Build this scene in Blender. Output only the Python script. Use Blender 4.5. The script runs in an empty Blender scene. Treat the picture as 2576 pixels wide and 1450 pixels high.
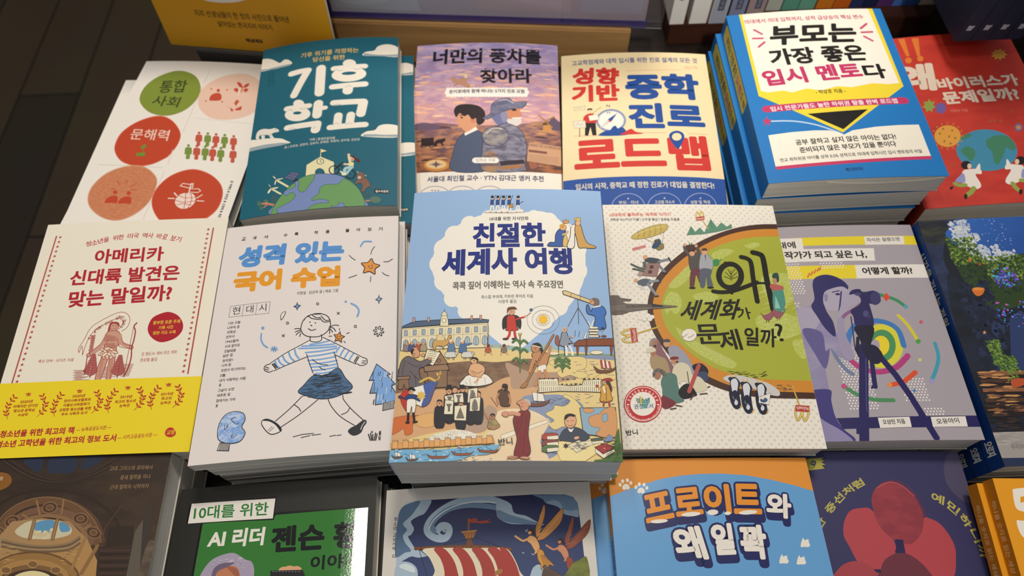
import bpy, bmesh, math, random
from mathutils import Matrix, Vector, geometry
PI=math.pi; R=math.radians
C=bpy.context.scene.collection
scene=bpy.context.scene
# ------------------------------------------------------------------ camera
PITCH,ROLL,CAM_H=1.071990,-0.038204,0.565
f=Vector((0,math.cos(PITCH),-math.sin(PITCH))); r0=Vector((1,0,0)); u0=r0.cross(f)
rt=r0*math.cos(ROLL)+u0*math.sin(ROLL); up=u0*math.cos(ROLL)-r0*math.sin(ROLL)
cam_data=bpy.data.cameras.new('camera'); cam=bpy.data.objects.new('camera',cam_data); C.objects.link(cam)
cam.matrix_world=Matrix(((rt.x,up.x,-f.x,0),(rt.y,up.y,-f.y,0),(rt.z,up.z,-f.z,CAM_H),(0,0,0,1)))
cam_data.sensor_width=36; cam_data.lens=36*1717/2576; cam_data.clip_start=.02
cam_data.dof.use_dof=True; cam_data.dof.focus_distance=.50; cam_data.dof.aperture_fstop=6.5
scene.camera=cam
# ------------------------------------------------------------------ light
world=bpy.data.worlds.new('store_light'); scene.world=world; world.use_nodes=True
world.node_tree.nodes['Background'].inputs[0].default_value=(.96,.97,1,1)
world.node_tree.nodes['Background'].inputs[1].default_value=.34
def area(name,loc,target,sx,sy,power,col):
    d=bpy.data.lights.new(name,'AREA'); d.shape='RECTANGLE'; d.size=sx; d.size_y=sy; d.energy=power; d.color=col
    o=bpy.data.objects.new(name,d); C.objects.link(o); o.location=loc
    o.rotation_euler=(Vector(target)-Vector(loc)).to_track_quat('-Z','Y').to_euler(); return o
area('ceiling_panel',(.30,1.20,2.2),(0,.25,0),.45,.35,29,(1,.925,.82))
area('ceiling_strip',(-.475,.53,2.2),(-.475,.53,0),.15,.5,9,(1,.94,.84))
sp=bpy.data.lights.new('added_shelf_spot','SPOT'); sp.energy=95; sp.color=(1,.92,.80); sp.spot_size=R(21); sp.spot_blend=.5; sp.shadow_soft_size=.06  # added spot, cone narrowed to lift the upright spines, poster and riser front
so=bpy.data.objects.new('added_shelf_spot',sp); C.objects.link(so); so.location=(.15,-.75,1.75); so.rotation_euler=(Vector((.14,.80,.06))-Vector(so.location)).to_track_quat('-Z','Y').to_euler()

vs=scene.view_settings; vs.view_transform='Standard'; vs.look='None'; vs.exposure=-.06; vs.gamma=1; vs.use_curve_mapping=False
# ------------------------------------------------------------------ materials
def lin(h):
    h=h.lstrip('#'); o=[]
    for i in (0,2,4):
        c=int(h[i:i+2],16)/255; o.append(c/12.92 if c<=.04045 else ((c+.055)/1.055)**2.4)
    return o
def new_mat(name,rough=.5,spec=.3):
    m=bpy.data.materials.new(name); m.use_nodes=True; n=m.node_tree.nodes; b=n['Principled BSDF']
    b.inputs['Roughness'].default_value=rough; b.inputs['Specular IOR Level'].default_value=spec
    return m,n,m.node_tree.links,b
def ink_mat(name,rough,spec,bump=0):
    m,n,k,b=new_mat(name,rough,spec)
    a=n.new('ShaderNodeAttribute'); a.attribute_name='ink'
    a2=n.new('ShaderNodeAttribute'); a2.attribute_name='ink_b'
    g=n.new('ShaderNodeAttribute'); g.attribute_name='grain'
    tc=n.new('ShaderNodeTexCoord'); mp=n.new('ShaderNodeMapping'); mp.inputs['Scale'].default_value=(1,2.2,1)
    no=n.new('ShaderNodeTexNoise'); no.inputs['Detail'].default_value=4; no.inputs['Roughness'].default_value=.6
    rp=n.new('ShaderNodeMapRange'); rp.inputs['From Min'].default_value=.40; rp.inputs['From Max'].default_value=.60
    mx=n.new('ShaderNodeMix'); mx.data_type='RGBA'
    k.new(tc.outputs['Object'],mp.inputs['Vector']); k.new(mp.outputs[0],no.inputs['Vector']); k.new(g.outputs['Fac'],no.inputs['Scale'])
    k.new(no.outputs['Fac'],rp.inputs['Value']); k.new(rp.outputs[0],mx.inputs['Factor'])
    k.new(a.outputs['Color'],mx.inputs['A']); k.new(a2.outputs['Color'],mx.inputs['B']); k.new(mx.outputs['Result'],b.inputs['Base Color'])
    if bump:
        bn=n.new('ShaderNodeTexNoise'); bn.inputs['Scale'].default_value=700; bu=n.new('ShaderNodeBump'); bu.inputs['Strength'].default_value=bump; bu.inputs['Distance'].default_value=.0004
        k.new(tc.outputs['Object'],bn.inputs['Vector']); k.new(bn.outputs['Fac'],bu.inputs['Height']); k.new(bu.outputs[0],b.inputs['Normal'])
    return m
INK=ink_mat('printed_card',.5,.25); FOIL=ink_mat('glossy_foil_print',.06,.6,.05); GLOSS=ink_mat('laminated_print',.28,.4)
def page_mat(name,c1,c2):
    m,n,k,b=new_mat(name,.8,.1)
    tc=n.new('ShaderNodeTexCoord'); mp=n.new('ShaderNodeMapping'); mp.inputs['Scale'].default_value=(6,6,2600)
    no=n.new('ShaderNodeTexNoise'); no.inputs['Scale'].default_value=1; no.inputs['Detail'].default_value=3
    rp=n.new('ShaderNodeValToRGB'); rp.color_ramp.elements[0].position=.3; rp.color_ramp.elements[1].position=.7
    rp.color_ramp.elements[0].color=(*lin(c1),1); rp.color_ramp.elements[1].color=(*lin(c2),1)
    k.new(tc.outputs['Object'],mp.inputs['Vector']); k.new(mp.outputs[0],no.inputs['Vector']); k.new(no.outputs['Fac'],rp.inputs['Fac']); k.new(rp.outputs['Color'],b.inputs['Base Color'])
    return m
PAGE=page_mat('paper_pages','bcb8b0','e0dcd4')
def wood_mat(name,c1,c2,scale,rough=.5,stretch=(1,14,14)):
    m,n,k,b=new_mat(name,rough,.3)
    tc=n.new('ShaderNodeTexCoord'); mp=n.new('ShaderNodeMapping'); mp.inputs['Scale'].default_value=stretch
    no=n.new('ShaderNodeTexNoise'); no.inputs['Scale'].default_value=scale; no.inputs['Detail'].default_value=6; no.inputs['Distortion'].default_value=.6
    rp=n.new('ShaderNodeValToRGB'); rp.color_ramp.elements[0].position=.35; rp.color_ramp.elements[1].position=.68
    rp.color_ramp.elements[0].color=(*lin(c1),1); rp.color_ramp.elements[1].color=(*lin(c2),1)
    k.new(tc.outputs['Object'],mp.inputs['Vector']); k.new(mp.outputs[0],no.inputs['Vector']); k.new(no.outputs['Fac'],rp.inputs['Fac']); k.new(rp.outputs['Color'],b.inputs['Base Color'])
    return m
def plain(name,h,rough=.5,spec=.3): 
    m,n,k,b=new_mat(name,rough,spec)
    tc=n.new('ShaderNodeTexCoord'); no=n.new('ShaderNodeTexNoise'); no.inputs['Scale'].default_value=60
    mx=n.new('ShaderNodeMix'); mx.data_type='RGBA'; c=lin(h)
    mx.inputs['A'].default_value=(*[x*.93 for x in c],1); mx.inputs['B'].default_value=(*[min(1,x*1.07) for x in c],1)
    k.new(tc.outputs['Object'],no.inputs['Vector']); k.new(no.outputs['Fac'],mx.inputs['Factor']); k.new(mx.outputs['Result'],b.inputs['Base Color'])
    return m
# ------------------------------------------------------------------ object helpers
def tag(o,label=None,cat=None,group=None,kind=None):
    if label: o['label']=label
    if cat: o['category']=cat
    if group: o['group']=group
    if kind: o['kind']=kind
    return o
def empty(name,loc=(0,0,0),rot=(0,0,0)):
    o=bpy.data.objects.new(name,None); o.empty_display_size=.02; C.objects.link(o); o.location=loc; o.rotation_euler=rot; return o
def link(name,me,parent=None,mats=()):
    for m in mats: me.materials.append(m)
    o=bpy.data.objects.new(name,me); C.objects.link(o)
    if parent: o.parent=parent
    return o
def copy_tree(o):
    c=o.copy(); C.objects.link(c)
    for ch in list(o.children):
        k=ch.copy(); C.objects.link(k); k.parent=c
    return c
def box_bm(bm,x0,x1,y0,y1,z0,z1,bev=0):
    v=[bm.verts.new((x,y,z)) for z in (z0,z1) for y in (y0,y1) for x in (x0,x1)]
    fs=[bm.faces.new([v[i] for i in q]) for q in ((0,2,3,1),(4,5,7,6),(0,1,5,4),(2,6,7,3),(0,4,6,2),(1,3,7,5))]
    if bev:
        es=list({e for g in fs for e in g.edges}); bmesh.ops.bevel(bm,geom=es,offset=bev,segments=2,affect='EDGES')
def bm_obj(name,bm,mats,parent=None):
    me=bpy.data.meshes.new(name); bm.to_mesh(me); bm.free(); return link(name,me,parent,mats)
# ------------------------------------------------------------------ lettering
GLY={}
def load_text(strings):
    obs=[]
    for s in strings:
        cu=bpy.data.curves.new('lettering','FONT'); cu.body=s; cu.resolution_u=3
        o=bpy.data.objects.new('lettering',cu); C.objects.link(o); obs.append((s,o,cu))
    bpy.context.view_layer.update(); dg=bpy.context.evaluated_depsgraph_get()
    for s,o,cu in obs:
        me=bpy.data.meshes.new_from_object(o.evaluated_get(dg))
        vs=[(v.co.x,v.co.y) for v in me.vertices]; fs=[tuple(p.vertices) for p in me.polygons]
        bpy.data.meshes.remove(me); use={}
        for g in fs:
            for i in range(len(g)):
                a,b=g[i],g[(i+1)%len(g)]; use[(a,b)]=1
        bd=[e for e in use if (e[1],e[0]) not in use]
        ar=sum((vs[g[i]][0]*vs[g[(i+1)%len(g)]][1]-vs[g[(i+1)%len(g)]][0]*vs[g[i]][1]) for g in fs for i in range(len(g)))
        if ar<0: bd=[(b,a) for a,b in bd]
        GLY[s]=(vs,fs,bd)
    for s,o,cu in obs: bpy.data.objects.remove(o); bpy.data.curves.remove(cu)
# ------------------------------------------------------------------ printing on covers
def smooth(p,closed,n=5):
    m=len(p); o=[]
    for i in range(m if closed else m-1):
        if closed: a,b,c,d=p[i-1],p[i],p[(i+1)%m],p[(i+2)%m]
        else: a,b,c,d=p[max(i-1,0)],p[i],p[i+1],p[min(i+2,m-1)]
        for j in range(n):
            t=j/n; t2=t*t; t3=t2*t
            o.append(tuple(.5*(2*b[k]+(c[k]-a[k])*t+(2*a[k]-5*b[k]+4*c[k]-d[k])*t2+(3*b[k]-a[k]-3*c[k]+d[k])*t3) for k in (0,1)))
    if not closed: o.append(p[-1])
    return o
class Print:
    """flat ink shapes laid in thin layers on a cover that is W x L millimetres"""
    def __init__(s,W,L,hf): s.W,s.L,s.h=W,L,hf; s.v=[]; s.ca=[]; s.cb=[]; s.gr=[]; s.f=[]; s.fm=[]; s.z=0; s.mat=0; s.big=[]
    def col(s,c):
        q=c.split('.'); a=lin(q[0]); b=lin(q[1]) if len(q)>1 else a; return a,b,float(q[2]) if len(q)>2 else 60.
    def put(s,pts,faces,c,c2=None):
        """pts in mm; c colour spec, or per-point colours"""
        w,l=s.W/2-.05,s.L/2-.05; z=s.z
        xs=[p[0] for p in pts]; ys=[p[1] for p in pts]
        if not pts or max(xs)<-w or min(xs)>w or max(ys)<-l or min(ys)>l: return
        cols=c if isinstance(c,list) else [s.col(c)]*len(pts)
        if len(pts)<60000 and int((min(xs)/s.W+.5)*20)!=int((max(xs)/s.W+.5)*20):
            s.big.append((pts,faces,cols,z,s.mat)); return
        k=len(s.v)
        for p,q in zip(pts,cols):
            s.v.append((min(w,max(-w,p[0])),min(l,max(-l,p[1])),z)); s.ca.append(q[0]); s.cb.append(q[1]); s.gr.append(q[2])
        for g in faces: s.f.append(tuple(i+k for i in g)); s.fm.append(s.mat)
    def fill(s,p,c):
        tr=geometry.tessellate_polygon([[Vector((a,b,0)) for a,b in p]])
        s.put(p,[tuple(t) for t in tr],c)
    def stroke(s,p,c,w,closed=False):
        q=[p[0]]
        for a in p[1:]:
            if abs(a[0]-q[-1][0])+abs(a[1]-q[-1][1])>1e-4: q.append(a)
        if closed and len(q)>2 and abs(q[0][0]-q[-1][0])+abs(q[0][1]-q[-1][1])<1e-4: q.pop()
        p=q; m=len(p); r=w/2
        if m<2: return
        P=[]; F=[]
        def nrm(a,b):
            dx,dy=b[0]-a[0],b[1]-a[1]; d=math.hypot(dx,dy) or 1; return (-dy/d,dx/d)
        for i in range(m):
            n1=nrm(p[i-1],p[i]) if (i>0 or closed) else None; n2=nrm(p[i],p[(i+1)%m]) if (i<m-1 or closed) else None
            n1=n1 or n2; n2=n2 or n1; x,y=n1[0]+n2[0],n1[1]+n2[1]; d=x*x+y*y
            k=2/d if d>.6 else 1/math.sqrt(d) if d>1e-6 else 1
            P+= [(p[i][0]+x*k*r,p[i][1]+y*k*r),(p[i][0]-x*k*r,p[i][1]-y*k*r)]
        for i in range(m if closed else m-1):
            j=(i+1)%m; F.append((2*i,2*i+1,2*j+1,2*j))
        s.put(P,F,c)
        if not closed and w>.25:                                                # half-round ends
            for e,q in ((p[0],p[1]),(p[-1],p[-2])):
                a=math.atan2(e[1]-q[1],e[0]-q[0]); K=7
                s.put([(e[0]+r*math.cos(a-PI/2+PI*i/K),e[1]+r*math.sin(a-PI/2+PI*i/K)) for i in range(K+1)],[tuple(range(K+1))],c)
    def text(s,t,c,bold,ex,o,a,u):
        vs,fs,bd=GLY[t]
        if not vs: return
        x0=min(v[0] for v in vs); x1=max(v[0] for v in vs); y0=min(v[1] for v in vs); y1=max(v[1] for v in vs)
        la=math.hypot(*a); lu=math.hypot(*u); rb=bold*lu; r=rb+ex*lu
        ia,iu=min(.45,rb/la),min(.45,rb/lu); sx=(1-2*ia)/max(x1-x0,1e-6); sy=(1-2*iu)/max(y1-y0,1e-6)
        P=[(o[0]+a[0]*(ia+(v[0]-x0)*sx)+u[0]*(iu+(v[1]-y0)*sy), o[1]+a[1]*(ia+(v[0]-x0)*sx)+u[1]*(iu+(v[1]-y0)*sy)) for v in vs]
        s.put(P,fs,c)
        if r>0:
            flip=1 if a[0]*u[1]-a[1]*u[0]>0 else -1; nx={}; pv={}
            for i,j in bd: nx[i]=j; pv[j]=i
            off={}; Q=[]; F=[]
            def nrm(i,j):
                dx,dy=P[j][0]-P[i][0],P[j][1]-P[i][1]; d=math.hypot(dx,dy) or 1; return (dy/d*flip,-dx/d*flip)
            for i in nx:
                if i not in pv: continue
                n1=nrm(pv[i],i); n2=nrm(i,nx[i]); x,y=n1[0]+n2[0],n1[1]+n2[1]; d=x*x+y*y; k=2/d if d>.9 else 1.4/math.sqrt(d) if d>1e-6 else 1
                off[i]=len(Q); Q+=[P[i],(P[i][0]+x*k*r,P[i][1]+y*k*r)]
            for i,j in bd:
                if i in off and j in off: F.append((off[i],off[j],off[j]+1,off[i]+1))
            if bold>=.045 and r>.3:                                              # plump lettering: round the outer corners
                Q=[];F=[]
                def cross(i): 
                    ax,ay=P[i][0]-P[pv[i]][0],P[i][1]-P[pv[i]][1]; bx,by=P[nx[i]][0]-P[i][0],P[nx[i]][1]-P[i][1]; return (ax*by-ay*bx)*flip
                def corner(i,n1,other):
                    # outer point next to contour vertex i on the side of the edge whose normal is n1
                    if cross(i)>0: return (P[i][0]+n1[0]*r,P[i][1]+n1[1]*r)
                    x,y=n1[0]+other[0],n1[1]+other[1]; d=x*x+y*y; k=2/d if d>.9 else 1.4/math.sqrt(d) if d>1e-6 else 1
                    return (P[i][0]+x*k*r,P[i][1]+y*k*r)
                for i,j in bd:
                    if i not in pv or j not in nx or i not in nx or j not in pv: continue
                    n1=nrm(i,j); k=len(Q); Q+=[P[i],P[j],corner(j,n1,nrm(j,nx[j])),corner(i,n1,nrm(pv[i],i))]; F.append((k,k+1,k+2,k+3))
                for i in nx:
                    if i in pv and cross(i)>0:
                        n1=nrm(pv[i],i); n2=nrm(i,nx[i]); a1=math.atan2(n1[1],n1[0]); da=(math.atan2(n2[1],n2[0])-a1+PI)%(2*PI)-PI; K=max(1,int(abs(da)/.5)); k=len(Q)
                        Q+=[P[i]]+[(P[i][0]+r*math.cos(a1+da*m/K),P[i][1]+r*math.sin(a1+da*m/K)) for m in range(K+1)]; F.append(tuple(range(k,k+K+2)))
            s.put(Q,F,c)
    def run(s,ops):
        for op in ops:
            k=op.split(';'); s.z+=.0012
            def pts(t): n=[int(x)/10 for x in t.split(',')]; return [(n[i],n[i+1]) for i in range(0,len(n),2)]
            if k[0]=='P':
                p=pts(k[5]); p=smooth(p,True) if k[1]=='1' else p
                if k[2]: s.fill(p,k[2])
                if k[3]: s.z+=.0006; s.stroke(p,k[3],int(k[4])/10,True)
            elif k[0]=='L':
                p=pts(k[4]); p=smooth(p,False) if k[1]=='1' else p; s.stroke(p,k[2],int(k[3])/10)
            elif k[0]=='E':
                c,a,b=pts(k[4]); K=14 if math.hypot(*a)<2 else 32
                p=[(c[0]+a[0]*math.cos(2*PI*i/K)+b[0]*math.sin(2*PI*i/K),c[1]+a[1]*math.cos(2*PI*i/K)+b[1]*math.sin(2*PI*i/K)) for i in range(K)]
                if k[1]: s.put(p,[tuple(range(K))],k[1])
                if k[2]: s.z+=.0006; s.stroke(p,k[2],int(k[3])/10,True)
            elif k[0]=='T':
                o,a,u=pts(k[4]); s.text(k[5],k[1],float(k[2]),float(k[3]),o,a,u)
            elif k[0]=='G':
                a,b=pts(k[4]); p=pts(k[5]); p=smooth(p,True) if k[1]=='1' else p; d=(b[0]-a[0],b[1]-a[1]); dd=d[0]**2+d[1]**2
                c1,c2=s.col(k[2]),s.col(k[3]); cs=[]
                # cut into strips along the gradient so that the colours blend evenly
                for v in p:
                    t=min(1,max(0,((v[0]-a[0])*d[0]+(v[1]-a[1])*d[1])/dd)); cs.append(tuple([x+(y-x)*t for x,y in zip(c1[i],c2[i])] for i in (0,1))+(c1[2],))
                tr=geometry.tessellate_polygon([[Vector((x,y,0)) for x,y in p]]); s.put(p,[tuple(t) for t in tr],cs)
            elif k[0]=='D':                                                   # staggered dots inside a box
                r,dx,dy,x0,y0,x1,y1=[int(x)/10 for x in k[2].split(',')]; j=0; y=y0
                while y<y1:
                    x=x0+(dx/2 if j%2 else 0)
                    while x<x1:
                        s.put([(x+r*math.cos(PI*i/4),y+r*math.sin(PI*i/4)) for i in range(8)],[tuple(range(8))],k[1]); x+=dx
                    y+=dy; j+=1
            elif k[0]=='R':                                                   # scattered brush marks inside a box
                rng=random.Random(int(k[3])); cs=k[2].split('/'); zb=s.z; x0,y0,x1,y1,q0,q1=[int(x)/10 for x in k[5].split(',')]; s.z+=.003
                for i in range(int(k[4])):
                    x,y,q=rng.uniform(x0,x1),rng.uniform(y0,y1),rng.uniform(q0,q1); s.z=zb+(i%40)*.0006; c=rng.choice(cs)
                    if k[1]=='lens':
                        u=q*rng.uniform(.12,.22); s.put([(x-q,y),(x-q*.4,y+u),(x+q*.3,y+u*.8),(x+q,y-u*.2),(x+q*.2,y-u*.7),(x-q*.5,y-u*.6)],[tuple(range(6))],c)
                    elif k[1]=='dash':
                        a=rng.uniform(-.35,.35); s.stroke([(x-q*math.cos(a),y-q*math.sin(a)),(x+q*math.cos(a),y+q*math.sin(a))],c,.35)
                    else:
                        s.put([(x+q*rng.uniform(.6,1)*math.cos(j*PI/4),y+q*rng.uniform(.5,1)*math.sin(j*PI/4)) for j in range(8)],[tuple(range(8))],c)
            elif k[0]=='K':                                                   # row of small stars
                n=int(k[2]); r,x0,y0,x1,y1=[int(x)/10 for x in k[3].split(',')]
                for i in range(n):
                    x,y=x0+(x1-x0)*i/(n-1),y0+(y1-y0)*i/(n-1)
                    p=[(x+(r if j%2==0 else r*.42)*math.sin(j*PI/5),y+(r if j%2==0 else r*.42)*math.cos(j*PI/5)) for j in range(10)]; s.fill(p,k[1])
            elif k[0]=='@': s.mat={'ink':0,'foil':1,'gloss':2}[k[1]]
    def finish(s,z0):
        """bend everything to the cover; returns lists in metres"""
        if s.big:
            bm=bmesh.new(); la=bm.verts.layers.float_color.new('a'); lb=bm.verts.layers.float_color.new('b'); lg=bm.verts.layers.float.new('g')
            for pts,faces,cols,z,m in s.big:
                vv=[]
                for p,q in zip(pts,cols):
                    v=bm.verts.new((p[0],p[1],z)); v[la]=(*q[0],1); v[lb]=(*q[1],1); v[lg]=q[2]; vv.append(v)
                for g in faces:
                    try: bm.faces.new([vv[i] for i in g]).material_index=m
                    except ValueError: pass
            w,l=s.W/2-.05,s.L/2-.05
            def cut(co,no,clear=False):
                bmesh.ops.bisect_plane(bm,geom=bm.verts[:]+bm.edges[:]+bm.faces[:],dist=1e-5,plane_co=co,plane_no=no,clear_outer=clear)
            cut((w,0,0),(1,0,0),True); cut((-w,0,0),(-1,0,0),True); cut((0,l,0),(0,1,0),True); cut((0,-l,0),(0,-1,0),True)
            for i in range(1,20): cut((-s.W/2+s.W*i/20,0,0),(1,0,0))
            k=len(s.v); bm.verts.index_update()
            for v in bm.verts: s.v.append(tuple(v.co)); s.ca.append(tuple(v[la])[:3]); s.cb.append(tuple(v[lb])[:3]); s.gr.append(v[lg])
            for g in bm.faces: s.f.append(tuple(v.index+k for v in g.verts)); s.fm.append(g.material_index)
            bm.free()
        out=[(x*1e-3,y*1e-3,z0+s.h(x*1e-3)+(z+.02)*1e-3) for x,y,z in s.v]
        return out
def mesh_ink(name,v,f,ca,cb,gr,fm,mats):
    me=bpy.data.meshes.new(name); me.from_pydata(v,[],f)
    for m in mats: me.materials.append(m)
    a=me.attributes.new('ink','FLOAT_COLOR','POINT'); a.data.foreach_set('color',[x for c in ca for x in (*c,1)])
    a=me.attributes.new('ink_b','FLOAT_COLOR','POINT'); a.data.foreach_set('color',[x for c in cb for x in (*c,1)])
    a=me.attributes.new('grain','FLOAT','POINT'); a.data.foreach_set('value',list(gr))
    me.polygons.foreach_set('material_index',fm); me.update(); return me
def extrude_profile(prof,y0,y1,cols,V,F,CA,CB,GR,FM,mat=0):
    """closed x-z profile swept along y, flat colour per profile segment"""
    m=len(prof)
    for i in range(m):
        j=(i+1)%m; k=len(V); c=cols[i]
        V+=[(prof[i][0],y0,prof[i][1]),(prof[j][0],y0,prof[j][1]),(prof[j][0],y1,prof[j][1]),(prof[i][0],y1,prof[i][1])]
        CA+=[c[0]]*4; CB+=[c[1]]*4; GR+=[c[2]]*4; F.append((k,k+1,k+2,k+3)); FM.append(mat)
def make_book(name,W,L,t,A,ops,spine_col,spine_ops=(),cover_mat=0,page=None,back_col=None):
    """paperback: wrap-round cover (back, spine, front) + page block, origin at the middle of its underside; metres"""
    W,L=W*1e-3,L*1e-3
    NS=20
    def hf(u):                                                                  # bulge, bent along NS straight strips
        q=min(max((u/W+.5)*NS,0),NS); i=min(int(q),NS-1); g=lambda j:A*1e-3*4*(j/NS)*(1-j/NS)
        return g(i)+(g(i+1)-g(i))*(q-i)
    base='ffffff'
    for o in ops:
        if o[0]=='B': base=o[2:]
    root=empty(name); th=.00045; n=20
    pr=Print(W*1e3,L*1e3,hf); cf=pr.col(base); cs=pr.col(spine_col); cbk=pr.col(back_col or base); ce=pr.col('e9e2d4')
    us=[-W/2+W*i/n for i in range(n+1)]
    def card(z,out,down):                                                       # one board of card, bent like the book
        B=([],[],[],[],[],[]); V,F,CA,CB,GR,FM=B
        lo,up=(ce,out) if not down else (out,ce)
        prof=[(u,z+hf(u)) for u in reversed(us)]+[(u,z+th+hf(u)) for u in us]
        extrude_profile(prof,-L/2,L/2,[lo]*n+[out]+[up]*n+[ce],V,F,CA,CB,GR,FM,cover_mat)
        for y in (-L/2,L/2):
            for i in range(n):
                k=len(V); V+=[(us[i],y,z+hf(us[i])),(us[i+1],y,z+hf(us[i+1])),(us[i+1],y,z+th+hf(us[i+1])),(us[i],y,z+th+hf(us[i]))]
                CA+=[out[0]]*4; CB+=[out[1]]*4; GR+=[out[2]]*4; F.append((k,k+1,k+2,k+3)); FM.append(cover_mat)
        return B
    mats=(INK,FOIL,GLOSS)
    link('back_cover',mesh_ink('back_cover',*card(0,cbk,True),mats),root)
    B=([],[],[],[],[],[]); V,F,CA,CB,GR,FM=B
    sp=[(-W/2,th),(-W/2,t-th),(-W/2+th,t-th),(-W/2+th,th)]
    extrude_profile(sp,-L/2,L/2,[cs,cs,ce,cs],V,F,CA,CB,GR,FM,cover_mat)
    for y in (-L/2,L/2):
        k=len(V); V+=[(x,y,z) for x,z in sp]; CA+=[cs[0]]*4; CB+=[cs[1]]*4; GR+=[60]*4; F.append((k,k+1,k+2,k+3)); FM.append(cover_mat)
    if spine_ops:
        # spine coordinates: x runs along the book from tail to head, y through the thickness from the front cover down
        spr=Print(1000,1000,lambda u:0.); spr.run(spine_ops); P=spr.finish(0); k=len(V)
        V+=[(-W/2-p[2],p[0],t+p[1]) for p in P]; CA+=spr.ca; CB+=spr.cb; GR+=spr.gr; FM+=spr.fm; F+=[tuple(i+k for i in g) for g in spr.f]
    link('spine',mesh_ink('spine',*B,mats),root)
    cut_at=next((i for i,o in enumerate(ops) if o[0]=='N'),len(ops)); band=ops[cut_at:]
    pr.mat=cover_mat; pr.run(ops[:cut_at]); P=pr.finish(t)
    V,F,CA,CB,GR,FM=card(t-th,cf,False); k=len(V)
    V+=P; CA+=pr.ca; CB+=pr.cb; GR+=pr.gr; FM+=pr.fm; F+=[tuple(i+k for i in g) for g in pr.f]
    link('front_cover',mesh_ink('front_cover',V,F,CA,CB,GR,FM,mats),root)
    if band:                                                                   # loose paper band round the foot of the book
        vt=int(band[0].split(';')[1])*1e-4; e=.0004; V,F,CA,CB,GR,FM=[],[],[],[],[],[]
        pb=Print(W*1e3,L*1e3,hf); c=pb.col(band[0].split(';')[2])
        out=[(u,-e+hf(u)) for u in reversed(us)]+[(-W/2-e,0),(-W/2-e,t)]+[(u,t+e+hf(u)) for u in us]+[(W/2+e,t),(W/2+e,t-.0005)]
        inn=[(u,t+e*.5+hf(u)) for u in reversed(us)]+[(-W/2-e*.5,t-.001),(-W/2-e*.5,.001)]+[(u,-e*.5+hf(u)) for u in us]
        extrude_profile(out+inn,-L/2-.0002,vt,[c]*len(out+inn),V,F,CA,CB,GR,FM)
        pb.run(band[1:]); P=pb.finish(t+e); k=len(V); V+=P; CA+=pb.ca; CB+=pb.cb; GR+=pb.gr; FM+=pb.fm; F+=[tuple(i+k for i in g) for g in pb.f]
        link('paper_band',mesh_ink('paper_band',V,F,CA,CB,GR,FM,(INK,FOIL,GLOSS)),root)['label']='printed yellow paper band'
    bm=bmesh.new(); a,b=-W/2+th,W/2-.0008; N=16; xs=[a+(b-a)*i/N for i in range(N+1)]; rings=[]
    M=8
    loop=[(x,th+hf(x)) for x in xs]+[(b-.0006*math.sin(PI*j/M),th+(t-2*th)*j/M+hf(b)) for j in range(1,M)]+[(x,t-th+hf(x)) for x in reversed(xs)]
    for y in (-L/2+.0007,L/2-.0007): rings.append([bm.verts.new((x,y,z)) for x,z in loop])
    m=len(loop)
    for i in range(m): bm.faces.new((rings[0][i],rings[0][(i+1)%m],rings[1][(i+1)%m],rings[1][i]))
    for q in rings:
        for i in range(N): bm.faces.new((q[i],q[i+1],q[2*N+M-i-1],q[2*N+M-i]))
        bm.faces.new(q[N:N+M+1])
    bmesh.ops.recalc_face_normals(bm,faces=bm.faces[:])
    bm_obj('page_block',bm,(page or PAGE,),root)
    return root

# ------------------------------------------------------------------ cover printing (millimetres x 10 from the middle of each cover)
SPINES={}
SPINES['parent']=['P;0;e2cf4e;;0;-100,-40,-100,-175,-70,-195,930,-195,960,-175,960,-40,930,-20,-70,-20', 'T;2a2410;.02;0;840,-160,-500,0,0,105;부모는 가장 좋은', 'T;c23a63;.02;0;310,-160,-220,0,0,105;입시 멘토', 'T;2a2410;.02;0;75,-160,-45,0,0,105;다', 'T;2a2410;.02;0;-5,-145,-80,0,0,75;박상호']
SPINES['fantasy']=['T;e8e4d8;.03;0;-860,-150,-110,0,0,110;오로지', 'T;c9c4b8;.03;0;800,-140,-700,0,0,90;시간을 건너는 정원']
SPINES['freud']=['P;0;6ba3d6;;0;-1100,-5,560,-5,520,-127,-1100,-127', 'T;2a3570;.03;0;520,-110,-420,0,0,80;시도하면 알수있는', 'P;0;e7902f;;0;560,-5,1100,-5,1100,-127,520,-127']
SPINES['orange']=['E;2b2620;;0;370,-62,38,0,0,38', 'T;efc98a;.02;0;930,-95,-480,0,0,55;하나둘 숫자로 읽는 세상', 'T;efc98a;.02;0;240,-100,-200,0,0,70;함께읽기']
SPINES['vol']=['E;2f3034;;0;-640,-80,45,0,0,45','T;d8d4cc;.02;0;-665,-98,50,0,0,36;05']
SPINES['greyvol']=['P;0;51566a;;0;-830,-45,-640,-45,-640,-115,-830,-115','T;8f95a8;.02;0;-815,-100,160,0,0,40;문학선']
SPINES['navyvol']=['T;c9ccd6;.03;0;-870,-55,0,-60,60,0;별']

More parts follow.
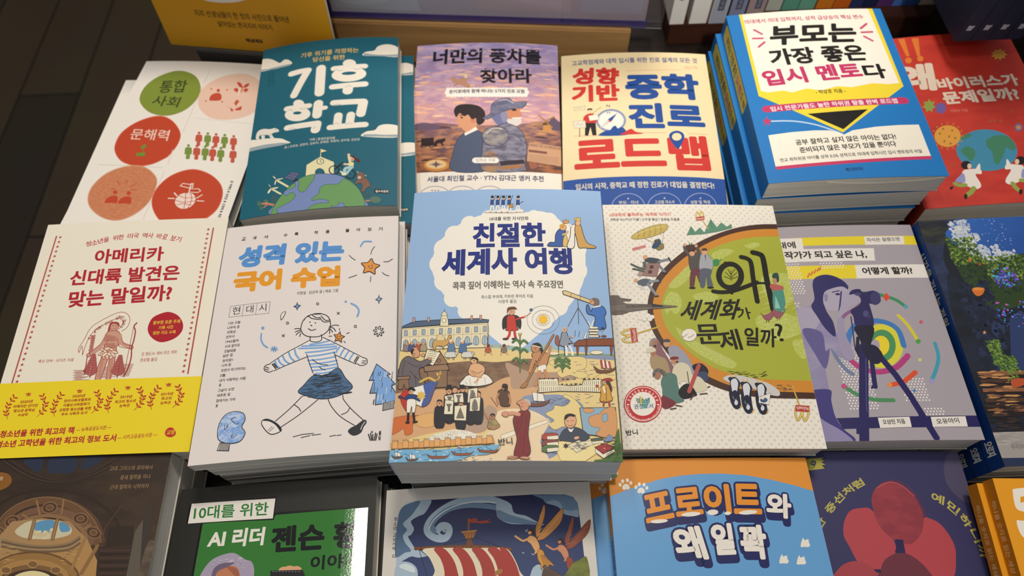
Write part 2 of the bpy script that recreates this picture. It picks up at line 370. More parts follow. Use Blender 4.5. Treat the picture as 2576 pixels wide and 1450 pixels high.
ART={}
ART['circles']='''
B;f2ebe1
L;0;ddd4c6;7;-1,1026,6,81
L;0;ddd4c6;6;53,279,650,248
P;1;86963a;;0;-330,979,-136,909,-16,730,-2,551,-73,386,-219,301,-405,333,-557,462,-616,596,-602,762,-500,902
P;1;d9654a;;0;-321,298,-163,243,-19,80,13,-68,-20,-228,-63,-289,-159,-362,-295,-387,-458,-332,-572,-212,-617,-86,-606,71,-497,215
P;1;c4482a;;0;-316,284,-165,233,-28,79,5,-68,-30,-229,-70,-283,-162,-351,-299,-376,-457,-321,-567,-205,-608,-86,-595,64,-493,204
P;1;eec9b4;;0;303,966,466,946,600,829,681,672,666,493,563,351,402,285,230,291,87,395,15,537,9,716,118,876
T;3c4a20;0.015;0;-436,629,282,16,-26,192;통합
T;3c4a20;0.015;0;-453,445,290,-26,-2,154;사회
T;f3cfbd;0.01;0;-495,-38,389,-9,-20,149;문해력
E;c8503a;;0;179,694,17,1,7,-25
P;1;c8503a;;0;132,544,124,610,154,650,204,654,235,619,244,560,216,543,176,540
P;0;c8503a;;0;92,735,101,720,113,715,104,708,105,693,96,708,84,713,93,719
P;0;c8503a;;0;259,732,268,717,279,712,271,706,271,691,263,705,251,710,260,717
P;0;c8503a;;0;93,550,101,536,113,531,105,525,105,510,97,524,85,529,93,536
P;0;c8503a;;0;260,552,268,538,279,533,271,527,271,512,263,526,251,531,260,538
P;1;c8503a;;0;335,832,373,828,416,763,379,767
P;1;c8503a;;0;467,826,429,810,421,756,459,775
P;1;c8503a;;0;335,740,359,745,381,722,376,683,338,710
P;1;c8503a;;0;431,726,455,752,481,732,461,692
L;0;f3e0d4;12;385,745,403,641
L;0;c8503a;10;411,762,421,688
P;1;c8503a;;0;321,471,363,455,400,399,404,435
P;1;c8503a;;0;476,486,481,478,482,428,421,430
P;1;c8503a;;0;351,518,392,516,429,474,407,516
P;1;c8503a;;0;447,556,435,546,418,495,392,551
P;1;c8503a;;0;374,564,401,569,423,532,416,575
E;c75a44;;0;169,78,14,1,5,-18
P;1;c75a44;;0;149,43,175,56,209,45,230,-30,218,-35,228,-89,197,-91,181,-33,168,-39
E;7c9440;;0;257,76,14,1,5,-18
P;1;7c9440;;0;237,41,263,54,297,43,317,-31,306,-36,315,-90,284,-92,269,-35,255,-40
E;c75a44;;0;340,72,14,1,5,-18
P;1;c75a44;;0;320,37,346,50,379,40,399,-34,387,-40,397,-93,365,-96,351,-39,337,-44
E;7c9440;;0;426,69,14,1,5,-18
P;1;7c9440;;0;406,34,432,47,465,37,484,-37,472,-43,481,-96,450,-99,436,-42,423,-47
E;c75a44;;0;516,62,14,1,5,-17
P;1;c75a44;;0;495,27,522,40,554,30,573,-44,561,-49,570,-103,539,-106,525,-49,512,-55
E;7c9440;;0;119,-96,14,1,6,-18
P;1;7c9440;;0;99,-131,126,-118,161,-130,183,-205,171,-211,182,-265,149,-268,133,-209,119,-214
E;c75a44;;0;202,-98,14,1,6,-18
P;1;c75a44;;0;182,-133,209,-121,244,-132,265,-207,253,-212,264,-267,231,-269,215,-211,201,-216
E;7c9440;;0;285,-100,14,1,5,-18
P;1;7c9440;;0;265,-135,292,-122,327,-133,347,-208,335,-214,345,-268,313,-271,297,-212,284,-218
E;c75a44;;0;359,-104,14,1,5,-18
P;1;c75a44;;0;339,-139,366,-126,400,-137,420,-212,408,-218,418,-272,386,-275,371,-216,357,-222
E;7c9440;;0;439,-107,14,1,5,-18
P;1;7c9440;;0;419,-143,446,-130,480,-140,499,-215,487,-220,496,-275,465,-278,450,-220,436,-225
E;c75a44;;0;558,-107,14,1,5,-18
P;1;c75a44;;0;537,-143,564,-130,598,-140,616,-214,604,-220,613,-274,581,-278,567,-220,553,-225
L;0;ddd4c6;6;-681,-372,-32,-394
L;0;ddd4c6;6;-14,-160,3,-354
L;0;ddd4c6;6;-1,-443,-1,-1017
P;0;6f9438;;0;-350,-215,-267,-210,-259,-254,-345,-257
P;1;6f9438;;0;-332,-157,-333,-117,-295,-105,-292,-137,-310,-159
L;0;6f9438;6;-308,-145,-293,-203
P;1;dba27f;;0;-300,-374,-165,-415,-45,-527,-10,-656,-17,-828,-90,-963,-211,-1042,-360,-1025,-515,-928,-605,-804,-628,-653,-568,-501,-454,-411
P;1;d38a63.c97d55.260;;0;-296,-386,-165,-425,-51,-533,-18,-654,-24,-822,-97,-954,-214,-1033,-359,-1016,-510,-921,-596,-804,-617,-660,-560,-511,-448,-421
E;c4482a;;0;-373,-716,21,1,9,-23
P;1;c4482a;;0;-423,-843,-425,-790,-385,-759,-336,-763,-316,-804,-310,-843,-363,-841
E;c4482a;;0;-242,-721,20,1,8,-23
P;1;c4482a;;0;-293,-848,-295,-794,-255,-763,-206,-767,-186,-808,-181,-847,-233,-845
L;0;c66a44;13;-408,-577,-365,-625
L;0;c66a44;13;-312,-562,-306,-617
L;0;c66a44;13;-216,-602,-257,-646
L;0;c66a44;13;-432,-675,-387,-680
L;0;c66a44;13;-241,-676,-177,-683
P;1;d9654a;;0;236,-397,403,-428,547,-532,618,-663,625,-835,562,-963,437,-1088,276,-1101,120,-993,12,-831,-5,-660,74,-491
P;1;c4482a;;0;240,-408,400,-439,541,-537,610,-664,617,-830,554,-952,432,-1077,276,-1090,125,-987,20,-831,4,-665,80,-500
P;1;f0ddd0;;0;292,-691,349,-695,390,-745,394,-810,364,-859,305,-876,245,-845,215,-789,226,-728,257,-696
L;1;c4482a;6;284,-694,309,-787,323,-874
L;1;c4482a;6;230,-728,301,-747,379,-734
L;1;c4482a;6;216,-783,299,-800,392,-775
L;1;c4482a;6;242,-834,305,-817,381,-829
L;1;c4482a;6;331,-696,363,-771,357,-866
P;0;;f0ddd0;9;205,-609,219,-577,301,-586,314,-570,323,-618,290,-627
P;0;;f0ddd0;8;301,-638,384,-631,409,-653,389,-676,311,-677
L;0;f0ddd0;11;296,-572,309,-686
L;0;f0ddd0;12;178,-696,212,-729
L;0;f0ddd0;12;145,-764,200,-763
L;0;f0ddd0;11;437,-699,400,-742
L;0;f0ddd0;11;414,-773,473,-771
T;3a3632;0.02;0;647,-505,0,-23,26,0;글
T;3a3632;0.02;0;648,-544,0,-23,26,0;박
T;3a3632;0.02;0;648,-569,0,-23,26,0;혜
T;3a3632;0.02;0;648,-595,0,-23,26,0;진
T;3a3632;0.02;0;649,-633,0,-14,26,0;·
T;3a3632;0.02;0;649,-662,0,-23,26,0;손
T;3a3632;0.02;0;649,-687,0,-23,26,0;민
T;3a3632;0.02;0;649,-713,0,-23,26,0;호
T;3a3632;0.02;0;649,-751,0,-14,26,0;·
T;3a3632;0.02;0;650,-780,0,-23,26,0;신
T;3a3632;0.02;0;650,-806,0,-23,26,0;영
T;3a3632;0.02;0;650,-831,0,-23,26,0;재
T;3a3632;0.02;0;650,-869,0,-14,26,0;·
T;3a3632;0.02;0;651,-898,0,-23,26,0;최
T;3a3632;0.02;0;651,-924,0,-23,26,0;은
'''
ART['teal']='''
B;1e6376
P;1;f2e9da;;0;352,802,370,852,458,875,488,930,555,964,634,961,703,907,703,792,518,794
P;0;9dabb0;;0;352,800,360,838,469,815,566,813,703,828,703,792,518,791
P;1;f2e9da;;0;-723,774,-719,923,-657,934,-583,900,-525,848,-492,828,-448,863,-393,835,-373,776,-532,757
P;0;9dabb0;;0;-715,794,-619,775,-493,782,-374,787,-387,762,-532,750,-682,766,-723,770
P;1;f2e9da;;0;377,-272,407,-212,484,-195,524,-140,605,-121,706,-151,706,-280
P;0;9dabb0;;0;377,-273,386,-245,490,-247,580,-254,706,-246,706,-280
P;1;f2e9da;;0;-700,-157,-640,-158,-560,-166,-491,-176,-391,-201,-330,-242,-297,-275,-432,-284,-567,-282,-705,-278
P;0;9dabb0;;0;-690,-244,-533,-242,-387,-254,-297,-275,-383,-288,-567,-288,-704,-291
P;1;e9e2d6;;0;-642,-148,-644,-85,-623,-47,-574,-39,-513,-57,-463,-56,-423,-87,-424,-112,-463,-112,-486,-127,-462,-174,-452,-189,-490,-178,-520,-129,-555,-123,-553,-164,-581,-161,-595,-120,-614,-124,-609,-156
L;1;8a9496;6;-606,-114,-555,-121,-515,-133,-481,-124
L;1;8a9496;5;-462,-68,-441,-88
L;1;3b7887;90;-358,637,-276,651,-190,654
L;1;3b7887;93;-195,649,-262,473,-309,332
L;0;3b7887;114;-61,660,-57,324
E;3b7887;;0;218,696,72,-4,3,-70
L;0;3b7887;84;69,638,369,652
E;3b7887;;0;219,546,176,5,8,-112
L;0;3b7887;87;67,387,378,405
L;0;3b7887;115;219,367,215,321
E;3b7887;;0;-252,212,62,-11,5,-63
L;0;3b7887;81;-364,168,-150,167
E;3b7887;;0;-253,77,133,-10,13,-101
L;0;3b7887;108;-58,184,-63,36
L;0;3b7887;69;-24,117,10,120
L;0;3b7887;85;-339,-80,-48,-72
L;0;3b7887;107;-57,-81,-66,-149
L;0;3b7887;87;89,173,374,174
L;0;3b7887;105;370,162,350,16
L;0;3b7887;96;142,4,136,-103
L;0;3b7887;95;259,5,249,-112
L;0;3b7887;82;71,-139,394,-124
L;1;f2e9da;71;-358,637,-276,651,-190,654
L;1;f2e9da;74;-195,649,-262,473,-309,332
L;0;f2e9da;95;-61,660,-57,324
E;f2e9da;;0;218,696,65,-4,2,-59
L;0;f2e9da;66;69,638,369,652
E;f2e9da;;0;219,546,168,4,8,-101
L;0;f2e9da;69;67,387,378,405
L;0;f2e9da;97;219,367,215,321
E;f2e9da;;0;-252,212,54,-10,4,-53
L;0;f2e9da;63;-364,168,-150,167
E;f2e9da;;0;-253,77,125,-10,12,-91
L;0;f2e9da;90;-58,184,-63,36
L;0;f2e9da;51;-24,117,10,120
L;0;f2e9da;67;-339,-80,-48,-72
L;0;f2e9da;89;-57,-81,-66,-149
L;0;f2e9da;69;89,173,374,174
L;0;f2e9da;88;370,162,350,16
L;0;f2e9da;78;142,4,136,-103
L;0;f2e9da;78;259,5,249,-112
L;0;f2e9da;65;71,-139,394,-124
E;1e6376;;0;218,560,70,1,2,-23
E;1e6376;;0;-257,93,41,-4,3,-20
L;1;a9b2b0;6;65,606,94,624,124,600,158,610
L;1;a9b2b0;6;260,624,299,608,337,627,376,618
L;1;a9b2b0;6;-354,142,-330,154,-304,128
L;1;a9b2b0;6;-237,151,-207,135,-174,146
L;1;a9b2b0;6;-303,611,-273,618,-249,627
L;1;a9b2b0;6;-324,-98,-295,-91,-255,-111
L;1;a9b2b0;6;89,145,135,151,174,134
L;1;a9b2b0;6;192,369,220,391,249,376
L;1;a9b2b0;5;-66,-111,-80,-121,-83,-139
L;1;a9b2b0;5;92,-117,119,-89,157,-105
L;1;a9b2b0;5;212,-116,239,-99,277,-111
T;d9bb74;0.022;0;-280,840,583,10,0,72;기후 위기를 걱정하는
T;d9bb74;0.022;0;-152,759,325,-3,-3,71;당신을 위한
T;17505f;0;0;-615,690,69,-9,3,25;지구
T;17505f;0;0;-611,655,69,-9,3,25;지구
T;17505f;0;0;-608,621,69,-8,3,25;지구
T;17505f;0;0;-604,587,69,-8,3,25;지구
T;17505f;0;0;-601,553,68,-8,3,25;지구
T;17505f;0;0;-597,519,68,-8,3,25;지구
T;d8d5ca;0.01;0;-115,-289,240,-6,1,39;기획 | 환경운동연합
T;d8d5ca;0.01;0;-346,-340,696,14,-1,36;글 | 조천호, 김현우, 김보미, 장혜영, 최형미, 권우현, 강은빈
L;0;e6dcae;19;-388,-693,-274,-788
L;0;e6dcae;17;-422,-787,-333,-859
P;1;eee6c4;33505c;3;-387,-684,-405,-655,-428,-636,-414,-665
P;1;eee6c4;33505c;3;-387,-684,-329,-681,-324,-688,-364,-697
P;1;eee6c4;33505c;3;-387,-684,-389,-732,-398,-750,-403,-718
P;1;eee6c4;33505c;3;-423,-775,-443,-743,-457,-716,-450,-748
P;1;eee6c4;33505c;3;-423,-775,-366,-776,-358,-785,-392,-793
P;1;eee6c4;33505c;3;-423,-775,-435,-823,-457,-832,-451,-797
P;0;34314e;;0;-236,-742,-228,-704,-185,-713,-181,-732
P;0;6a7192;2c3350;4;-317,-683,-249,-624,-176,-654,-228,-727
L;0;2c3350;4;-295,-664,-211,-703
L;0;2c3350;4;-272,-644,-194,-679
L;0;2c3350;4;-294,-694,-231,-631
L;0;2c3350;4;-272,-705,-213,-639
L;0;2c3350;4;-250,-716,-194,-646
E;3c5f68;;0;-381,-910,37,-7,5,-55
E;4f7464;33505c;3;-520,-931,26,-6,3,-31
E;4f7464;33505c;3;-462,-914,24,-5,3,-24
E;4f7464;33505c;3;-496,-985,19,-4,3,-24
E;4f7464;33505c;3;-418,-1038,15,-3,3,-27
L;1;c98562;22;-386,-972,-441,-948,-488,-937
L;1;c98562;12;-441,-949,-456,-928
L;1;c98562;12;-440,-953,-474,-979
L;1;c98562;17;420,-1016,459,-1014
E;587a68;33505c;3;506,-1006,49,-6,-2,-38
P;1;3a5a5c;;0;406,-972,400,-923,417,-912,431,-935,452,-919,461,-952,436,-973
P;1;7a8cbd;33505c;4;-401,-1074,-367,-956,-297,-838,-188,-733,-66,-683,50,-682,167,-714,266,-777,356,-877,406,-988,422,-1096,32,-1110
P;1;6e9e62;33505c;4;-180,-723,-119,-693,-43,-684,-44,-742,-76,-794,-107,-856,-151,-869,-176,-824,-173,-769
P;1;6e9e62;33505c;4;-222,-759,-204,-798,-244,-822,-296,-827,-305,-864,-272,-888,-245,-860,-207,-877,-200,-919,-250,-968,-309,-999,-356,-1023,-337,-1069,-400,-1076,-367,-956,-297,-838
P;1;6e9e62;33505c;4;226,-763,176,-812,102,-812,53,-815,18,-850,11,-904,-37,-947,-39,-979,23,-968,94,-989,99,-1015,34,-1010,-17,-1020,-60,-1046,-67,-1080,116,-1076,131,-1051,166,-1060,193,-1042,190,-1025,233,-1033,256,-1068,396,-1085,417,-1048,406,-988,356,-877,288,-796
P;0;e9e0b2;33505c;5;-121,-694,-122,-565,3,-481,131,-561,136,-703,50,-685,-66,-683
P;1;1e6376;33505c;4;-32,-676,-28,-636,2,-621,35,-641,50,-682,6,-678
E;e9e0b2;33505c;6;4,-541,32,-4,2,-33
L;0;33505c;5;4,-541,7,-520
L;0;33505c;5;4,-541,21,-556
L;0;e9e0b2;6;3,-481,-1,-392
P;0;eee2a6;33505c;3;-1,-392,59,-423,3,-440
E;;2c201f;10;134,-654,44,-4,2,-48
E;;2c201f;10;281,-711,42,-2,2,-50
L;0;2c201f;7;134,-654,187,-584,222,-570
L;0;2c201f;7;188,-596,241,-691,281,-711
L;0;2c201f;7;188,-602,146,-644
L;0;2c201f;7;241,-691,287,-649
L;1;a8cdd2;30;294,-632,234,-645,231,-702
L;1;a8cdd2;24;287,-643,266,-670,250,-703
P;1;ece3bd;;0;201,-688,236,-697,246,-720,211,-721
P;1;ece3bd;;0;190,-670,209,-678,208,-691,187,-682
P;1;e6dda6;33505c;3;254,-595,276,-570,307,-583,302,-624,260,-615
L;0;e6dda6;22;274,-579,259,-506
E;e8bda6;;0;258,-487,14,-1,1,-16
L;0;e6dda6;18;277,-596,232,-597
E;e8bda6;;0;226,-593,12,-1,1,-13
E;e8bda6;;0;290,-533,22,-1,1,-28
P;1;5c2c25;;0;278,-509,304,-501,320,-535,311,-564,305,-534
P;1;5c2c25;;0;319,-535,345,-536,366,-570,342,-577,324,-556
E;c85a4c;;0;292,-543,6,0,0,-10
P;1;85604b;33505c;4;357,-760,400,-754,435,-785,460,-842,450,-861,421,-882,410,-910,379,-909,392,-867,382,-825,358,-817,329,-829,328,-811
P;1;85604b;33505c;4;341,-722,376,-692,408,-736,396,-770,357,-768
E;e2b4a0;;0;361,-755,17,-1,0,-16
L;1;85604b;5;460,-853,485,-879,506,-868
L;0;e9e0b2;7;350,-698,341,-691
L;0;e9e0b2;7;411,-732,420,-740
P;0;1c1c1f;;0;495,-890,621,-900,619,-937,495,-932
T;efe8da;0.022;0;503,-927,111,-4,1,27;철수와영희
'''
ART['wind']='''
B;efe7db
G;0;b5a6cc.9086bb.60;eaa67c.d0908a.60;-21,964,-4,21;-735,-554,-582,-550,-286,-553,7,-555,299,-556,592,-556,744,-559,767,1200,-774,1207
R;lens;e6b8ae/d8b0bc/c4abce/978fc0/a398c8;1;150;-776,587,750,1109,25,100
R;lens;f2b892/eabd98/d89a8c/bc92a0/f5cba6/e6ae9c;2;130;-771,55,743,655,24,95
G;0;83606a.b98668.70;4c2e2a.a5653c.70;-4,21,7,-562;-730,-554,-582,-550,-286,-553,7,-555,299,-556,592,-556,744,-559,752,55,528,57,300,-2,-154,-15,-461,37,-736,31
R;lens;6b4440/a56c48/c08a5c/4a3032/8a5a48/d09a66;3;110;-746,-525,726,12,24,82
P;1;5b4c62;;0;618,-22,664,121,720,72,758,55,752,-40
P;1;6a5468;;0;-731,21,-616,48,-460,8,-336,-27,-457,-48,-719,-37
P;0;c48a48;;0;573,18,635,34,666,-76,563,-77
P;1;5a3a34;;0;561,12,597,71,647,28
L;0;a87848;15;597,62,529,130
L;0;a87848;15;597,62,683,126
L;0;a87848;15;597,62,512,-5
L;0;a87848;15;597,62,657,-9
P;0;2c1d20;;0;-631,-144,-505,-141,-497,-237,-622,-241
E;;1d1416;8;-600,-237,26,-2,1,-26
E;;1d1416;8;-521,-236,26,-2,1,-26
P;1;2a1c1e;;0;-498,-204,-467,-173,-422,-163,-395,-155,-390,-188,-412,-209,-403,-246,-418,-246,-434,-217,-464,-221,-470,-252,-486,-247
E;9a5f2c;;0;-462,-485,125,-6,4,-71
E;c98a42;;0;-462,-471,122,-6,3,-68
E;e0bd8a;;0;-466,-463,98,-5,2,-50
P;0;3d5070;;0;-468,-420,-451,-455,-394,-467,-450,-473,-464,-506,-480,-472,-537,-459,-481,-453
P;0;8a4a2c;;0;-431,-444,-453,-464,-429,-487,-465,-471,-501,-483,-478,-463,-503,-440,-466,-456
P;1;4b5670;2c3044;5;-212,-103,-153,-75,-77,-72,0,-147,33,-349,29,-548,-308,-544,-307,-324,-270,-179
P;1;d69873;;0;-288,100,-266,145,-159,134,-101,41,-93,-44,-152,-93,-190,-92,-237,-35,-269,-34,-262,15,-296,37,-276,73
P;0;ece4da;;0;-205,-99,-168,-85,-93,-27,-74,-65,-152,-108,-196,-135
P;1;1f1a20;;0;-249,98,-225,94,-230,79,-246,83
L;0;1f1a20;9;-258,122,-219,117
E;c98460;;0;-123,61,26,0,1,-42
P;1;2a2023;;0;-318,178,-285,243,-178,258,-69,229,-9,155,-9,44,-56,-7,-87,18,-96,79,-134,65,-174,123,-211,105,-259,145,-292,96
P;1;6b6f98;;0;48,145,87,40,164,-34,224,24,208,138
P;1;c8845f;;0;178,128,254,207,349,224,340,165,364,120,333,92,345,43,307,-8,239,20,193,70
P;1;d6cec8;;0;257,70,338,81,354,28,300,-15,224,24,201,71
L;0;e8e0d8;14;269,82,353,89
P;1;2a2028;;0;257,201,307,195,300,175,266,174
P;1;8a86a0;;0;147,137,193,176,224,81,178,23
P;1;77778f.5c5c78.80;3f3d52;5;45,139,57,248,130,315,222,337,287,288,408,297,374,217,284,202,116,132,29,67,-29,78
L;1;c9c4cc;9;130,301,207,313,277,272
P;1;8d8a9a.5f5d72.90;37344a;7;88,-45,209,14,352,-66,407,-267,388,-448,405,-540,-8,-550,-24,-312,-1,-129
E;9c958f.6c6878.90;37344a;7;101,-143,129,2,1,-121
L;1;cfc6ba;10;14,-110,73,-50,164,-53
L;1;3a3648;7;224,-108,300,-124,359,-196
L;1;3a3648;7;-13,-276,91,-294,210,-256
P;1;a8825f.6c5a60.90;;0;3,-349,92,-330,138,-455,124,-548,-8,-548
P;0;2a2030;;0;145,-441,376,-413,385,-459,153,-494
P;0;a8703f;;0;153,-498,373,-467,343,-512,160,-540
P;1;5f4040;;0;388,-413,447,-428,520,-486,475,-533,395,-528
L;0;2a2024;23;448,-359,454,-445
E;2a2024;;0;446,-365,22,1,0,-23
P;1;9a5a44;;0;425,-429,491,-443,505,-496,446,-517
P;0;c79a78;;0;427,-207,746,-241,736,-471,406,-430
T;6a3c34;0.01;0;426,-251,310,-30,3,33;DIARIO DE LA MANCHA
P;0;7a4c40;;0;426,-293,605,-310,600,-338,423,-321
L;0;a87a62;5;425,-357,715,-374
L;0;a87a62;5;425,-373,715,-390
L;0;a87a62;5;425,-389,714,-406
L;0;a87a62;5;425,-406,714,-423
L;0;a87a62;5;425,-422,714,-439
P;1;b98a70;;0;-364,597,-330,620,-297,577,-235,619,-205,647,-187,597,-202,543,-159,491,-161,451,-215,481,-271,512,-304,537,-335,529
P;1;dccab8;;0;-235,615,-205,651,-195,594
L;0;8a5a44;9;-295,527,-326,498
L;0;8a5a44;9;-200,481,-168,452
T;1e1b26;0.034;0;-565,794,1130,-5,1,206;너만의 풍차를
T;1e1b26;0.034;0;-63,522,529,14,-5,194;찾아라
L;0;d8d2e0;8;-552,978,-529,983
L;0;d8d2e0;7;-489,960,-467,977
L;0;d8d2e0;7;-379,960,-357,969
L;0;d8d2e0;7;-279,959,-256,964
L;0;d8d2e0;7;-198,951,-176,961
L;0;d8d2e0;7;-117,944,-95,959
L;0;d8d2e0;7;-85,948,-63,958
L;0;d8d2e0;7;-37,939,-15,958
L;0;d8d2e0;7;76,939,98,958
L;0;d8d2e0;7;140,948,162,959
L;0;d8d2e0;7;236,933,258,962
L;0;d8d2e0;7;316,962,339,965
L;0;d8d2e0;7;429,968,452,972
L;0;d8d2e0;7;510,970,532,978
L;0;d8d2e0;7;-16,700,4,702
L;0;d8d2e0;7;47,700,68,702
L;0;d8d2e0;7;126,701,147,703
L;0;d8d2e0;7;189,702,210,705
L;0;d8d2e0;7;253,704,273,707
L;0;d8d2e0;7;348,708,368,711
L;0;d8d2e0;7;443,714,463,717
L;0;f1ebe2;88;-376,417,390,415
E;f1ebe2;;0;-387,461,22,-1,1,-18
E;f1ebe2;;0;-384,373,22,-1,1,-18
E;f1ebe2;;0;-349,459,22,-1,1,-18
E;f1ebe2;;0;-346,371,22,-1,1,-18
E;f1ebe2;;0;-312,457,22,-1,1,-18
E;f1ebe2;;0;-308,369,22,-1,1,-18
E;f1ebe2;;0;-274,455,22,-1,1,-18
E;f1ebe2;;0;-271,368,22,-1,1,-18
E;f1ebe2;;0;-236,454,22,-1,1,-18
E;f1ebe2;;0;-234,366,22,-1,1,-18
E;f1ebe2;;0;-199,453,22,-1,1,-18
E;f1ebe2;;0;-196,365,22,-1,1,-18
E;f1ebe2;;0;-161,451,22,-1,1,-18
E;f1ebe2;;0;-159,364,22,-1,0,-18
E;f1ebe2;;0;-124,451,22,0,0,-18
E;f1ebe2;;0;-122,363,22,0,0,-18
E;f1ebe2;;0;-86,450,22,0,0,-18
E;f1ebe2;;0;-84,362,22,0,0,-18
E;f1ebe2;;0;-49,449,22,0,0,-18
E;f1ebe2;;0;-47,362,22,0,0,-18
E;f1ebe2;;0;-12,449,22,0,0,-18
E;f1ebe2;;0;-10,362,22,0,0,-18
E;f1ebe2;;0;26,449,22,0,0,-18
E;f1ebe2;;0;27,361,22,0,0,-18
E;f1ebe2;;0;63,449,22,0,0,-18
E;f1ebe2;;0;64,362,22,0,0,-18
E;f1ebe2;;0;101,449,22,0,0,-18
E;f1ebe2;;0;102,362,22,0,0,-18
E;f1ebe2;;0;138,450,22,0,0,-18
E;f1ebe2;;0;139,362,22,0,0,-18
E;f1ebe2;;0;175,450,22,1,0,-18
E;f1ebe2;;0;176,363,22,0,0,-18
E;f1ebe2;;0;213,451,22,1,0,-18
E;f1ebe2;;0;213,364,22,1,0,-18
E;f1ebe2;;0;250,452,22,1,0,-18
E;f1ebe2;;0;250,365,22,1,0,-18
E;f1ebe2;;0;287,454,22,1,0,-18
E;f1ebe2;;0;287,366,22,1,0,-18
E;f1ebe2;;0;325,455,22,1,0,-18
E;f1ebe2;;0;325,368,22,1,0,-18
E;f1ebe2;;0;362,457,22,1,0,-18
E;f1ebe2;;0;362,370,22,1,0,-18
E;f1ebe2;;0;400,459,22,1,0,-18
E;f1ebe2;;0;399,371,22,1,0,-18
T;262238;0.026;0;-375,397,762,2,0,50;돈키호테와 함께 떠나는 5가지 진로 모험
L;0;f3ece2;65;-87,-430,105,-431
T;9c948c;0.01;0;-83,-448,188,3,-1,39;임하순 지음
T;2c2c62;0.019;0;-542,-666,1106,5,0,66;서울대 최인철 교수 · YTN 김대근 앵커 추천
E;;8f8da8;5;-456,-843,154,-7,7,-131
E;5a587c;;0;-489,-759,6,0,0,-7
E;5a587c;;0;-460,-761,6,0,0,-7
E;5a587c;;0;-430,-762,6,0,0,-7
E;;8f8da8;5;-203,-852,152,-2,4,-131
E;5a587c;;0;-234,-770,6,0,0,-7
E;5a587c;;0;-205,-771,6,0,0,-7
E;5a587c;;0;-176,-771,6,0,0,-7
E;;8f8da8;5;53,-855,152,2,2,-131
E;5a587c;;0;23,-773,6,0,0,-7
E;5a587c;;0;51,-773,6,0,0,-7
E;5a587c;;0;80,-773,6,0,0,-7
'''
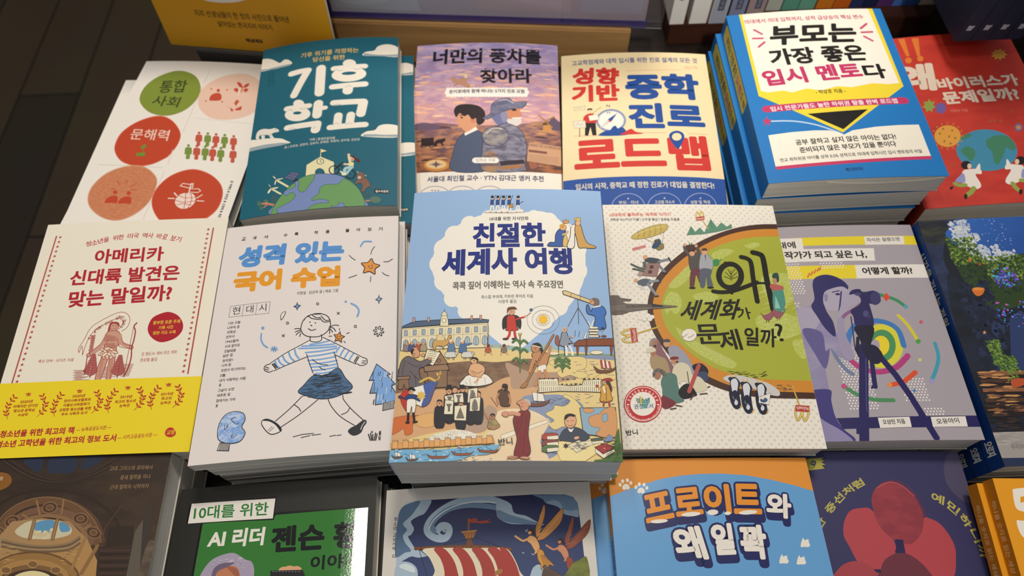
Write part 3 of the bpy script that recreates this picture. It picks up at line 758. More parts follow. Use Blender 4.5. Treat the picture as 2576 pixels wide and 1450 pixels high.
ART['road']='''
B;ead5a9
T;36508a;0.02;0;-636,919,1283,18,-1,74;고교학점제와 대학 입시를 위한 진로 설계의 모든 것
T;cf8470;0;0;504,843,140,16,-5,42;정영은 지음
L;0;d9a088;5;-83,814,483,835
T;c9362f;0.056;0;-643,662,472,-35,17,233;성향
T;c9362f;0.056;0;-647,413,478,-5,2,231;기반
T;1f4a93;0.056;0;-108,419,740,9,-4,353;중학
T;1f4a93;0.056;0;-99,51,738,2,-1,325;진로
L;0;d08a76;5;-631,-15,-396,-25
L;0;d08a76;5;-132,-2,249,-3
L;0;d08a76;5;455,-4,647,-8
E;8791b0;;0;-271,160,146,-5,-7,-147
E;ece6da;;0;-271,160,124,-5,-5,-120
P;0;1f4a93;;0;-300,175,-207,250,-272,140
P;0;cfc9be;;0;-300,175,-272,140,-390,55
E;c9362f;;0;-286,154,10,0,-1,-12
T;3a3832;0.022;0;-308,334,33,-2,2,32;N
T;4a4844;0.022;0;-306,246,30,-2,1,26;H
L;0;8a8a92;3;-164,155,-154,155
L;0;8a8a92;3;-169,129,-160,126
L;0;8a8a92;3;-181,104,-173,99
L;0;8a8a92;3;-199,84,-192,77
L;0;8a8a92;3;-222,68,-217,60
L;0;8a8a92;3;-248,59,-246,50
L;0;8a8a92;3;-276,57,-276,47
L;0;8a8a92;3;-303,62,-306,52
L;0;8a8a92;3;-328,73,-333,65
L;0;8a8a92;3;-349,91,-357,84
L;0;8a8a92;3;-365,113,-374,108
L;0;8a8a92;3;-375,138,-385,136
L;0;8a8a92;3;-377,165,-388,166
L;0;8a8a92;3;-373,192,-383,195
L;0;8a8a92;3;-361,217,-370,222
L;0;8a8a92;3;-343,237,-350,245
L;0;8a8a92;3;-320,253,-325,262
L;0;8a8a92;3;-294,262,-296,272
L;0;8a8a92;3;-266,264,-266,274
L;0;8a8a92;3;-239,259,-235,269
L;0;8a8a92;3;-213,248,-208,256
L;0;8a8a92;3;-192,230,-184,237
L;0;8a8a92;3;-176,208,-167,212
L;0;8a8a92;3;-167,182,-156,185
P;1;1f4a93;;0;-389,-28,-336,27,-284,38,-260,75,-230,90,-209,54,-172,72,-141,38,-126,-29
P;1;c9362f;;0;-184,-24,-146,6,-115,32,-78,46,-43,11,25,-16
E;e8c8a0;;0;-470,297,22,-2,-1,-28
P;1;26211e;;0;-497,299,-486,326,-451,323,-447,303,-474,309
P;1;c9362f;;0;-541,167,-529,226,-488,258,-438,254,-411,197,-420,135,-531,143
P;0;231f1e;;0;-521,142,-420,135,-417,-20,-455,-18,-472,88,-496,-19,-528,-16
P;0;e9e2d2;8a8478;3;-489,230,-398,248,-386,176,-476,166
P;0;ded6c2;7a766c;3;-639,172,-520,173,-514,83,-623,81
L;0;4a4640;7;-576,76,-578,-28
L;1;8a8478;3;-606,114,-591,152,-569,115,-539,144
P;0;;8a9a98;4;-627,354,-518,365,-516,312,-625,310
L;0;8a9a98;5;-609,337,-537,342
L;1;6a665c;5;-446,259,-399,306,-361,333
T;c9362f;0.046;0;-635,-468,1269,20,-7,418;로드맵
P;1;1f4a93;;0;341,-200,294,-123,272,-49,293,0,352,26,404,3,418,-48,392,-120
E;ead5a9;;0;345,-50,46,2,-4,-47
P;0;28509a;;0;-747,-548,-613,-537,-401,-529,-119,-525,234,-525,517,-528,747,-536,714,-1411,-757,-1410
T;ddd3bb;0.022;0;-630,-665,1268,10,-1,76;입시의 시작, 중학교 때 정한 진로가 대입을 결정한다!
E;;aab4d0;6;-164,-878,151,-2,-9,-159
T;d3cdbd;0.02;0;-247,-839,176,0,0,41;부모 · 자녀
P;0;d3cdbd;;0;-158,-763,-155,-771,-148,-772,-154,-778,-153,-787,-159,-782,-165,-787,-163,-778,-169,-772,-161,-771
E;;aab4d0;6;160,-874,154,3,-13,-159
T;d3cdbd;0.02;0;77,-838,177,6,-1,40;고교별 자소서
P;0;d3cdbd;;0;169,-759,171,-767,179,-768,173,-774,174,-783,167,-779,161,-784,163,-774,158,-768,165,-768
E;;aab4d0;6;483,-866,148,8,-17,-160
T;d3cdbd;0.02;0;400,-833,179,12,-3,40;성향 및 적성
P;0;d3cdbd;;0;495,-751,497,-759,505,-760,498,-766,499,-775,493,-771,486,-776,489,-767,484,-761,491,-760
'''
ART['parent']='''
B;1f75bb
P;0;e8cf38;;0;-642,1202,-661,-50,-14,-544,687,-7,687,1112
P;0;efe7d9;;0;-612,1198,-628,12,-570,-14,-428,-5,-350,-35,-215,2,-81,-30,71,11,208,-7,406,36,546,22,658,32,643,1112
P;0;191614;;0;-274,-306,278,-283,-2,-507
T;b43a62;0.022;0;-612,905,1176,-4,0,65;의대에서 의대 입학까지, 성적 급상승의 핵심 변수
T;1b1917;0.045;0;-433,582,842,-6,54,270;부모는
T;1b1917;0.041;0;-465,312,916,14,-3,223;가장 좋은
T;b93463;0.045;0;-577,57,929,47,-11,208;입시 멘토
T;1b1917;0.045;0;364,92,215,3,-3,190;다
L;0;c2496f;24;495,769,569,833
L;0;c2496f;24;488,713,595,718
L;0;c2496f;24;499,655,564,594
L;0;c2496f;23;-538,819,-476,753
L;0;c2496f;23;-572,702,-479,693
L;0;c2496f;23;-539,581,-472,639
T;3a3010;0.022;0;-141,-75,275,2,0,53;- 박상호 지음 -
L;0;bd3763;80;-624,-217,643,-185
T;ecdde0;0.022;0;-587,-251,1163,35,-2,59;입시 전문가들도 놀란 하위권 탈출 완벽 로드맵
P;0;bd3763;;0;-634,-302,-631,-344,-599,-349,-630,-373,-629,-415,-651,-389,-682,-409,-666,-369,-686,-340,-653,-341
L;1;b3c9e3;17;-605,-364,-424,-380,-245,-433,-101,-511,-25,-563
P;0;eee6d6;;0;-668,-524,-465,-508,-262,-504,-128,-513,-53,-540,-14,-570,73,-525,287,-492,499,-478,684,-475,680,-834,-676,-880
P;0;c43a62;;0;-676,-878,680,-833,677,-868,-677,-913
T;211e1b;0.026;0;-452,-662,888,20,-1,65;공부 잘하고 싶지 않은 아이는 없다!
T;211e1b;0.026;0;-435,-750,850,27,-2,64;준비되지 않은 부모가 있을 뿐이다
T;3a3631;0.02;0;-625,-835,1242,36,-1,42;전교 최하위권 아이를 상위 0.5% 성적으로 의대에 입학시킨 입시 멘토링의 비밀
T;17325c;0.022;0;-95,-978,146,5,-1,39;메디치미디어
'''
ART['virus']='''
B;c5392b.b63127.25
P;0;d9782f;;0;-379,1053,-315,1051,-335,801,-366,799
P;0;d9782f;;0;-247,1046,-179,1042,-232,794,-263,789
E;d9782f;;0;-362,742,32,-4,-11,-40
E;d9782f;;0;-244,752,30,-4,-11,-40
T;dccab6;0.053;0;-600,330,397,-19,54,370;왜
T;dccab6;0.041;0;-184,309,772,0,0,157;바이러스가
T;dccab6;0.041;0;-189,119,718,3,-1,165;문제일까?
T;d98a78;0;0;-168,18,161,-5,1,35;이현숙 지음
E;3d86a6;;0;5,-462,259,-46,-92,-240
P;1;3f7c5f;;0;-186,-303,-101,-255,-66,-277,-119,-310,-165,-324
P;1;3f7c5f;;0;-227,-457,-163,-408,-105,-441,-115,-513,-170,-581,-200,-523
P;1;3f7c5f;;0;32,-361,104,-311,192,-299,261,-342,271,-454,224,-487,183,-447,145,-517,50,-636,22,-598,44,-491,21,-434
E;d99a3e;;0;-286,-266,116,-12,-40,-130
E;c07a34;;0;-154,-280,8,-1,-3,-11
E;c07a34;;0;-182,-337,8,-1,-3,-11
E;c07a34;;0;-226,-384,8,-1,-3,-11
E;c07a34;;0;-279,-412,8,-1,-3,-11
E;c07a34;;0;-332,-418,8,-1,-3,-11
E;c07a34;;0;-379,-401,8,-1,-3,-11
E;c07a34;;0;-411,-364,8,-1,-3,-11
E;c07a34;;0;-425,-311,8,-1,-3,-11
E;c07a34;;0;-418,-251,8,-1,-3,-11
E;c07a34;;0;-391,-193,8,-1,-3,-11
E;c07a34;;0;-347,-146,8,-1,-3,-11
E;c07a34;;0;-294,-117,8,-1,-3,-11
E;c07a34;;0;-239,-111,8,-1,-3,-11
E;c07a34;;0;-191,-128,8,-1,-3,-11
E;c07a34;;0;-158,-167,8,-1,-3,-11
E;c07a34;;0;-145,-220,8,-1,-3,-11
E;9a6428;;0;-345,-229,9,-1,-4,-13
E;9a6428;;0;-332,-325,9,-1,-4,-13
E;9a6428;;0;-225,-204,9,-1,-4,-13
E;9a6428;;0;-226,-299,9,-1,-4,-13
E;9a6428;;0;-275,-275,9,-1,-4,-13
E;9a6428;;0;-301,-177,10,-1,-4,-13
E;9a6428;;0;-286,-358,9,-1,-4,-13
E;1c1817;;0;-230,-620,43,-4,-15,-47
E;e0bfa5;;0;-206,-637,18,-2,-10,-31
P;1;e6dcd2;;0;-278,-686,-219,-671,-165,-671,-122,-684,-131,-732,-183,-735,-172,-837,-191,-884,-249,-890,-329,-805
P;1;e6dcd2;;0;-174,-697,-120,-621,-109,-631,-140,-717
P;1;8d92c0;;0;-330,-743,-280,-713,-296,-808,-344,-812,-378,-791
L;1;8f9c48;42;-307,-842,-360,-840,-387,-820
L;1;8f9c48;42;-246,-882,-279,-922,-322,-952
E;1c1817;;0;-433,-863,18,14,4,-12
E;1c1817;;0;-342,-967,15,-1,-9,-30
E;1c1817;;0;258,-607,44,-3,-17,-47
E;e0bfa5;;0;223,-619,19,-1,-11,-31
P;1;e6dcd2;;0;259,-678,214,-654,162,-645,113,-650,90,-698,137,-709,60,-804,47,-852,98,-868,230,-799
P;1;e6dcd2;;0;153,-671,151,-590,135,-598,107,-685
P;1;8d92c0;;0;271,-741,243,-704,197,-797,240,-809,285,-794
L;1;8f9c48;43;185,-831,236,-838,275,-823
L;1;8f9c48;43;101,-860,106,-903,126,-939
E;1c1817;;0;290,-873,20,14,3,-12
E;1c1817;;0;136,-956,16,-1,-11,-30
P;0;d9a33a;;0;609,731,567,717,571,680,537,693,513,655,502,689,462,669,478,708,440,714,478,740,459,770,500,771,510,810,535,786,569,817,566,778,608,785,579,750
E;c7902e;;0;527,736,45,-3,-16,-47
P;0;8a9a48;;0;-315,210,-310,167,-274,171,-300,129,-284,94,-320,84,-336,38,-356,68,-391,45,-380,92,-408,109,-375,138,-375,183,-343,171
P;0;6a5a98;;0;-221,161,-215,132,-189,138,-202,104,-184,88,-208,66,-207,34,-232,34,-248,2,-262,24,-288,7,-284,40,-308,46,-288,75,-298,101,-272,112,-264,146,-243,135
P;0;5a6a9a;;0;398,-163,402,-183,422,-181,410,-205,420,-221,400,-235,393,-260,376,-255,358,-274,354,-254,335,-256,346,-232,337,-216,356,-202,363,-177,380,-182
E;c5804a;;0;378,-218,22,-1,-9,-26
E;9c5a35;;0;387,-3,11,-1,-5,-15
E;9c5a35;;0;-329,-610,11,-1,-4,-14
E;9c5a35;;0;242,-132,11,-1,-5,-15
E;9c5a35;;0;190,-119,11,-1,-5,-15
E;9c5a35;;0;146,-125,11,-1,-5,-15
'''
ART['america']='''
B;f0e7d4
T;bd3a3c;0.019;0;-392,758,44,12,-13,49;청
T;bd3a3c;0.019;0;-344,770,44,11,-13,49;소
T;bd3a3c;0.019;0;-297,783,44,10,-12,49;년
T;bd3a3c;0.019;0;-249,794,44,8,-9,50;을
T;bd3a3c;0.019;0;-176,807,45,6,-7,50;위
T;bd3a3c;0.019;0;-128,814,45,5,-6,50;한
T;bd3a3c;0.019;0;-54,821,45,3,-3,50;미
T;bd3a3c;0.019;0;-5,824,45,0,0,50;국
T;bd3a3c;0.019;0;69,824,45,-2,2,50;역
T;bd3a3c;0.019;0;118,822,45,-4,4,50;사
T;bd3a3c;0.019;0;191,815,45,-6,7,50;바
T;bd3a3c;0.019;0;240,808,44,-9,10,49;로
T;bd3a3c;0.019;0;312,793,44,-11,13,49;보
T;bd3a3c;0.019;0;360,781,44,-11,13,49;기
T;b3242e;0.034;0;-287,591,580,6,-12,138;아메리카
T;b3242e;0.034;0;-448,398,905,15,-9,141;신대륙 발견은
L;0;b4544a;12;-676,879,-683,395,-689,-431
L;0;b4544a;12;665,897,666,337,671,-396
K;b2463f;29;16,-640,867,-652,-410
K;b2463f;29;16,625,886,633,-379
T;b3242e;0.034;0;-410,198,839,30,-14,148;맞는 말일까?
P;1;b01f2b;;0;429,128,507,95,559,25,563,-43,518,-101,430,-131,364,-112,307,-60,285,1,304,77,360,114
T;e8bb3e;0.022;0;320,20,214,8,-1,33;풍부한 토론 주제
T;e8bb3e;0.022;0;371,-23,116,4,-1,31;기록 사진
T;e8bb3e;0.022;0;336,-66,180,4,-1,31;원본 지도 수록
T;b4544a;0.01;0;-527,-265,281,2,0,27;록산 던바 - 오티즈 지음
T;b4544a;0.01;0;281,-243,274,10,-1,32;진 멘도사, 데비 리즈 개작
T;b4544a;0.01;0;279,-289,131,3,-1,30;권상철 옮김
L;0;a5403c;3;-230,-339,-101,-342
L;0;a5403c;3;-60,-318,57,-320
L;0;a5403c;3;135,-305,235,-303
L;0;a5403c;3;-219,-346,-119,-348
L;0;a5403c;3;-35,-326,105,-329
L;0;a5403c;3;117,-313,233,-311
L;0;a5403c;3;-208,-353,-137,-353
L;0;a5403c;3;-10,-334,60,-335
L;0;a5403c;3;99,-320,232,-319
L;0;a5403c;3;-226,-358,-155,-359
L;0;a5403c;3;-55,-340,108,-344
L;0;a5403c;3;140,-330,231,-327
L;0;a5403c;3;-214,-365,-95,-368
L;0;a5403c;3;-30,-348,63,-349
L;0;a5403c;3;122,-337,229,-335
L;0;a5403c;3;-203,-372,-113,-374
L;0;a5403c;3;-5,-356,111,-358
L;0;a5403c;3;105,-344,228,-343
L;0;a5403c;3;-221,-378,-131,-379
L;0;a5403c;3;-50,-362,66,-364
L;0;a5403c;3;145,-354,226,-351
L;0;a5403c;3;-210,-385,-149,-385
L;0;a5403c;3;-25,-370,115,-373
L;0;a5403c;3;127,-361,225,-359
L;0;a5403c;3;-199,-392,-89,-394
L;0;a5403c;3;0,-378,70,-378
L;0;a5403c;3;110,-369,224,-367
L;0;a5403c;3;-216,-397,-107,-399
L;0;a5403c;3;-45,-383,118,-387
L;0;a5403c;3;150,-378,222,-375
L;0;a5403c;3;-205,-404,-125,-405
L;0;a5403c;3;-20,-392,73,-393
L;0;a5403c;3;133,-386,221,-383
L;0;a5403c;3;-194,-411,-143,-411
L;0;a5403c;3;5,-400,121,-402
L;0;a5403c;3;115,-393,219,-391
L;0;a5403c;3;-211,-417,-83,-419
L;0;a5403c;3;-40,-405,76,-407
L;0;a5403c;3;156,-402,218,-399
L;1;a5403c;4;-219,-193,-231,-159,-203,-81,-171,19,-75,92,27,140,90,127,127,75,119,7,82,-24
L;1;a5403c;4;-186,-215,-178,-116,-148,-24,-64,44,22,86,61,74,78,34,55,-7
L;1;a5403c;4;-219,-193,-208,-139,-186,-215
T;a5403c;0.02;0;76,0,10,15,-20,13;C
T;a5403c;0.02;0;88,20,8,16,-22,10;O
T;a5403c;0.02;0;97,40,0,18,-24,0;M
T;a5403c;0.02;0;97,63,-4,18,-23,-5;E
T;a5403c;0.02;0;81,100,-15,10,-13,-20;O
T;a5403c;0.02;0;62,111,-18,1,-2,-24;V
T;a5403c;0.02;0;39,112,-17,-7,10,-22;E
T;a5403c;0.02;0;19,102,-15,-10,13,-20;R
T;a5403c;0.02;0;-16,81,-16,-8,11,-21;A
T;a5403c;0.02;0;-36,71,-16,-8,11,-21;N
T;a5403c;0.02;0;-57,60,-16,-9,11,-21;D
T;a5403c;0.02;0;-92,40,-15,-11,14,-19;H
T;a5403c;0.02;0;-110,26,-13,-13,17,-17;E
T;a5403c;0.02;0;-126,10,-12,-14,18,-15;L
T;a5403c;0.02;0;-141,-7,-10,-15,20,-14;P
T;a5403c;0.02;0;-162,-42,-7,-17,22,-9;V
T;a5403c;0.02;0;-171,-63,-7,-17,22,-9;S
P;1;cf9c86;a5403c;5;-42,-88,-32,-29,-3,-18,54,-24,91,-77,92,-127,68,-159,75,-201,-18,-197,-28,-147
L;1;cf9c86;33;-28,-63,-55,-137,-132,-210
L;1;a5403c;4;-46,-71,-71,-137,-145,-207
L;1;a5403c;4;-11,-89,-35,-155,-121,-226
L;1;cf9c86;30;74,-59,104,-127,186,-162
L;1;a5403c;4;93,-77,120,-128,183,-149
L;1;a5403c;4;69,-92,90,-152,181,-176
E;cf9c86;a5403c;4;-138,-218,16,-1,4,-15
E;cf9c86;a5403c;4;188,-165,16,-1,3,-17
L;0;a5403c;3;-44,-46,-39,-105
L;0;a5403c;2;-23,-122,-5,-164
L;0;a5403c;3;-36,-48,-31,-105
L;0;a5403c;2;-17,-122,0,-165
L;0;a5403c;3;-29,-50,-23,-105
L;0;a5403c;2;-12,-123,6,-165
L;0;a5403c;3;-21,-52,-15,-106
L;0;a5403c;2;-6,-123,11,-165
L;0;a5403c;3;-14,-54,-7,-106
L;0;a5403c;2;-1,-123,17,-165
L;0;a5403c;3;-6,-56,1,-106
L;0;a5403c;2;5,-123,22,-166
L;0;a5403c;3;1,-58,9,-107
L;0;a5403c;2;11,-124,28,-166
L;0;a5403c;3;9,-60,17,-107
L;0;a5403c;2;16,-124,33,-166
L;0;a5403c;3;17,-62,25,-107
L;0;a5403c;2;22,-124,39,-166
L;0;a5403c;3;24,-64,33,-108
L;0;a5403c;2;27,-124,44,-166
L;0;a5403c;3;32,-66,41,-108
L;0;a5403c;2;33,-124,50,-167
L;0;a5403c;2;39,-68,49,-108
L;0;a5403c;2;38,-125,56,-167
L;0;a5403c;2;47,-70,57,-109
L;0;a5403c;2;44,-125,61,-167
L;0;a5403c;2;54,-72,65,-109
L;0;a5403c;2;49,-125,67,-167
E;cf9c86;a5403c;4;13,18,34,-1,8,-38
P;1;a5403c;;0;-27,47,4,59,43,49,59,9,43,27,8,44,-15,29,-14,-22,-30,-21
L;0;a5403c;3;-4,25,8,23
L;0;a5403c;3;20,22,32,23
L;0;a5403c;3;9,1,29,0
L;1;cf9c86;54;-2,-231,-13,-320,-18,-416
L;1;cf9c86;47;49,-233,63,-323,62,-415
L;1;a5403c;5;-26,-230,-41,-319,-37,-419
L;1;a5403c;5;23,-256,14,-337,1,-416
L;1;a5403c;5;35,-257,39,-338,49,-417
L;1;a5403c;5;75,-234,87,-324,76,-415
L;0;a5403c;2;-36,-237,-6,-248
L;0;a5403c;2;30,-244,65,-254
L;0;a5403c;2;-35,-248,-6,-259
L;0;a5403c;2;33,-255,66,-265
L;0;a5403c;2;-34,-259,-6,-270
L;0;a5403c;2;35,-266,67,-276
L;0;a5403c;2;-33,-269,-6,-280
L;0;a5403c;2;38,-276,68,-286
L;0;a5403c;2;-32,-280,-6,-291
L;0;a5403c;2;40,-287,69,-297
L;0;a5403c;2;-32,-291,-6,-301
L;0;a5403c;2;42,-298,69,-308
L;0;a5403c;2;-31,-301,-6,-312
L;0;a5403c;2;45,-308,70,-318
L;0;a5403c;2;-30,-312,-6,-322
L;0;a5403c;2;47,-319,71,-329
L;0;a5403c;2;-29,-322,-6,-333
L;0;a5403c;2;49,-329,72,-339
L;0;a5403c;2;-28,-333,-6,-343
L;0;a5403c;2;52,-340,72,-350
L;0;a5403c;2;-27,-343,-6,-354
L;0;a5403c;2;54,-350,73,-360
L;0;a5403c;2;-26,-354,-5,-364
L;0;a5403c;2;56,-361,74,-371
L;0;a5403c;2;-26,-364,-5,-375
L;0;a5403c;2;59,-372,75,-381
L;0;a5403c;2;-25,-375,-5,-385
L;0;a5403c;2;61,-382,76,-391
L;0;a5403c;2;-24,-385,-5,-395
L;0;a5403c;2;63,-393,76,-402
L;0;a5403c;2;-23,-396,-5,-406
L;0;a5403c;2;66,-403,77,-412
E;ead9bd;a5403c;4;-29,-180,27,-11,-1,-11
E;ead9bd;a5403c;4;3,-169,25,4,5,-12
E;ead9bd;a5403c;4;42,-183,26,-15,-3,-10
E;ead9bd;a5403c;4;-39,-209,23,9,6,-11
E;ead9bd;a5403c;4;-6,-197,25,-19,-5,-9
E;ead9bd;a5403c;4;31,-203,20,13,8,-10
E;ead9bd;a5403c;4;65,-200,27,-6,1,-11
E;ead9bd;a5403c;4;-22,-230,19,-25,-8,-5
E;ead9bd;a5403c;4;13,-231,6,-28,-11,0
E;ead9bd;a5403c;4;49,-233,8,24,11,-6
E;ead9bd;a5403c;4;22,-215,27,-11,-1,-11
E;ead9bd;a5403c;4;-9,-218,16,17,9,-9
E;ead9bd;a5403c;4;58,-221,22,-22,-7,-7
L;0;a5403c;7;-83,-401,-91,-219
E;b0605a;a5403c;2;-118,-364,31,-20,-3,-7
E;b0605a;a5403c;2;-58,-366,22,18,7,-7
E;b0605a;a5403c;2;-116,-346,28,-18,-3,-7
E;b0605a;a5403c;2;-62,-348,20,17,7,-8
E;b0605a;a5403c;2;-114,-328,25,-17,-3,-7
E;b0605a;a5403c;2;-65,-330,18,15,7,-8
E;b0605a;a5403c;2;-112,-310,22,-15,-3,-7
E;b0605a;a5403c;2;-69,-311,16,13,7,-8
E;b0605a;a5403c;2;-110,-291,20,-13,-3,-7
E;b0605a;a5403c;2;-72,-293,14,12,7,-8
E;b0605a;a5403c;2;-108,-273,17,-11,-3,-7
E;b0605a;a5403c;2;-76,-275,12,10,7,-8
E;b0605a;a5403c;2;-106,-255,14,-9,-3,-7
E;b0605a;a5403c;2;-79,-256,10,8,7,-8
E;b0605a;a5403c;2;-104,-237,11,-7,-3,-7
E;b0605a;a5403c;2;-83,-237,8,6,7,-8
E;b0605a;a5403c;2;-102,-218,8,-5,-3,-7
E;b0605a;a5403c;2;-87,-219,6,5,7,-8
L;0;a5403c;7;130,-409,120,-235
E;b0605a;a5403c;2;96,-373,31,-20,-3,-7
E;b0605a;a5403c;2;155,-375,22,18,6,-7
E;b0605a;a5403c;2;98,-356,28,-18,-3,-7
E;b0605a;a5403c;2;152,-358,20,17,6,-7
E;b0605a;a5403c;2;100,-339,25,-17,-3,-7
E;b0605a;a5403c;2;148,-341,18,15,6,-8
E;b0605a;a5403c;2;101,-321,22,-15,-3,-7
E;b0605a;a5403c;2;144,-323,16,13,6,-8
E;b0605a;a5403c;2;103,-304,19,-13,-3,-7
E;b0605a;a5403c;2;140,-306,14,12,7,-8
E;b0605a;a5403c;2;105,-287,16,-11,-3,-7
E;b0605a;a5403c;2;136,-288,12,10,7,-8
E;b0605a;a5403c;2;106,-269,13,-9,-3,-7
E;b0605a;a5403c;2;132,-270,10,8,7,-8
E;b0605a;a5403c;2;108,-252,11,-7,-3,-7
E;b0605a;a5403c;2;129,-253,8,6,7,-8
E;b0605a;a5403c;2;110,-234,8,-5,-3,-7
E;b0605a;a5403c;2;125,-235,6,5,7,-8
L;0;a5403c;6;-145,-225,-131,-373
P;0;a5403c;;0;-149,-338,-126,-343,-132,-375
L;1;a5403c;5;-135,-200,-135,-117,-138,-59
E;c98a78;a5403c;2;-135,-184,9,-12,-4,-3
E;c98a78;a5403c;2;-120,-180,4,11,6,-3
E;c98a78;a5403c;2;-135,-164,9,-12,-4,-3
E;c98a78;a5403c;2;-121,-160,4,11,6,-3
E;c98a78;a5403c;2;-136,-144,9,-12,-4,-3
E;c98a78;a5403c;2;-123,-140,4,11,6,-3
E;c98a78;a5403c;2;-137,-124,9,-12,-4,-3
E;c98a78;a5403c;2;-124,-120,4,11,6,-3
E;c98a78;a5403c;3;-138,-104,9,-12,-4,-3
E;c98a78;a5403c;3;-126,-100,4,11,6,-3
E;c98a78;a5403c;3;-138,-84,9,-12,-4,-3
E;c98a78;a5403c;3;-127,-80,4,11,6,-3
E;c98a78;a5403c;3;-139,-64,9,-12,-4,-3
E;c98a78;a5403c;3;-129,-60,4,12,6,-3
L;1;a5403c;9;190,42,173,13,193,-30,196,-114,191,-164,205,-247,199,-336,179,-403
L;0;a5403c;3;171,5,178,-401
N;-423;efd526
L;1;b9402c;4;-633,-536,-663,-592,-665,-650,-638,-705
E;b9402c;;0;-619,-542,15,0,2,-6
E;b9402c;;0;-644,-524,-7,15,6,1
E;b9402c;;0;-632,-567,15,0,2,-6
E;b9402c;;0;-658,-550,-7,15,6,1
E;b9402c;;0;-649,-593,12,5,4,-6
E;b9402c;;0;-676,-583,-12,13,4,3
E;b9402c;;0;-650,-619,12,5,4,-6
E;b9402c;;0;-677,-609,-12,13,4,3
E;b9402c;;0;-656,-643,6,11,6,-4
E;b9402c;;0;-680,-647,-15,7,1,5
E;b9402c;;0;-644,-667,6,11,6,-4
E;b9402c;;0;-668,-672,-15,7,1,5
L;1;b9402c;4;-416,-535,-376,-595,-375,-645,-415,-697
E;b9402c;;0;-409,-526,3,13,6,-3
E;b9402c;;0;-430,-535,-15,5,0,6
E;b9402c;;0;-390,-553,3,13,6,-3
E;b9402c;;0;-412,-562,-15,5,0,6
E;b9402c;;0;-362,-593,12,6,4,-6
E;b9402c;;0;-389,-585,-12,13,4,3
E;b9402c;;0;-362,-616,12,6,4,-6
E;b9402c;;0;-389,-608,-12,12,4,3
E;b9402c;;0;-362,-652,15,-2,1,-6
E;b9402c;;0;-385,-633,-5,15,6,0
E;b9402c;;0;-380,-676,15,-2,1,-6
E;b9402c;;0;-403,-656,-5,15,6,0
P;0;b9402c;;0;-545,-521,-555,-504,-538,-514,-534,-500,-523,-513,-512,-503,-513,-521
P;0;b9402c;;0;-543,-525,-512,-524,-512,-531,-541,-531
L;1;b9402c;4;-270,-530,-301,-587,-305,-645,-280,-699
E;b9402c;;0;-256,-536,15,0,2,-6
E;b9402c;;0;-281,-519,-7,15,6,1
E;b9402c;;0;-270,-562,15,0,2,-6
E;b9402c;;0;-295,-544,-7,15,6,1
E;b9402c;;0;-287,-587,12,5,4,-6
E;b9402c;;0;-314,-578,-11,13,4,3
E;b9402c;;0;-289,-613,12,5,4,-6
E;b9402c;;0;-316,-604,-11,13,4,3
E;b9402c;;0;-296,-637,6,11,6,-4
E;b9402c;;0;-320,-642,-15,7,1,5
E;b9402c;;0;-284,-662,6,11,6,-4
E;b9402c;;0;-308,-666,-15,7,1,5
L;1;b9402c;4;3,-524,41,-584,39,-634,-1,-686
E;b9402c;;0;11,-515,4,13,6,-3
E;b9402c;;0;-11,-524,-15,5,0,6
E;b9402c;;0;28,-542,4,13,6,-3
E;b9402c;;0;6,-551,-15,5,0,6
E;b9402c;;0;54,-582,12,6,4,-6
E;b9402c;;0;28,-574,-11,12,4,3
E;b9402c;;0;54,-604,12,6,4,-6
E;b9402c;;0;27,-597,-11,12,4,3
E;b9402c;;0;52,-641,15,-2,1,-6
E;b9402c;;0;30,-622,-5,15,6,0
E;b9402c;;0;34,-664,15,-2,1,-6
E;b9402c;;0;12,-645,-5,15,6,0
P;0;b9402c;;0;-151,-512,-159,-495,-143,-505,-139,-492,-128,-505,-117,-494,-118,-513
P;0;b9402c;;0;-148,-516,-118,-516,-118,-522,-147,-523
L;1;b9402c;4;142,-518,109,-575,103,-633,127,-687
E;b9402c;;0;156,-524,14,0,2,-6
E;b9402c;;0;132,-507,-6,15,6,1
E;b9402c;;0;141,-550,14,0,2,-6
E;b9402c;;0;117,-533,-6,15,6,1
E;b9402c;;0;123,-575,12,5,4,-6
E;b9402c;;0;97,-566,-10,13,4,3
E;b9402c;;0;120,-601,12,5,4,-6
E;b9402c;;0;94,-592,-10,13,4,3
E;b9402c;;0;113,-625,6,11,6,-4
E;b9402c;;0;89,-630,-14,7,2,5
E;b9402c;;0;124,-650,6,11,6,-4
E;b9402c;;0;100,-654,-14,7,2,5
L;1;b9402c;4;326,-511,362,-570,359,-621,317,-673
E;b9402c;;0;334,-501,4,13,6,-3
E;b9402c;;0;312,-511,-15,5,1,6
E;b9402c;;0;350,-528,4,13,6,-3
E;b9402c;;0;329,-538,-15,5,1,6
E;b9402c;;0;375,-569,12,6,4,-6
E;b9402c;;0;349,-561,-11,12,4,3
E;b9402c;;0;374,-591,12,6,4,-6
E;b9402c;;0;348,-584,-11,12,4,3
E;b9402c;;0;372,-628,15,-2,1,-6
E;b9402c;;0;350,-609,-4,15,6,0
E;b9402c;;0;353,-651,15,-2,1,-6
E;b9402c;;0;331,-632,-4,15,6,0
P;0;b9402c;;0;217,-500,209,-483,225,-493,229,-479,240,-492,251,-481,249,-500
P;0;b9402c;;0;219,-504,250,-503,249,-510,221,-510
L;1;b9402c;4;468,-505,434,-562,427,-620,448,-674
E;b9402c;;0;482,-511,14,0,1,-6
E;b9402c;;0;458,-493,-6,15,6,1
E;b9402c;;0;466,-537,14,0,1,-6
E;b9402c;;0;443,-519,-6,15,6,1
E;b9402c;;0;448,-562,12,5,3,-6
E;b9402c;;0;422,-553,-10,13,5,3
E;b9402c;;0;444,-588,12,5,3,-6
E;b9402c;;0;418,-579,-10,13,5,3
E;b9402c;;0;436,-612,7,11,6,-4
E;b9402c;;0;413,-617,-14,7,2,5
E;b9402c;;0;446,-637,7,11,5,-4
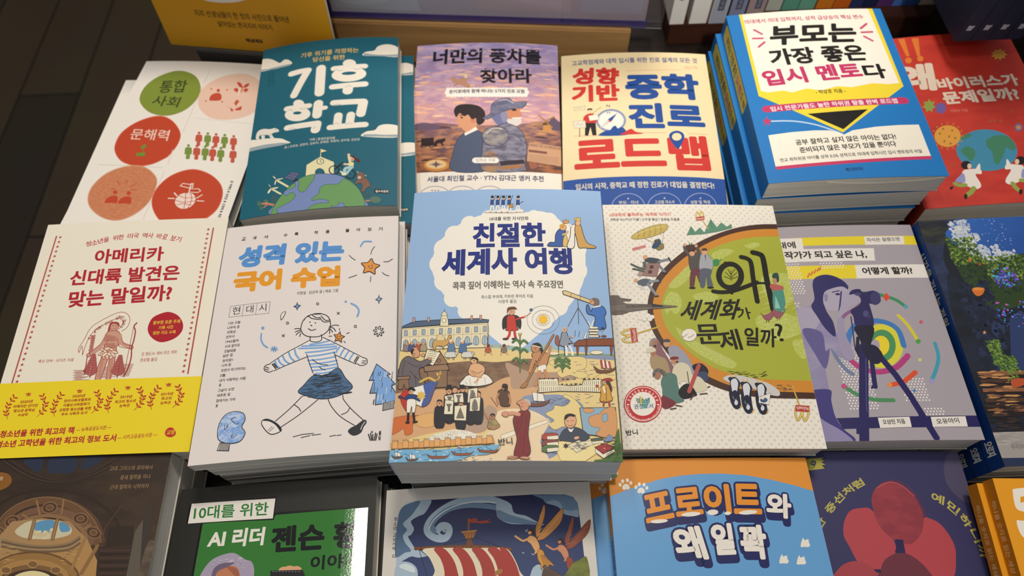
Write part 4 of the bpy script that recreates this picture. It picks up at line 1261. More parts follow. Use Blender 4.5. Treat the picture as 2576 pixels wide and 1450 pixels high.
E;b9402c;;0;422,-641,-14,7,2,5
L;1;b9402c;4;617,-502,652,-562,648,-612,605,-664
E;b9402c;;0;625,-493,4,13,6,-3
E;b9402c;;0;604,-502,-15,5,1,6
E;b9402c;;0;641,-520,4,13,6,-3
E;b9402c;;0;619,-529,-15,5,1,6
E;b9402c;;0;665,-560,12,6,4,-6
E;b9402c;;0;639,-552,-10,12,4,3
E;b9402c;;0;663,-582,12,6,4,-6
E;b9402c;;0;637,-575,-10,12,4,3
E;b9402c;;0;660,-619,14,-2,1,-6
E;b9402c;;0;639,-600,-4,15,6,0
E;b9402c;;0;641,-643,14,-2,1,-6
E;b9402c;;0;620,-624,-4,15,6,0
P;0;b9402c;;0;526,-487,518,-470,534,-480,539,-466,549,-479,560,-468,558,-487
P;0;b9402c;;0;528,-491,558,-490,558,-497,529,-497
T;b9402c;0.022;0;-576,-587,96,2,-1,24;2020년
T;b9402c;0.022;0;-622,-622,190,3,0,24;아메리칸 인디언
T;b9402c;0.022;0;-609,-656,165,2,0,24;청소년 문학상
T;b9402c;0.022;0;-565,-690,77,2,-1,24;수상작
T;b9402c;0.022;0;-180,-559,96,2,0,24;2020년
T;b9402c;0.022;0;-236,-595,205,6,-1,24;전미사회과협회와
T;b9402c;0.022;0;-232,-629,201,6,-1,24;아동도서위원회가
T;b9402c;0.022;0;-255,-664,243,6,-1,24;선정한 청소년을 위한
T;b9402c;0.022;0;-231,-698,194,7,-1,24;우수 사회과 도서
T;b9402c;0.022;0;190,-579,90,1,0,24;2019년
T;b9402c;0.022;0;159,-617,156,6,-1,24;최고의 청소년
T;b9402c;0.022;0;200,-649,74,3,-1,24;논픽션
T;b9402c;0.022;0;496,-568,92,2,0,24;2019년
T;b9402c;0.022;0;507,-603,75,2,-1,24;최고의
T;b9402c;0.022;0;507,-638,75,4,-1,24;논픽션
T;b93436;0.03;0;-660,-846,558,8,-1,54;청소년을 위한 최고의 책
T;b93436;0;0;-86,-824,261,12,-1,31;— 뉴욕공공도서관 —
T;b93436;0.03;0;-667,-923,894,18,-1,54;청소년 고학년을 위한 최고의 정보 도서
T;b93436;0;0;238,-895,292,16,-2,31;— 시카고공공도서관 —
P;1;c0342c;;0;584,-843,600,-819,630,-818,656,-842,663,-869,638,-887,605,-883,586,-867
T;e2c71f;0.02;0;597,-872,55,4,-2,35;교영
'''
ART['korean']='''
B;e7ddd7
T;26282f;0.038;0;-591,876,34,-3,3,35;교
T;26282f;0.038;0;-495,874,34,-2,2,35;과
T;26282f;0.038;0;-400,873,34,-2,2,35;서
T;26282f;0.038;0;-232,872,33,-2,2,35;수
T;26282f;0.038;0;-140,874,33,-1,2,35;록
T;26282f;0.038;0;27,873,33,-1,1,35;작
T;26282f;0.038;0;123,874,33,-1,1,35;품
T;26282f;0.038;0;290,874,33,0,0,35;돌
T;26282f;0.038;0;382,876,33,0,0,35;아
T;26282f;0.038;0;476,876,33,0,0,35;보
T;26282f;0.038;0;567,875,33,0,0,35;기
T;5a93d2;0.064;0;-594,600,881,-14,5,212;성격 있는
T;e79b2a;0.068;0;-601,367,873,-21,-4,201;국어 수업
T;403d3c;0.01;0;-67,287,328,2,0,36;이현실 · 남상욱 글 | 애슝 그림
P;0;;55524f;3;-595,245,-275,252,-277,147,-598,146
L;0;55524f;3;-488,247,-491,146
L;0;55524f;3;-381,248,-382,145
T;26282f;0;0;-574,165,63,2,-2,69;현
T;26282f;0;0;-461,165,57,3,-4,69;대
T;26282f;0;0;-359,167,59,3,-4,69;시
T;34343a;0.02;0;-593,79,97,1,0,27;나는 오늘
T;34343a;0.02;0;-595,38,97,1,0,27;나무의 꿈
T;34343a;0.02;0;-593,-2,71,1,0,27;자화상
T;34343a;0.02;0;-595,-42,69,1,-1,27;선우사
T;34343a;0.02;0;-593,-82,107,0,0,26;1942열차
T;34343a;0.02;0;-593,-123,119,2,0,26;사과 없어요
T;34343a;0.02;0;-591,-164,91,0,0,26;진달래꽃
T;34343a;0.02;0;-594,-202,73,2,-1,26;낡은 집
T;34343a;0.02;0;-594,-243,82,1,0,26;유리창1
T;34343a;0.02;0;-594,-282,73,2,-1,25;나의 꿈
T;34343a;0.02;0;-593,-323,191,0,0,25;모란이 피기까지는
T;34343a;0.02;0;-594,-364,40,1,-1,25;3월
T;34343a;0.02;0;-595,-404,203,-1,0,25;내가 사랑하는 사람
T;34343a;0.02;0;-592,-443,18,1,-1,25;꽃
T;34343a;0.02;0;-595,-484,124,1,0,24;그날이 오면
T;34343a;0.02;0;-596,-523,101,1,0,24;새로운 길
T;34343a;0.02;0;-595,-565,146,-1,0,24;껍데기는 가라
T;34343a;0.02;0;-592,-604,17,1,-1,24;봄
P;1;ece4dc;;0;71,-120,-13,-164,-107,-214,-213,-287,-180,-353,-76,-307,55,-257,115,-404,194,-419,274,-393,298,-360,269,-252,434,-345,480,-294,384,-235,267,-160,169,-106,122,-139
L;1;7ba6da;14;74,-156,148,-151,220,-135
L;1;7ba6da;14;12,-166,136,-171,260,-166
L;1;7ba6da;14;-10,-184,134,-191,277,-187
L;1;7ba6da;14;45,-223,162,-219,277,-204
L;1;7ba6da;14;59,-257,162,-252,264,-237
L;1;7ba6da;13;69,-291,172,-287,274,-273
L;1;7ba6da;13;83,-322,184,-319,285,-307
L;1;7ba6da;13;96,-347,193,-347,289,-335
L;1;7ba6da;13;106,-376,200,-373,294,-360
L;1;7ba6da;13;134,-402,193,-403,251,-395
L;1;7ba6da;14;-41,-191,-28,-234,-4,-266
L;1;7ba6da;14;-85,-212,-66,-255,-36,-286
L;1;7ba6da;14;-128,-237,-107,-276,-76,-303
L;1;7ba6da;14;-160,-259,-141,-294,-112,-316
L;1;7ba6da;14;-180,-278,-168,-312,-144,-334
L;1;7ba6da;14;300,-196,282,-224,276,-240
L;1;7ba6da;14;338,-211,319,-245,311,-267
L;1;7ba6da;13;373,-234,352,-269,342,-292
L;1;7ba6da;13;408,-257,388,-291,381,-313
L;0;26282f;10;-201,-298,-171,-336
L;0;26282f;10;-190,-293,-162,-328
L;0;26282f;9;450,-288,426,-336
L;0;26282f;9;439,-284,418,-323
L;1;26282f;7;-10,-19,-1,45,43,97,127,108,191,80,217,24,211,-36,153,-88,73,-92,17,-66,-10,-19
L;1;26282f;7;43,97,68,70,131,55
L;1;26282f;7;66,104,99,77,138,67
L;1;26282f;7;130,74,164,32,212,31
L;1;26282f;7;141,87,178,44,213,46
L;1;26282f;7;9,58,24,83,45,90
L;1;26282f;7;66,13,70,6,76,3
L;1;26282f;7;50,-19,76,-36,106,-28
L;1;26282f;7;-10,-17,-34,-10,-57,-12
L;1;26282f;7;-13,-29,-32,-31,-50,-40
L;1;26282f;7;-10,-41,-27,-48,-41,-66
L;1;26282f;7;-5,-56,-10,-66,-12,-81
L;1;26282f;7;210,-17,251,-3,283,-9
L;1;26282f;7;211,-16,244,-30,263,-57
L;1;26282f;7;211,-29,230,-46,239,-64
L;1;26282f;7;209,-32,217,-54,217,-75
L;1;26282f;7;70,-87,75,-127,122,-140,159,-123,154,-79
L;1;26282f;6;71,-118,-13,-164,-107,-214,-215,-287
L;1;26282f;6;-182,-353,-75,-309,54,-261
L;1;26282f;6;169,-104,267,-160,384,-235,483,-295
L;1;26282f;6;433,-345,350,-303,273,-260
L;1;26282f;6;54,-237,83,-320,115,-397
L;1;26282f;6;260,-235,279,-294,300,-362
L;1;26282f;6;119,-407,194,-421,274,-393,300,-362
L;1;26282f;6;-217,-293,-255,-306,-257,-340,-221,-361,-191,-352
L;1;26282f;6;-251,-316,-224,-328
L;1;26282f;6;-252,-332,-226,-344
L;1;26282f;6;483,-295,511,-310,510,-348,468,-360,440,-342
L;1;26282f;6;478,-323,506,-323
L;1;26282f;6;475,-338,501,-341
L;1;26282f;6;46,-578,-42,-673,-131,-752
L;1;26282f;6;165,-612,35,-720,-87,-801
L;1;26282f;6;240,-614,269,-673,338,-754,444,-828
L;1;26282f;6;347,-590,354,-625,414,-702,503,-791
L;1;26282f;6;-5,-637,30,-665,47,-692
L;1;26282f;6;344,-739,382,-723,400,-694
L;1;26282f;6;99,-285,158,-326,220,-339
L;1;26282f;6;158,-351,179,-368,205,-378
L;0;26282f;12;89,108,135,106
E;26282f;;0;57,38,5,0,0,-6
E;26282f;;0;100,28,5,0,0,-6
P;1;4b6f96.3a5878.300;26282f;6;121,-416,209,-422,299,-370,358,-453,413,-524,378,-565,279,-603,178,-607,73,-573,16,-539,52,-490
L;0;20252e;4;269,-522,332,-515
L;0;20252e;4;287,-577,356,-570
L;0;20252e;4;190,-419,261,-412
L;0;20252e;4;316,-523,350,-520
L;0;20252e;4;136,-502,189,-497
L;0;20252e;4;68,-524,106,-520
L;0;20252e;4;284,-459,330,-451
L;0;20252e;4;250,-439,286,-436
L;0;20252e;4;96,-530,125,-528
L;0;20252e;4;105,-575,143,-571
L;0;20252e;4;337,-581,379,-577
L;0;20252e;4;217,-585,275,-579
L;0;20252e;4;281,-446,322,-438
L;0;20252e;4;343,-578,385,-574
L;0;20252e;4;123,-483,159,-480
L;0;20252e;4;164,-427,220,-422
L;0;20252e;4;221,-413,266,-408
L;0;20252e;4;266,-466,316,-460
L;0;20252e;4;194,-471,254,-465
L;0;20252e;4;271,-420,301,-416
L;0;20252e;4;308,-542,338,-539
L;0;20252e;4;159,-557,213,-552
L;0;20252e;4;128,-419,166,-415
L;0;20252e;4;96,-590,158,-584
L;0;20252e;4;357,-571,401,-566
L;0;20252e;4;204,-477,267,-471
L;0;20252e;4;238,-431,303,-424
L;0;20252e;4;48,-576,118,-569
L;0;20252e;4;170,-432,226,-426
L;0;20252e;4;148,-581,217,-574
L;0;20252e;4;150,-515,193,-510
L;0;20252e;4;119,-450,154,-447
L;0;20252e;4;348,-529,378,-524
L;0;20252e;4;272,-418,303,-411
L;0;20252e;4;137,-490,192,-485
L;0;20252e;4;188,-562,235,-558
L;0;20252e;4;262,-420,292,-417
L;0;20252e;4;285,-498,320,-494
L;0;20252e;4;339,-537,383,-530
L;0;20252e;4;77,-562,125,-557
L;0;20252e;4;258,-437,300,-433
L;0;20252e;4;321,-488,350,-478
L;0;20252e;4;187,-589,237,-584
L;0;20252e;4;195,-545,237,-541
L;0;20252e;4;116,-491,161,-487
L;0;20252e;4;369,-580,412,-573
L;0;20252e;4;158,-506,191,-503
L;0;20252e;4;256,-460,323,-452
L;0;20252e;4;263,-475,326,-468
L;0;20252e;4;250,-536,312,-529
L;0;20252e;4;244,-477,286,-472
L;0;20252e;4;267,-497,327,-491
L;0;20252e;4;292,-461,332,-454
L;0;20252e;4;67,-525,120,-520
L;0;20252e;4;232,-457,281,-452
L;0;20252e;4;250,-557,313,-551
L;0;20252e;4;230,-475,292,-468
L;0;20252e;4;153,-565,219,-558
L;0;20252e;4;266,-566,337,-558
L;0;20252e;4;210,-584,261,-579
L;0;20252e;4;258,-440,317,-432
L;0;20252e;4;247,-497,308,-491
L;0;20252e;4;101,-550,164,-544
L;0;20252e;4;245,-516,293,-511
L;0;20252e;4;278,-521,335,-515
L;0;20252e;4;58,-551,94,-547
L;0;20252e;4;235,-491,274,-487
L;0;20252e;4;240,-535,271,-531
L;0;20252e;4;131,-502,163,-499
L;0;20252e;4;164,-440,202,-436
L;0;20252e;4;109,-454,159,-449
L;0;20252e;4;224,-481,279,-475
L;0;20252e;4;277,-452,306,-449
L;0;20252e;4;147,-490,194,-485
L;0;20252e;4;253,-431,299,-426
L;0;20252e;4;213,-419,247,-416
L;0;20252e;4;157,-514,212,-509
L;0;20252e;4;316,-578,363,-573
L;0;20252e;4;248,-557,293,-552
L;0;20252e;4;213,-439,268,-433
L;0;20252e;4;369,-575,409,-568
L;0;20252e;4;286,-472,315,-469
L;0;20252e;4;207,-433,264,-427
L;0;20252e;4;219,-438,288,-431
L;0;20252e;4;183,-482,222,-479
L;0;20252e;4;297,-460,332,-455
L;0;20252e;4;350,-577,405,-571
L;0;20252e;4;295,-455,328,-448
L;0;20252e;4;156,-491,228,-484
L;0;20252e;4;145,-505,195,-500
L;0;20252e;4;217,-435,266,-430
L;0;20252e;4;257,-463,322,-456
L;0;20252e;4;200,-416,242,-412
L;0;20252e;4;301,-575,341,-571
L;0;20252e;4;127,-466,199,-459
P;1;ebe3dd;26282f;6;-231,-747,-195,-732,-134,-763,-88,-805,-87,-833,-154,-848,-213,-793
P;1;26282f;;0;-229,-740,-192,-729,-127,-762,-84,-806,-87,-833,-104,-810,-132,-778,-178,-750
L;0;26282f;4;-178,-818,-149,-791
L;0;26282f;4;-166,-828,-137,-800
P;1;26282f;;0;397,-869,420,-841,451,-828,503,-790,526,-797,524,-818,508,-839,489,-884,437,-902
L;1;e9e0da;5;516,-804,497,-831,488,-860
P;0;6d9ad0;26282f;6;-58,225,-48,198,-30,192,-46,178,-52,153,-62,179,-80,188,-62,199
P;0;8fb2dc;26282f;6;587,250,594,218,611,213,595,195,589,166,581,196,564,205,582,219
E;;26282f;5;106,197,9,-1,1,-10
E;;26282f;5;-118,44,9,-1,1,-10
E;;26282f;5;413,-26,9,-1,0,-10
L;0;26282f;5;264,109,284,90
L;0;26282f;5;283,109,267,89
L;0;26282f;5;-151,-54,-131,-73
L;0;26282f;5;-132,-54,-147,-73
P;1;e9e0da;26282f;5;-172,78,-178,114,-165,142,-143,146,-147,120,-160,90
E;7ba6da;;0;328,201,10,-1,1,-10
E;7ba6da;;0;-309,19,13,-1,1,-13
L;1;7ba6da;14;371,182,413,153,434,111,424,63
L;1;7ba6da;12;-315,-29,-312,-77,-288,-126,-254,-154
L;0;6d9ad0;7;-227,-165,-174,-179
L;0;26282f;18;560,-69,628,-88
L;0;6d9ad0;7;-217,-151,-184,-193
L;0;26282f;18;574,-46,614,-112
L;0;6d9ad0;7;-198,-149,-203,-195
L;0;26282f;18;600,-41,588,-116
L;0;6d9ad0;7;-180,-161,-221,-183
L;0;26282f;18;622,-59,566,-99
L;0;ece4dc;7;563,-70,625,-87
L;0;ece4dc;7;576,-49,612,-109
L;0;ece4dc;7;599,-44,589,-113
L;0;ece4dc;7;619,-61,568,-97
P;0;e2913a;26282f;6;297,-65,307,-96,334,-108,312,-125,313,-156,289,-137,263,-143,270,-114,253,-87,281,-89
L;1;26282f;4;276,-108,281,-103,287,-109
L;1;26282f;4;296,-108,302,-103,308,-108
L;1;26282f;5;279,-120,290,-129,303,-122
L;0;26282f;5;291,-35,293,-51
L;0;26282f;5;348,-84,369,-76
L;0;26282f;5;214,-97,237,-98
L;0;26282f;5;331,-147,343,-162
P;0;7ba6da;26282f;6;586,-355,688,-442,665,-450,727,-523,699,-538,742,-613,734,-663,585,-679,591,-587,543,-587,570,-483,535,-485
L;0;dfe5ee;4;607,-602,602,-648
L;0;1f2a3c;4;645,-604,641,-648
L;0;1f2a3c;4;706,-425,701,-467
L;0;dfe5ee;4;608,-602,604,-641
L;0;1f2a3c;4;662,-644,657,-679
L;0;1f2a3c;4;634,-509,629,-549
L;0;dfe5ee;4;693,-464,687,-489
L;0;1f2a3c;4;599,-547,594,-586
L;0;1f2a3c;4;577,-639,572,-674
L;0;dfe5ee;4;558,-544,553,-582
L;0;1f2a3c;4;675,-644,670,-682
L;0;1f2a3c;4;702,-552,697,-587
L;0;dfe5ee;4;674,-644,669,-672
L;0;1f2a3c;4;603,-419,598,-451
L;0;1f2a3c;4;556,-544,551,-581
L;0;dfe5ee;4;666,-550,661,-595
L;0;1f2a3c;4;580,-546,575,-585
L;0;1f2a3c;4;707,-513,702,-549
L;0;dfe5ee;4;630,-603,625,-645
L;0;1f2a3c;4;564,-458,559,-488
L;0;1f2a3c;4;566,-417,561,-457
L;0;dfe5ee;4;563,-638,558,-671
L;0;1f2a3c;4;567,-545,562,-585
L;0;1f2a3c;4;560,-417,555,-446
L;0;dfe5ee;4;663,-423,658,-464
L;0;1f2a3c;4;577,-506,573,-546
L;0;1f2a3c;4;628,-461,623,-499
L;0;dfe5ee;4;624,-461,619,-486
L;0;1f2a3c;4;593,-601,588,-627
L;0;1f2a3c;4;617,-420,612,-451
L;0;dfe5ee;4;650,-422,645,-464
L;0;1f2a3c;4;704,-465,699,-489
L;0;1f2a3c;4;574,-639,569,-676
L;0;dfe5ee;4;641,-643,636,-674
P;0;ddd6cf;26282f;4;642,-670,722,-656,729,-710,639,-727
L;0;26282f;5;648,-672,645,-724
L;0;26282f;5;656,-671,654,-722
L;0;26282f;5;665,-670,663,-720
L;0;26282f;5;674,-669,672,-719
L;0;26282f;5;682,-668,682,-717
L;0;26282f;5;691,-667,691,-715
L;0;26282f;5;699,-666,700,-713
L;0;26282f;5;708,-665,709,-711
L;0;26282f;5;717,-664,719,-710
P;1;e29440;26282f;7;518,595,540,548,587,526,551,494,549,444,505,471,457,462,465,511,437,555,487,559
E;26282f;;0;497,521,5,0,0,-6
E;26282f;;0;524,527,5,0,0,-6
L;1;26282f;5;502,509,517,499,529,511
L;1;26282f;5;540,714,520,681,510,640
L;1;26282f;5;335,638,361,607,386,589
L;1;26282f;5;617,561,653,560,689,585
L;1;26282f;5;609,456,636,432,664,423
L;1;26282f;5;404,444,373,431,341,421
L;1;26282f;5;517,425,518,397,513,374
L;1;7ba6da;13;430,738,452,769,510,766
E;7ba6da;;0;425,726,8,0,0,-8
P;1;c3d2e8.7ba3dc.160;26282f;5;-437,-652,-375,-672,-355,-721,-372,-773,-342,-823,-374,-882,-458,-888,-530,-855,-547,-790,-540,-724,-502,-667
L;1;26282f;4;-501,-748,-496,-784,-477,-750,-481,-770
L;1;26282f;4;-434,-820,-437,-850,-400,-833
L;1;26282f;4;-432,-694,-456,-712,-418,-749,-399,-744
P;0;d8d0c8;26282f;5;-517,-879,-444,-889,-445,-943,-529,-933
L;0;26282f;5;-510,-883,-513,-932
L;0;26282f;5;-501,-884,-503,-933
L;0;26282f;5;-492,-884,-492,-934
L;0;26282f;5;-482,-885,-482,-935
L;0;26282f;5;-473,-886,-471,-936
L;0;26282f;5;-464,-887,-461,-937
L;0;26282f;5;-455,-888,-451,-938
L;1;26282f;4;9,-881,78,-868,154,-866
L;1;26282f;4;67,-891,129,-880
L;1;26282f;4;142,-879,205,-875
L;1;26282f;4;269,-896,313,-891
L;1;26282f;4;320,-894,351,-891
L;0;26282f;8;544,-900,558,-943
L;0;26282f;8;559,-893,568,-943
L;0;26282f;8;574,-902,575,-944
L;0;26282f;8;594,-893,585,-945
L;0;26282f;8;604,-901,596,-945
T;26282f;0.02;0;615,-910,18,-1,2,31;풀
T;26282f;0.02;0;613,-946,18,-1,2,31;빛
P;0;26282f;;0;568,-871,570,-880,578,-878,572,-883,579,-890,570,-886,569,-895,567,-886,559,-889,565,-883,558,-877,567,-880
'''
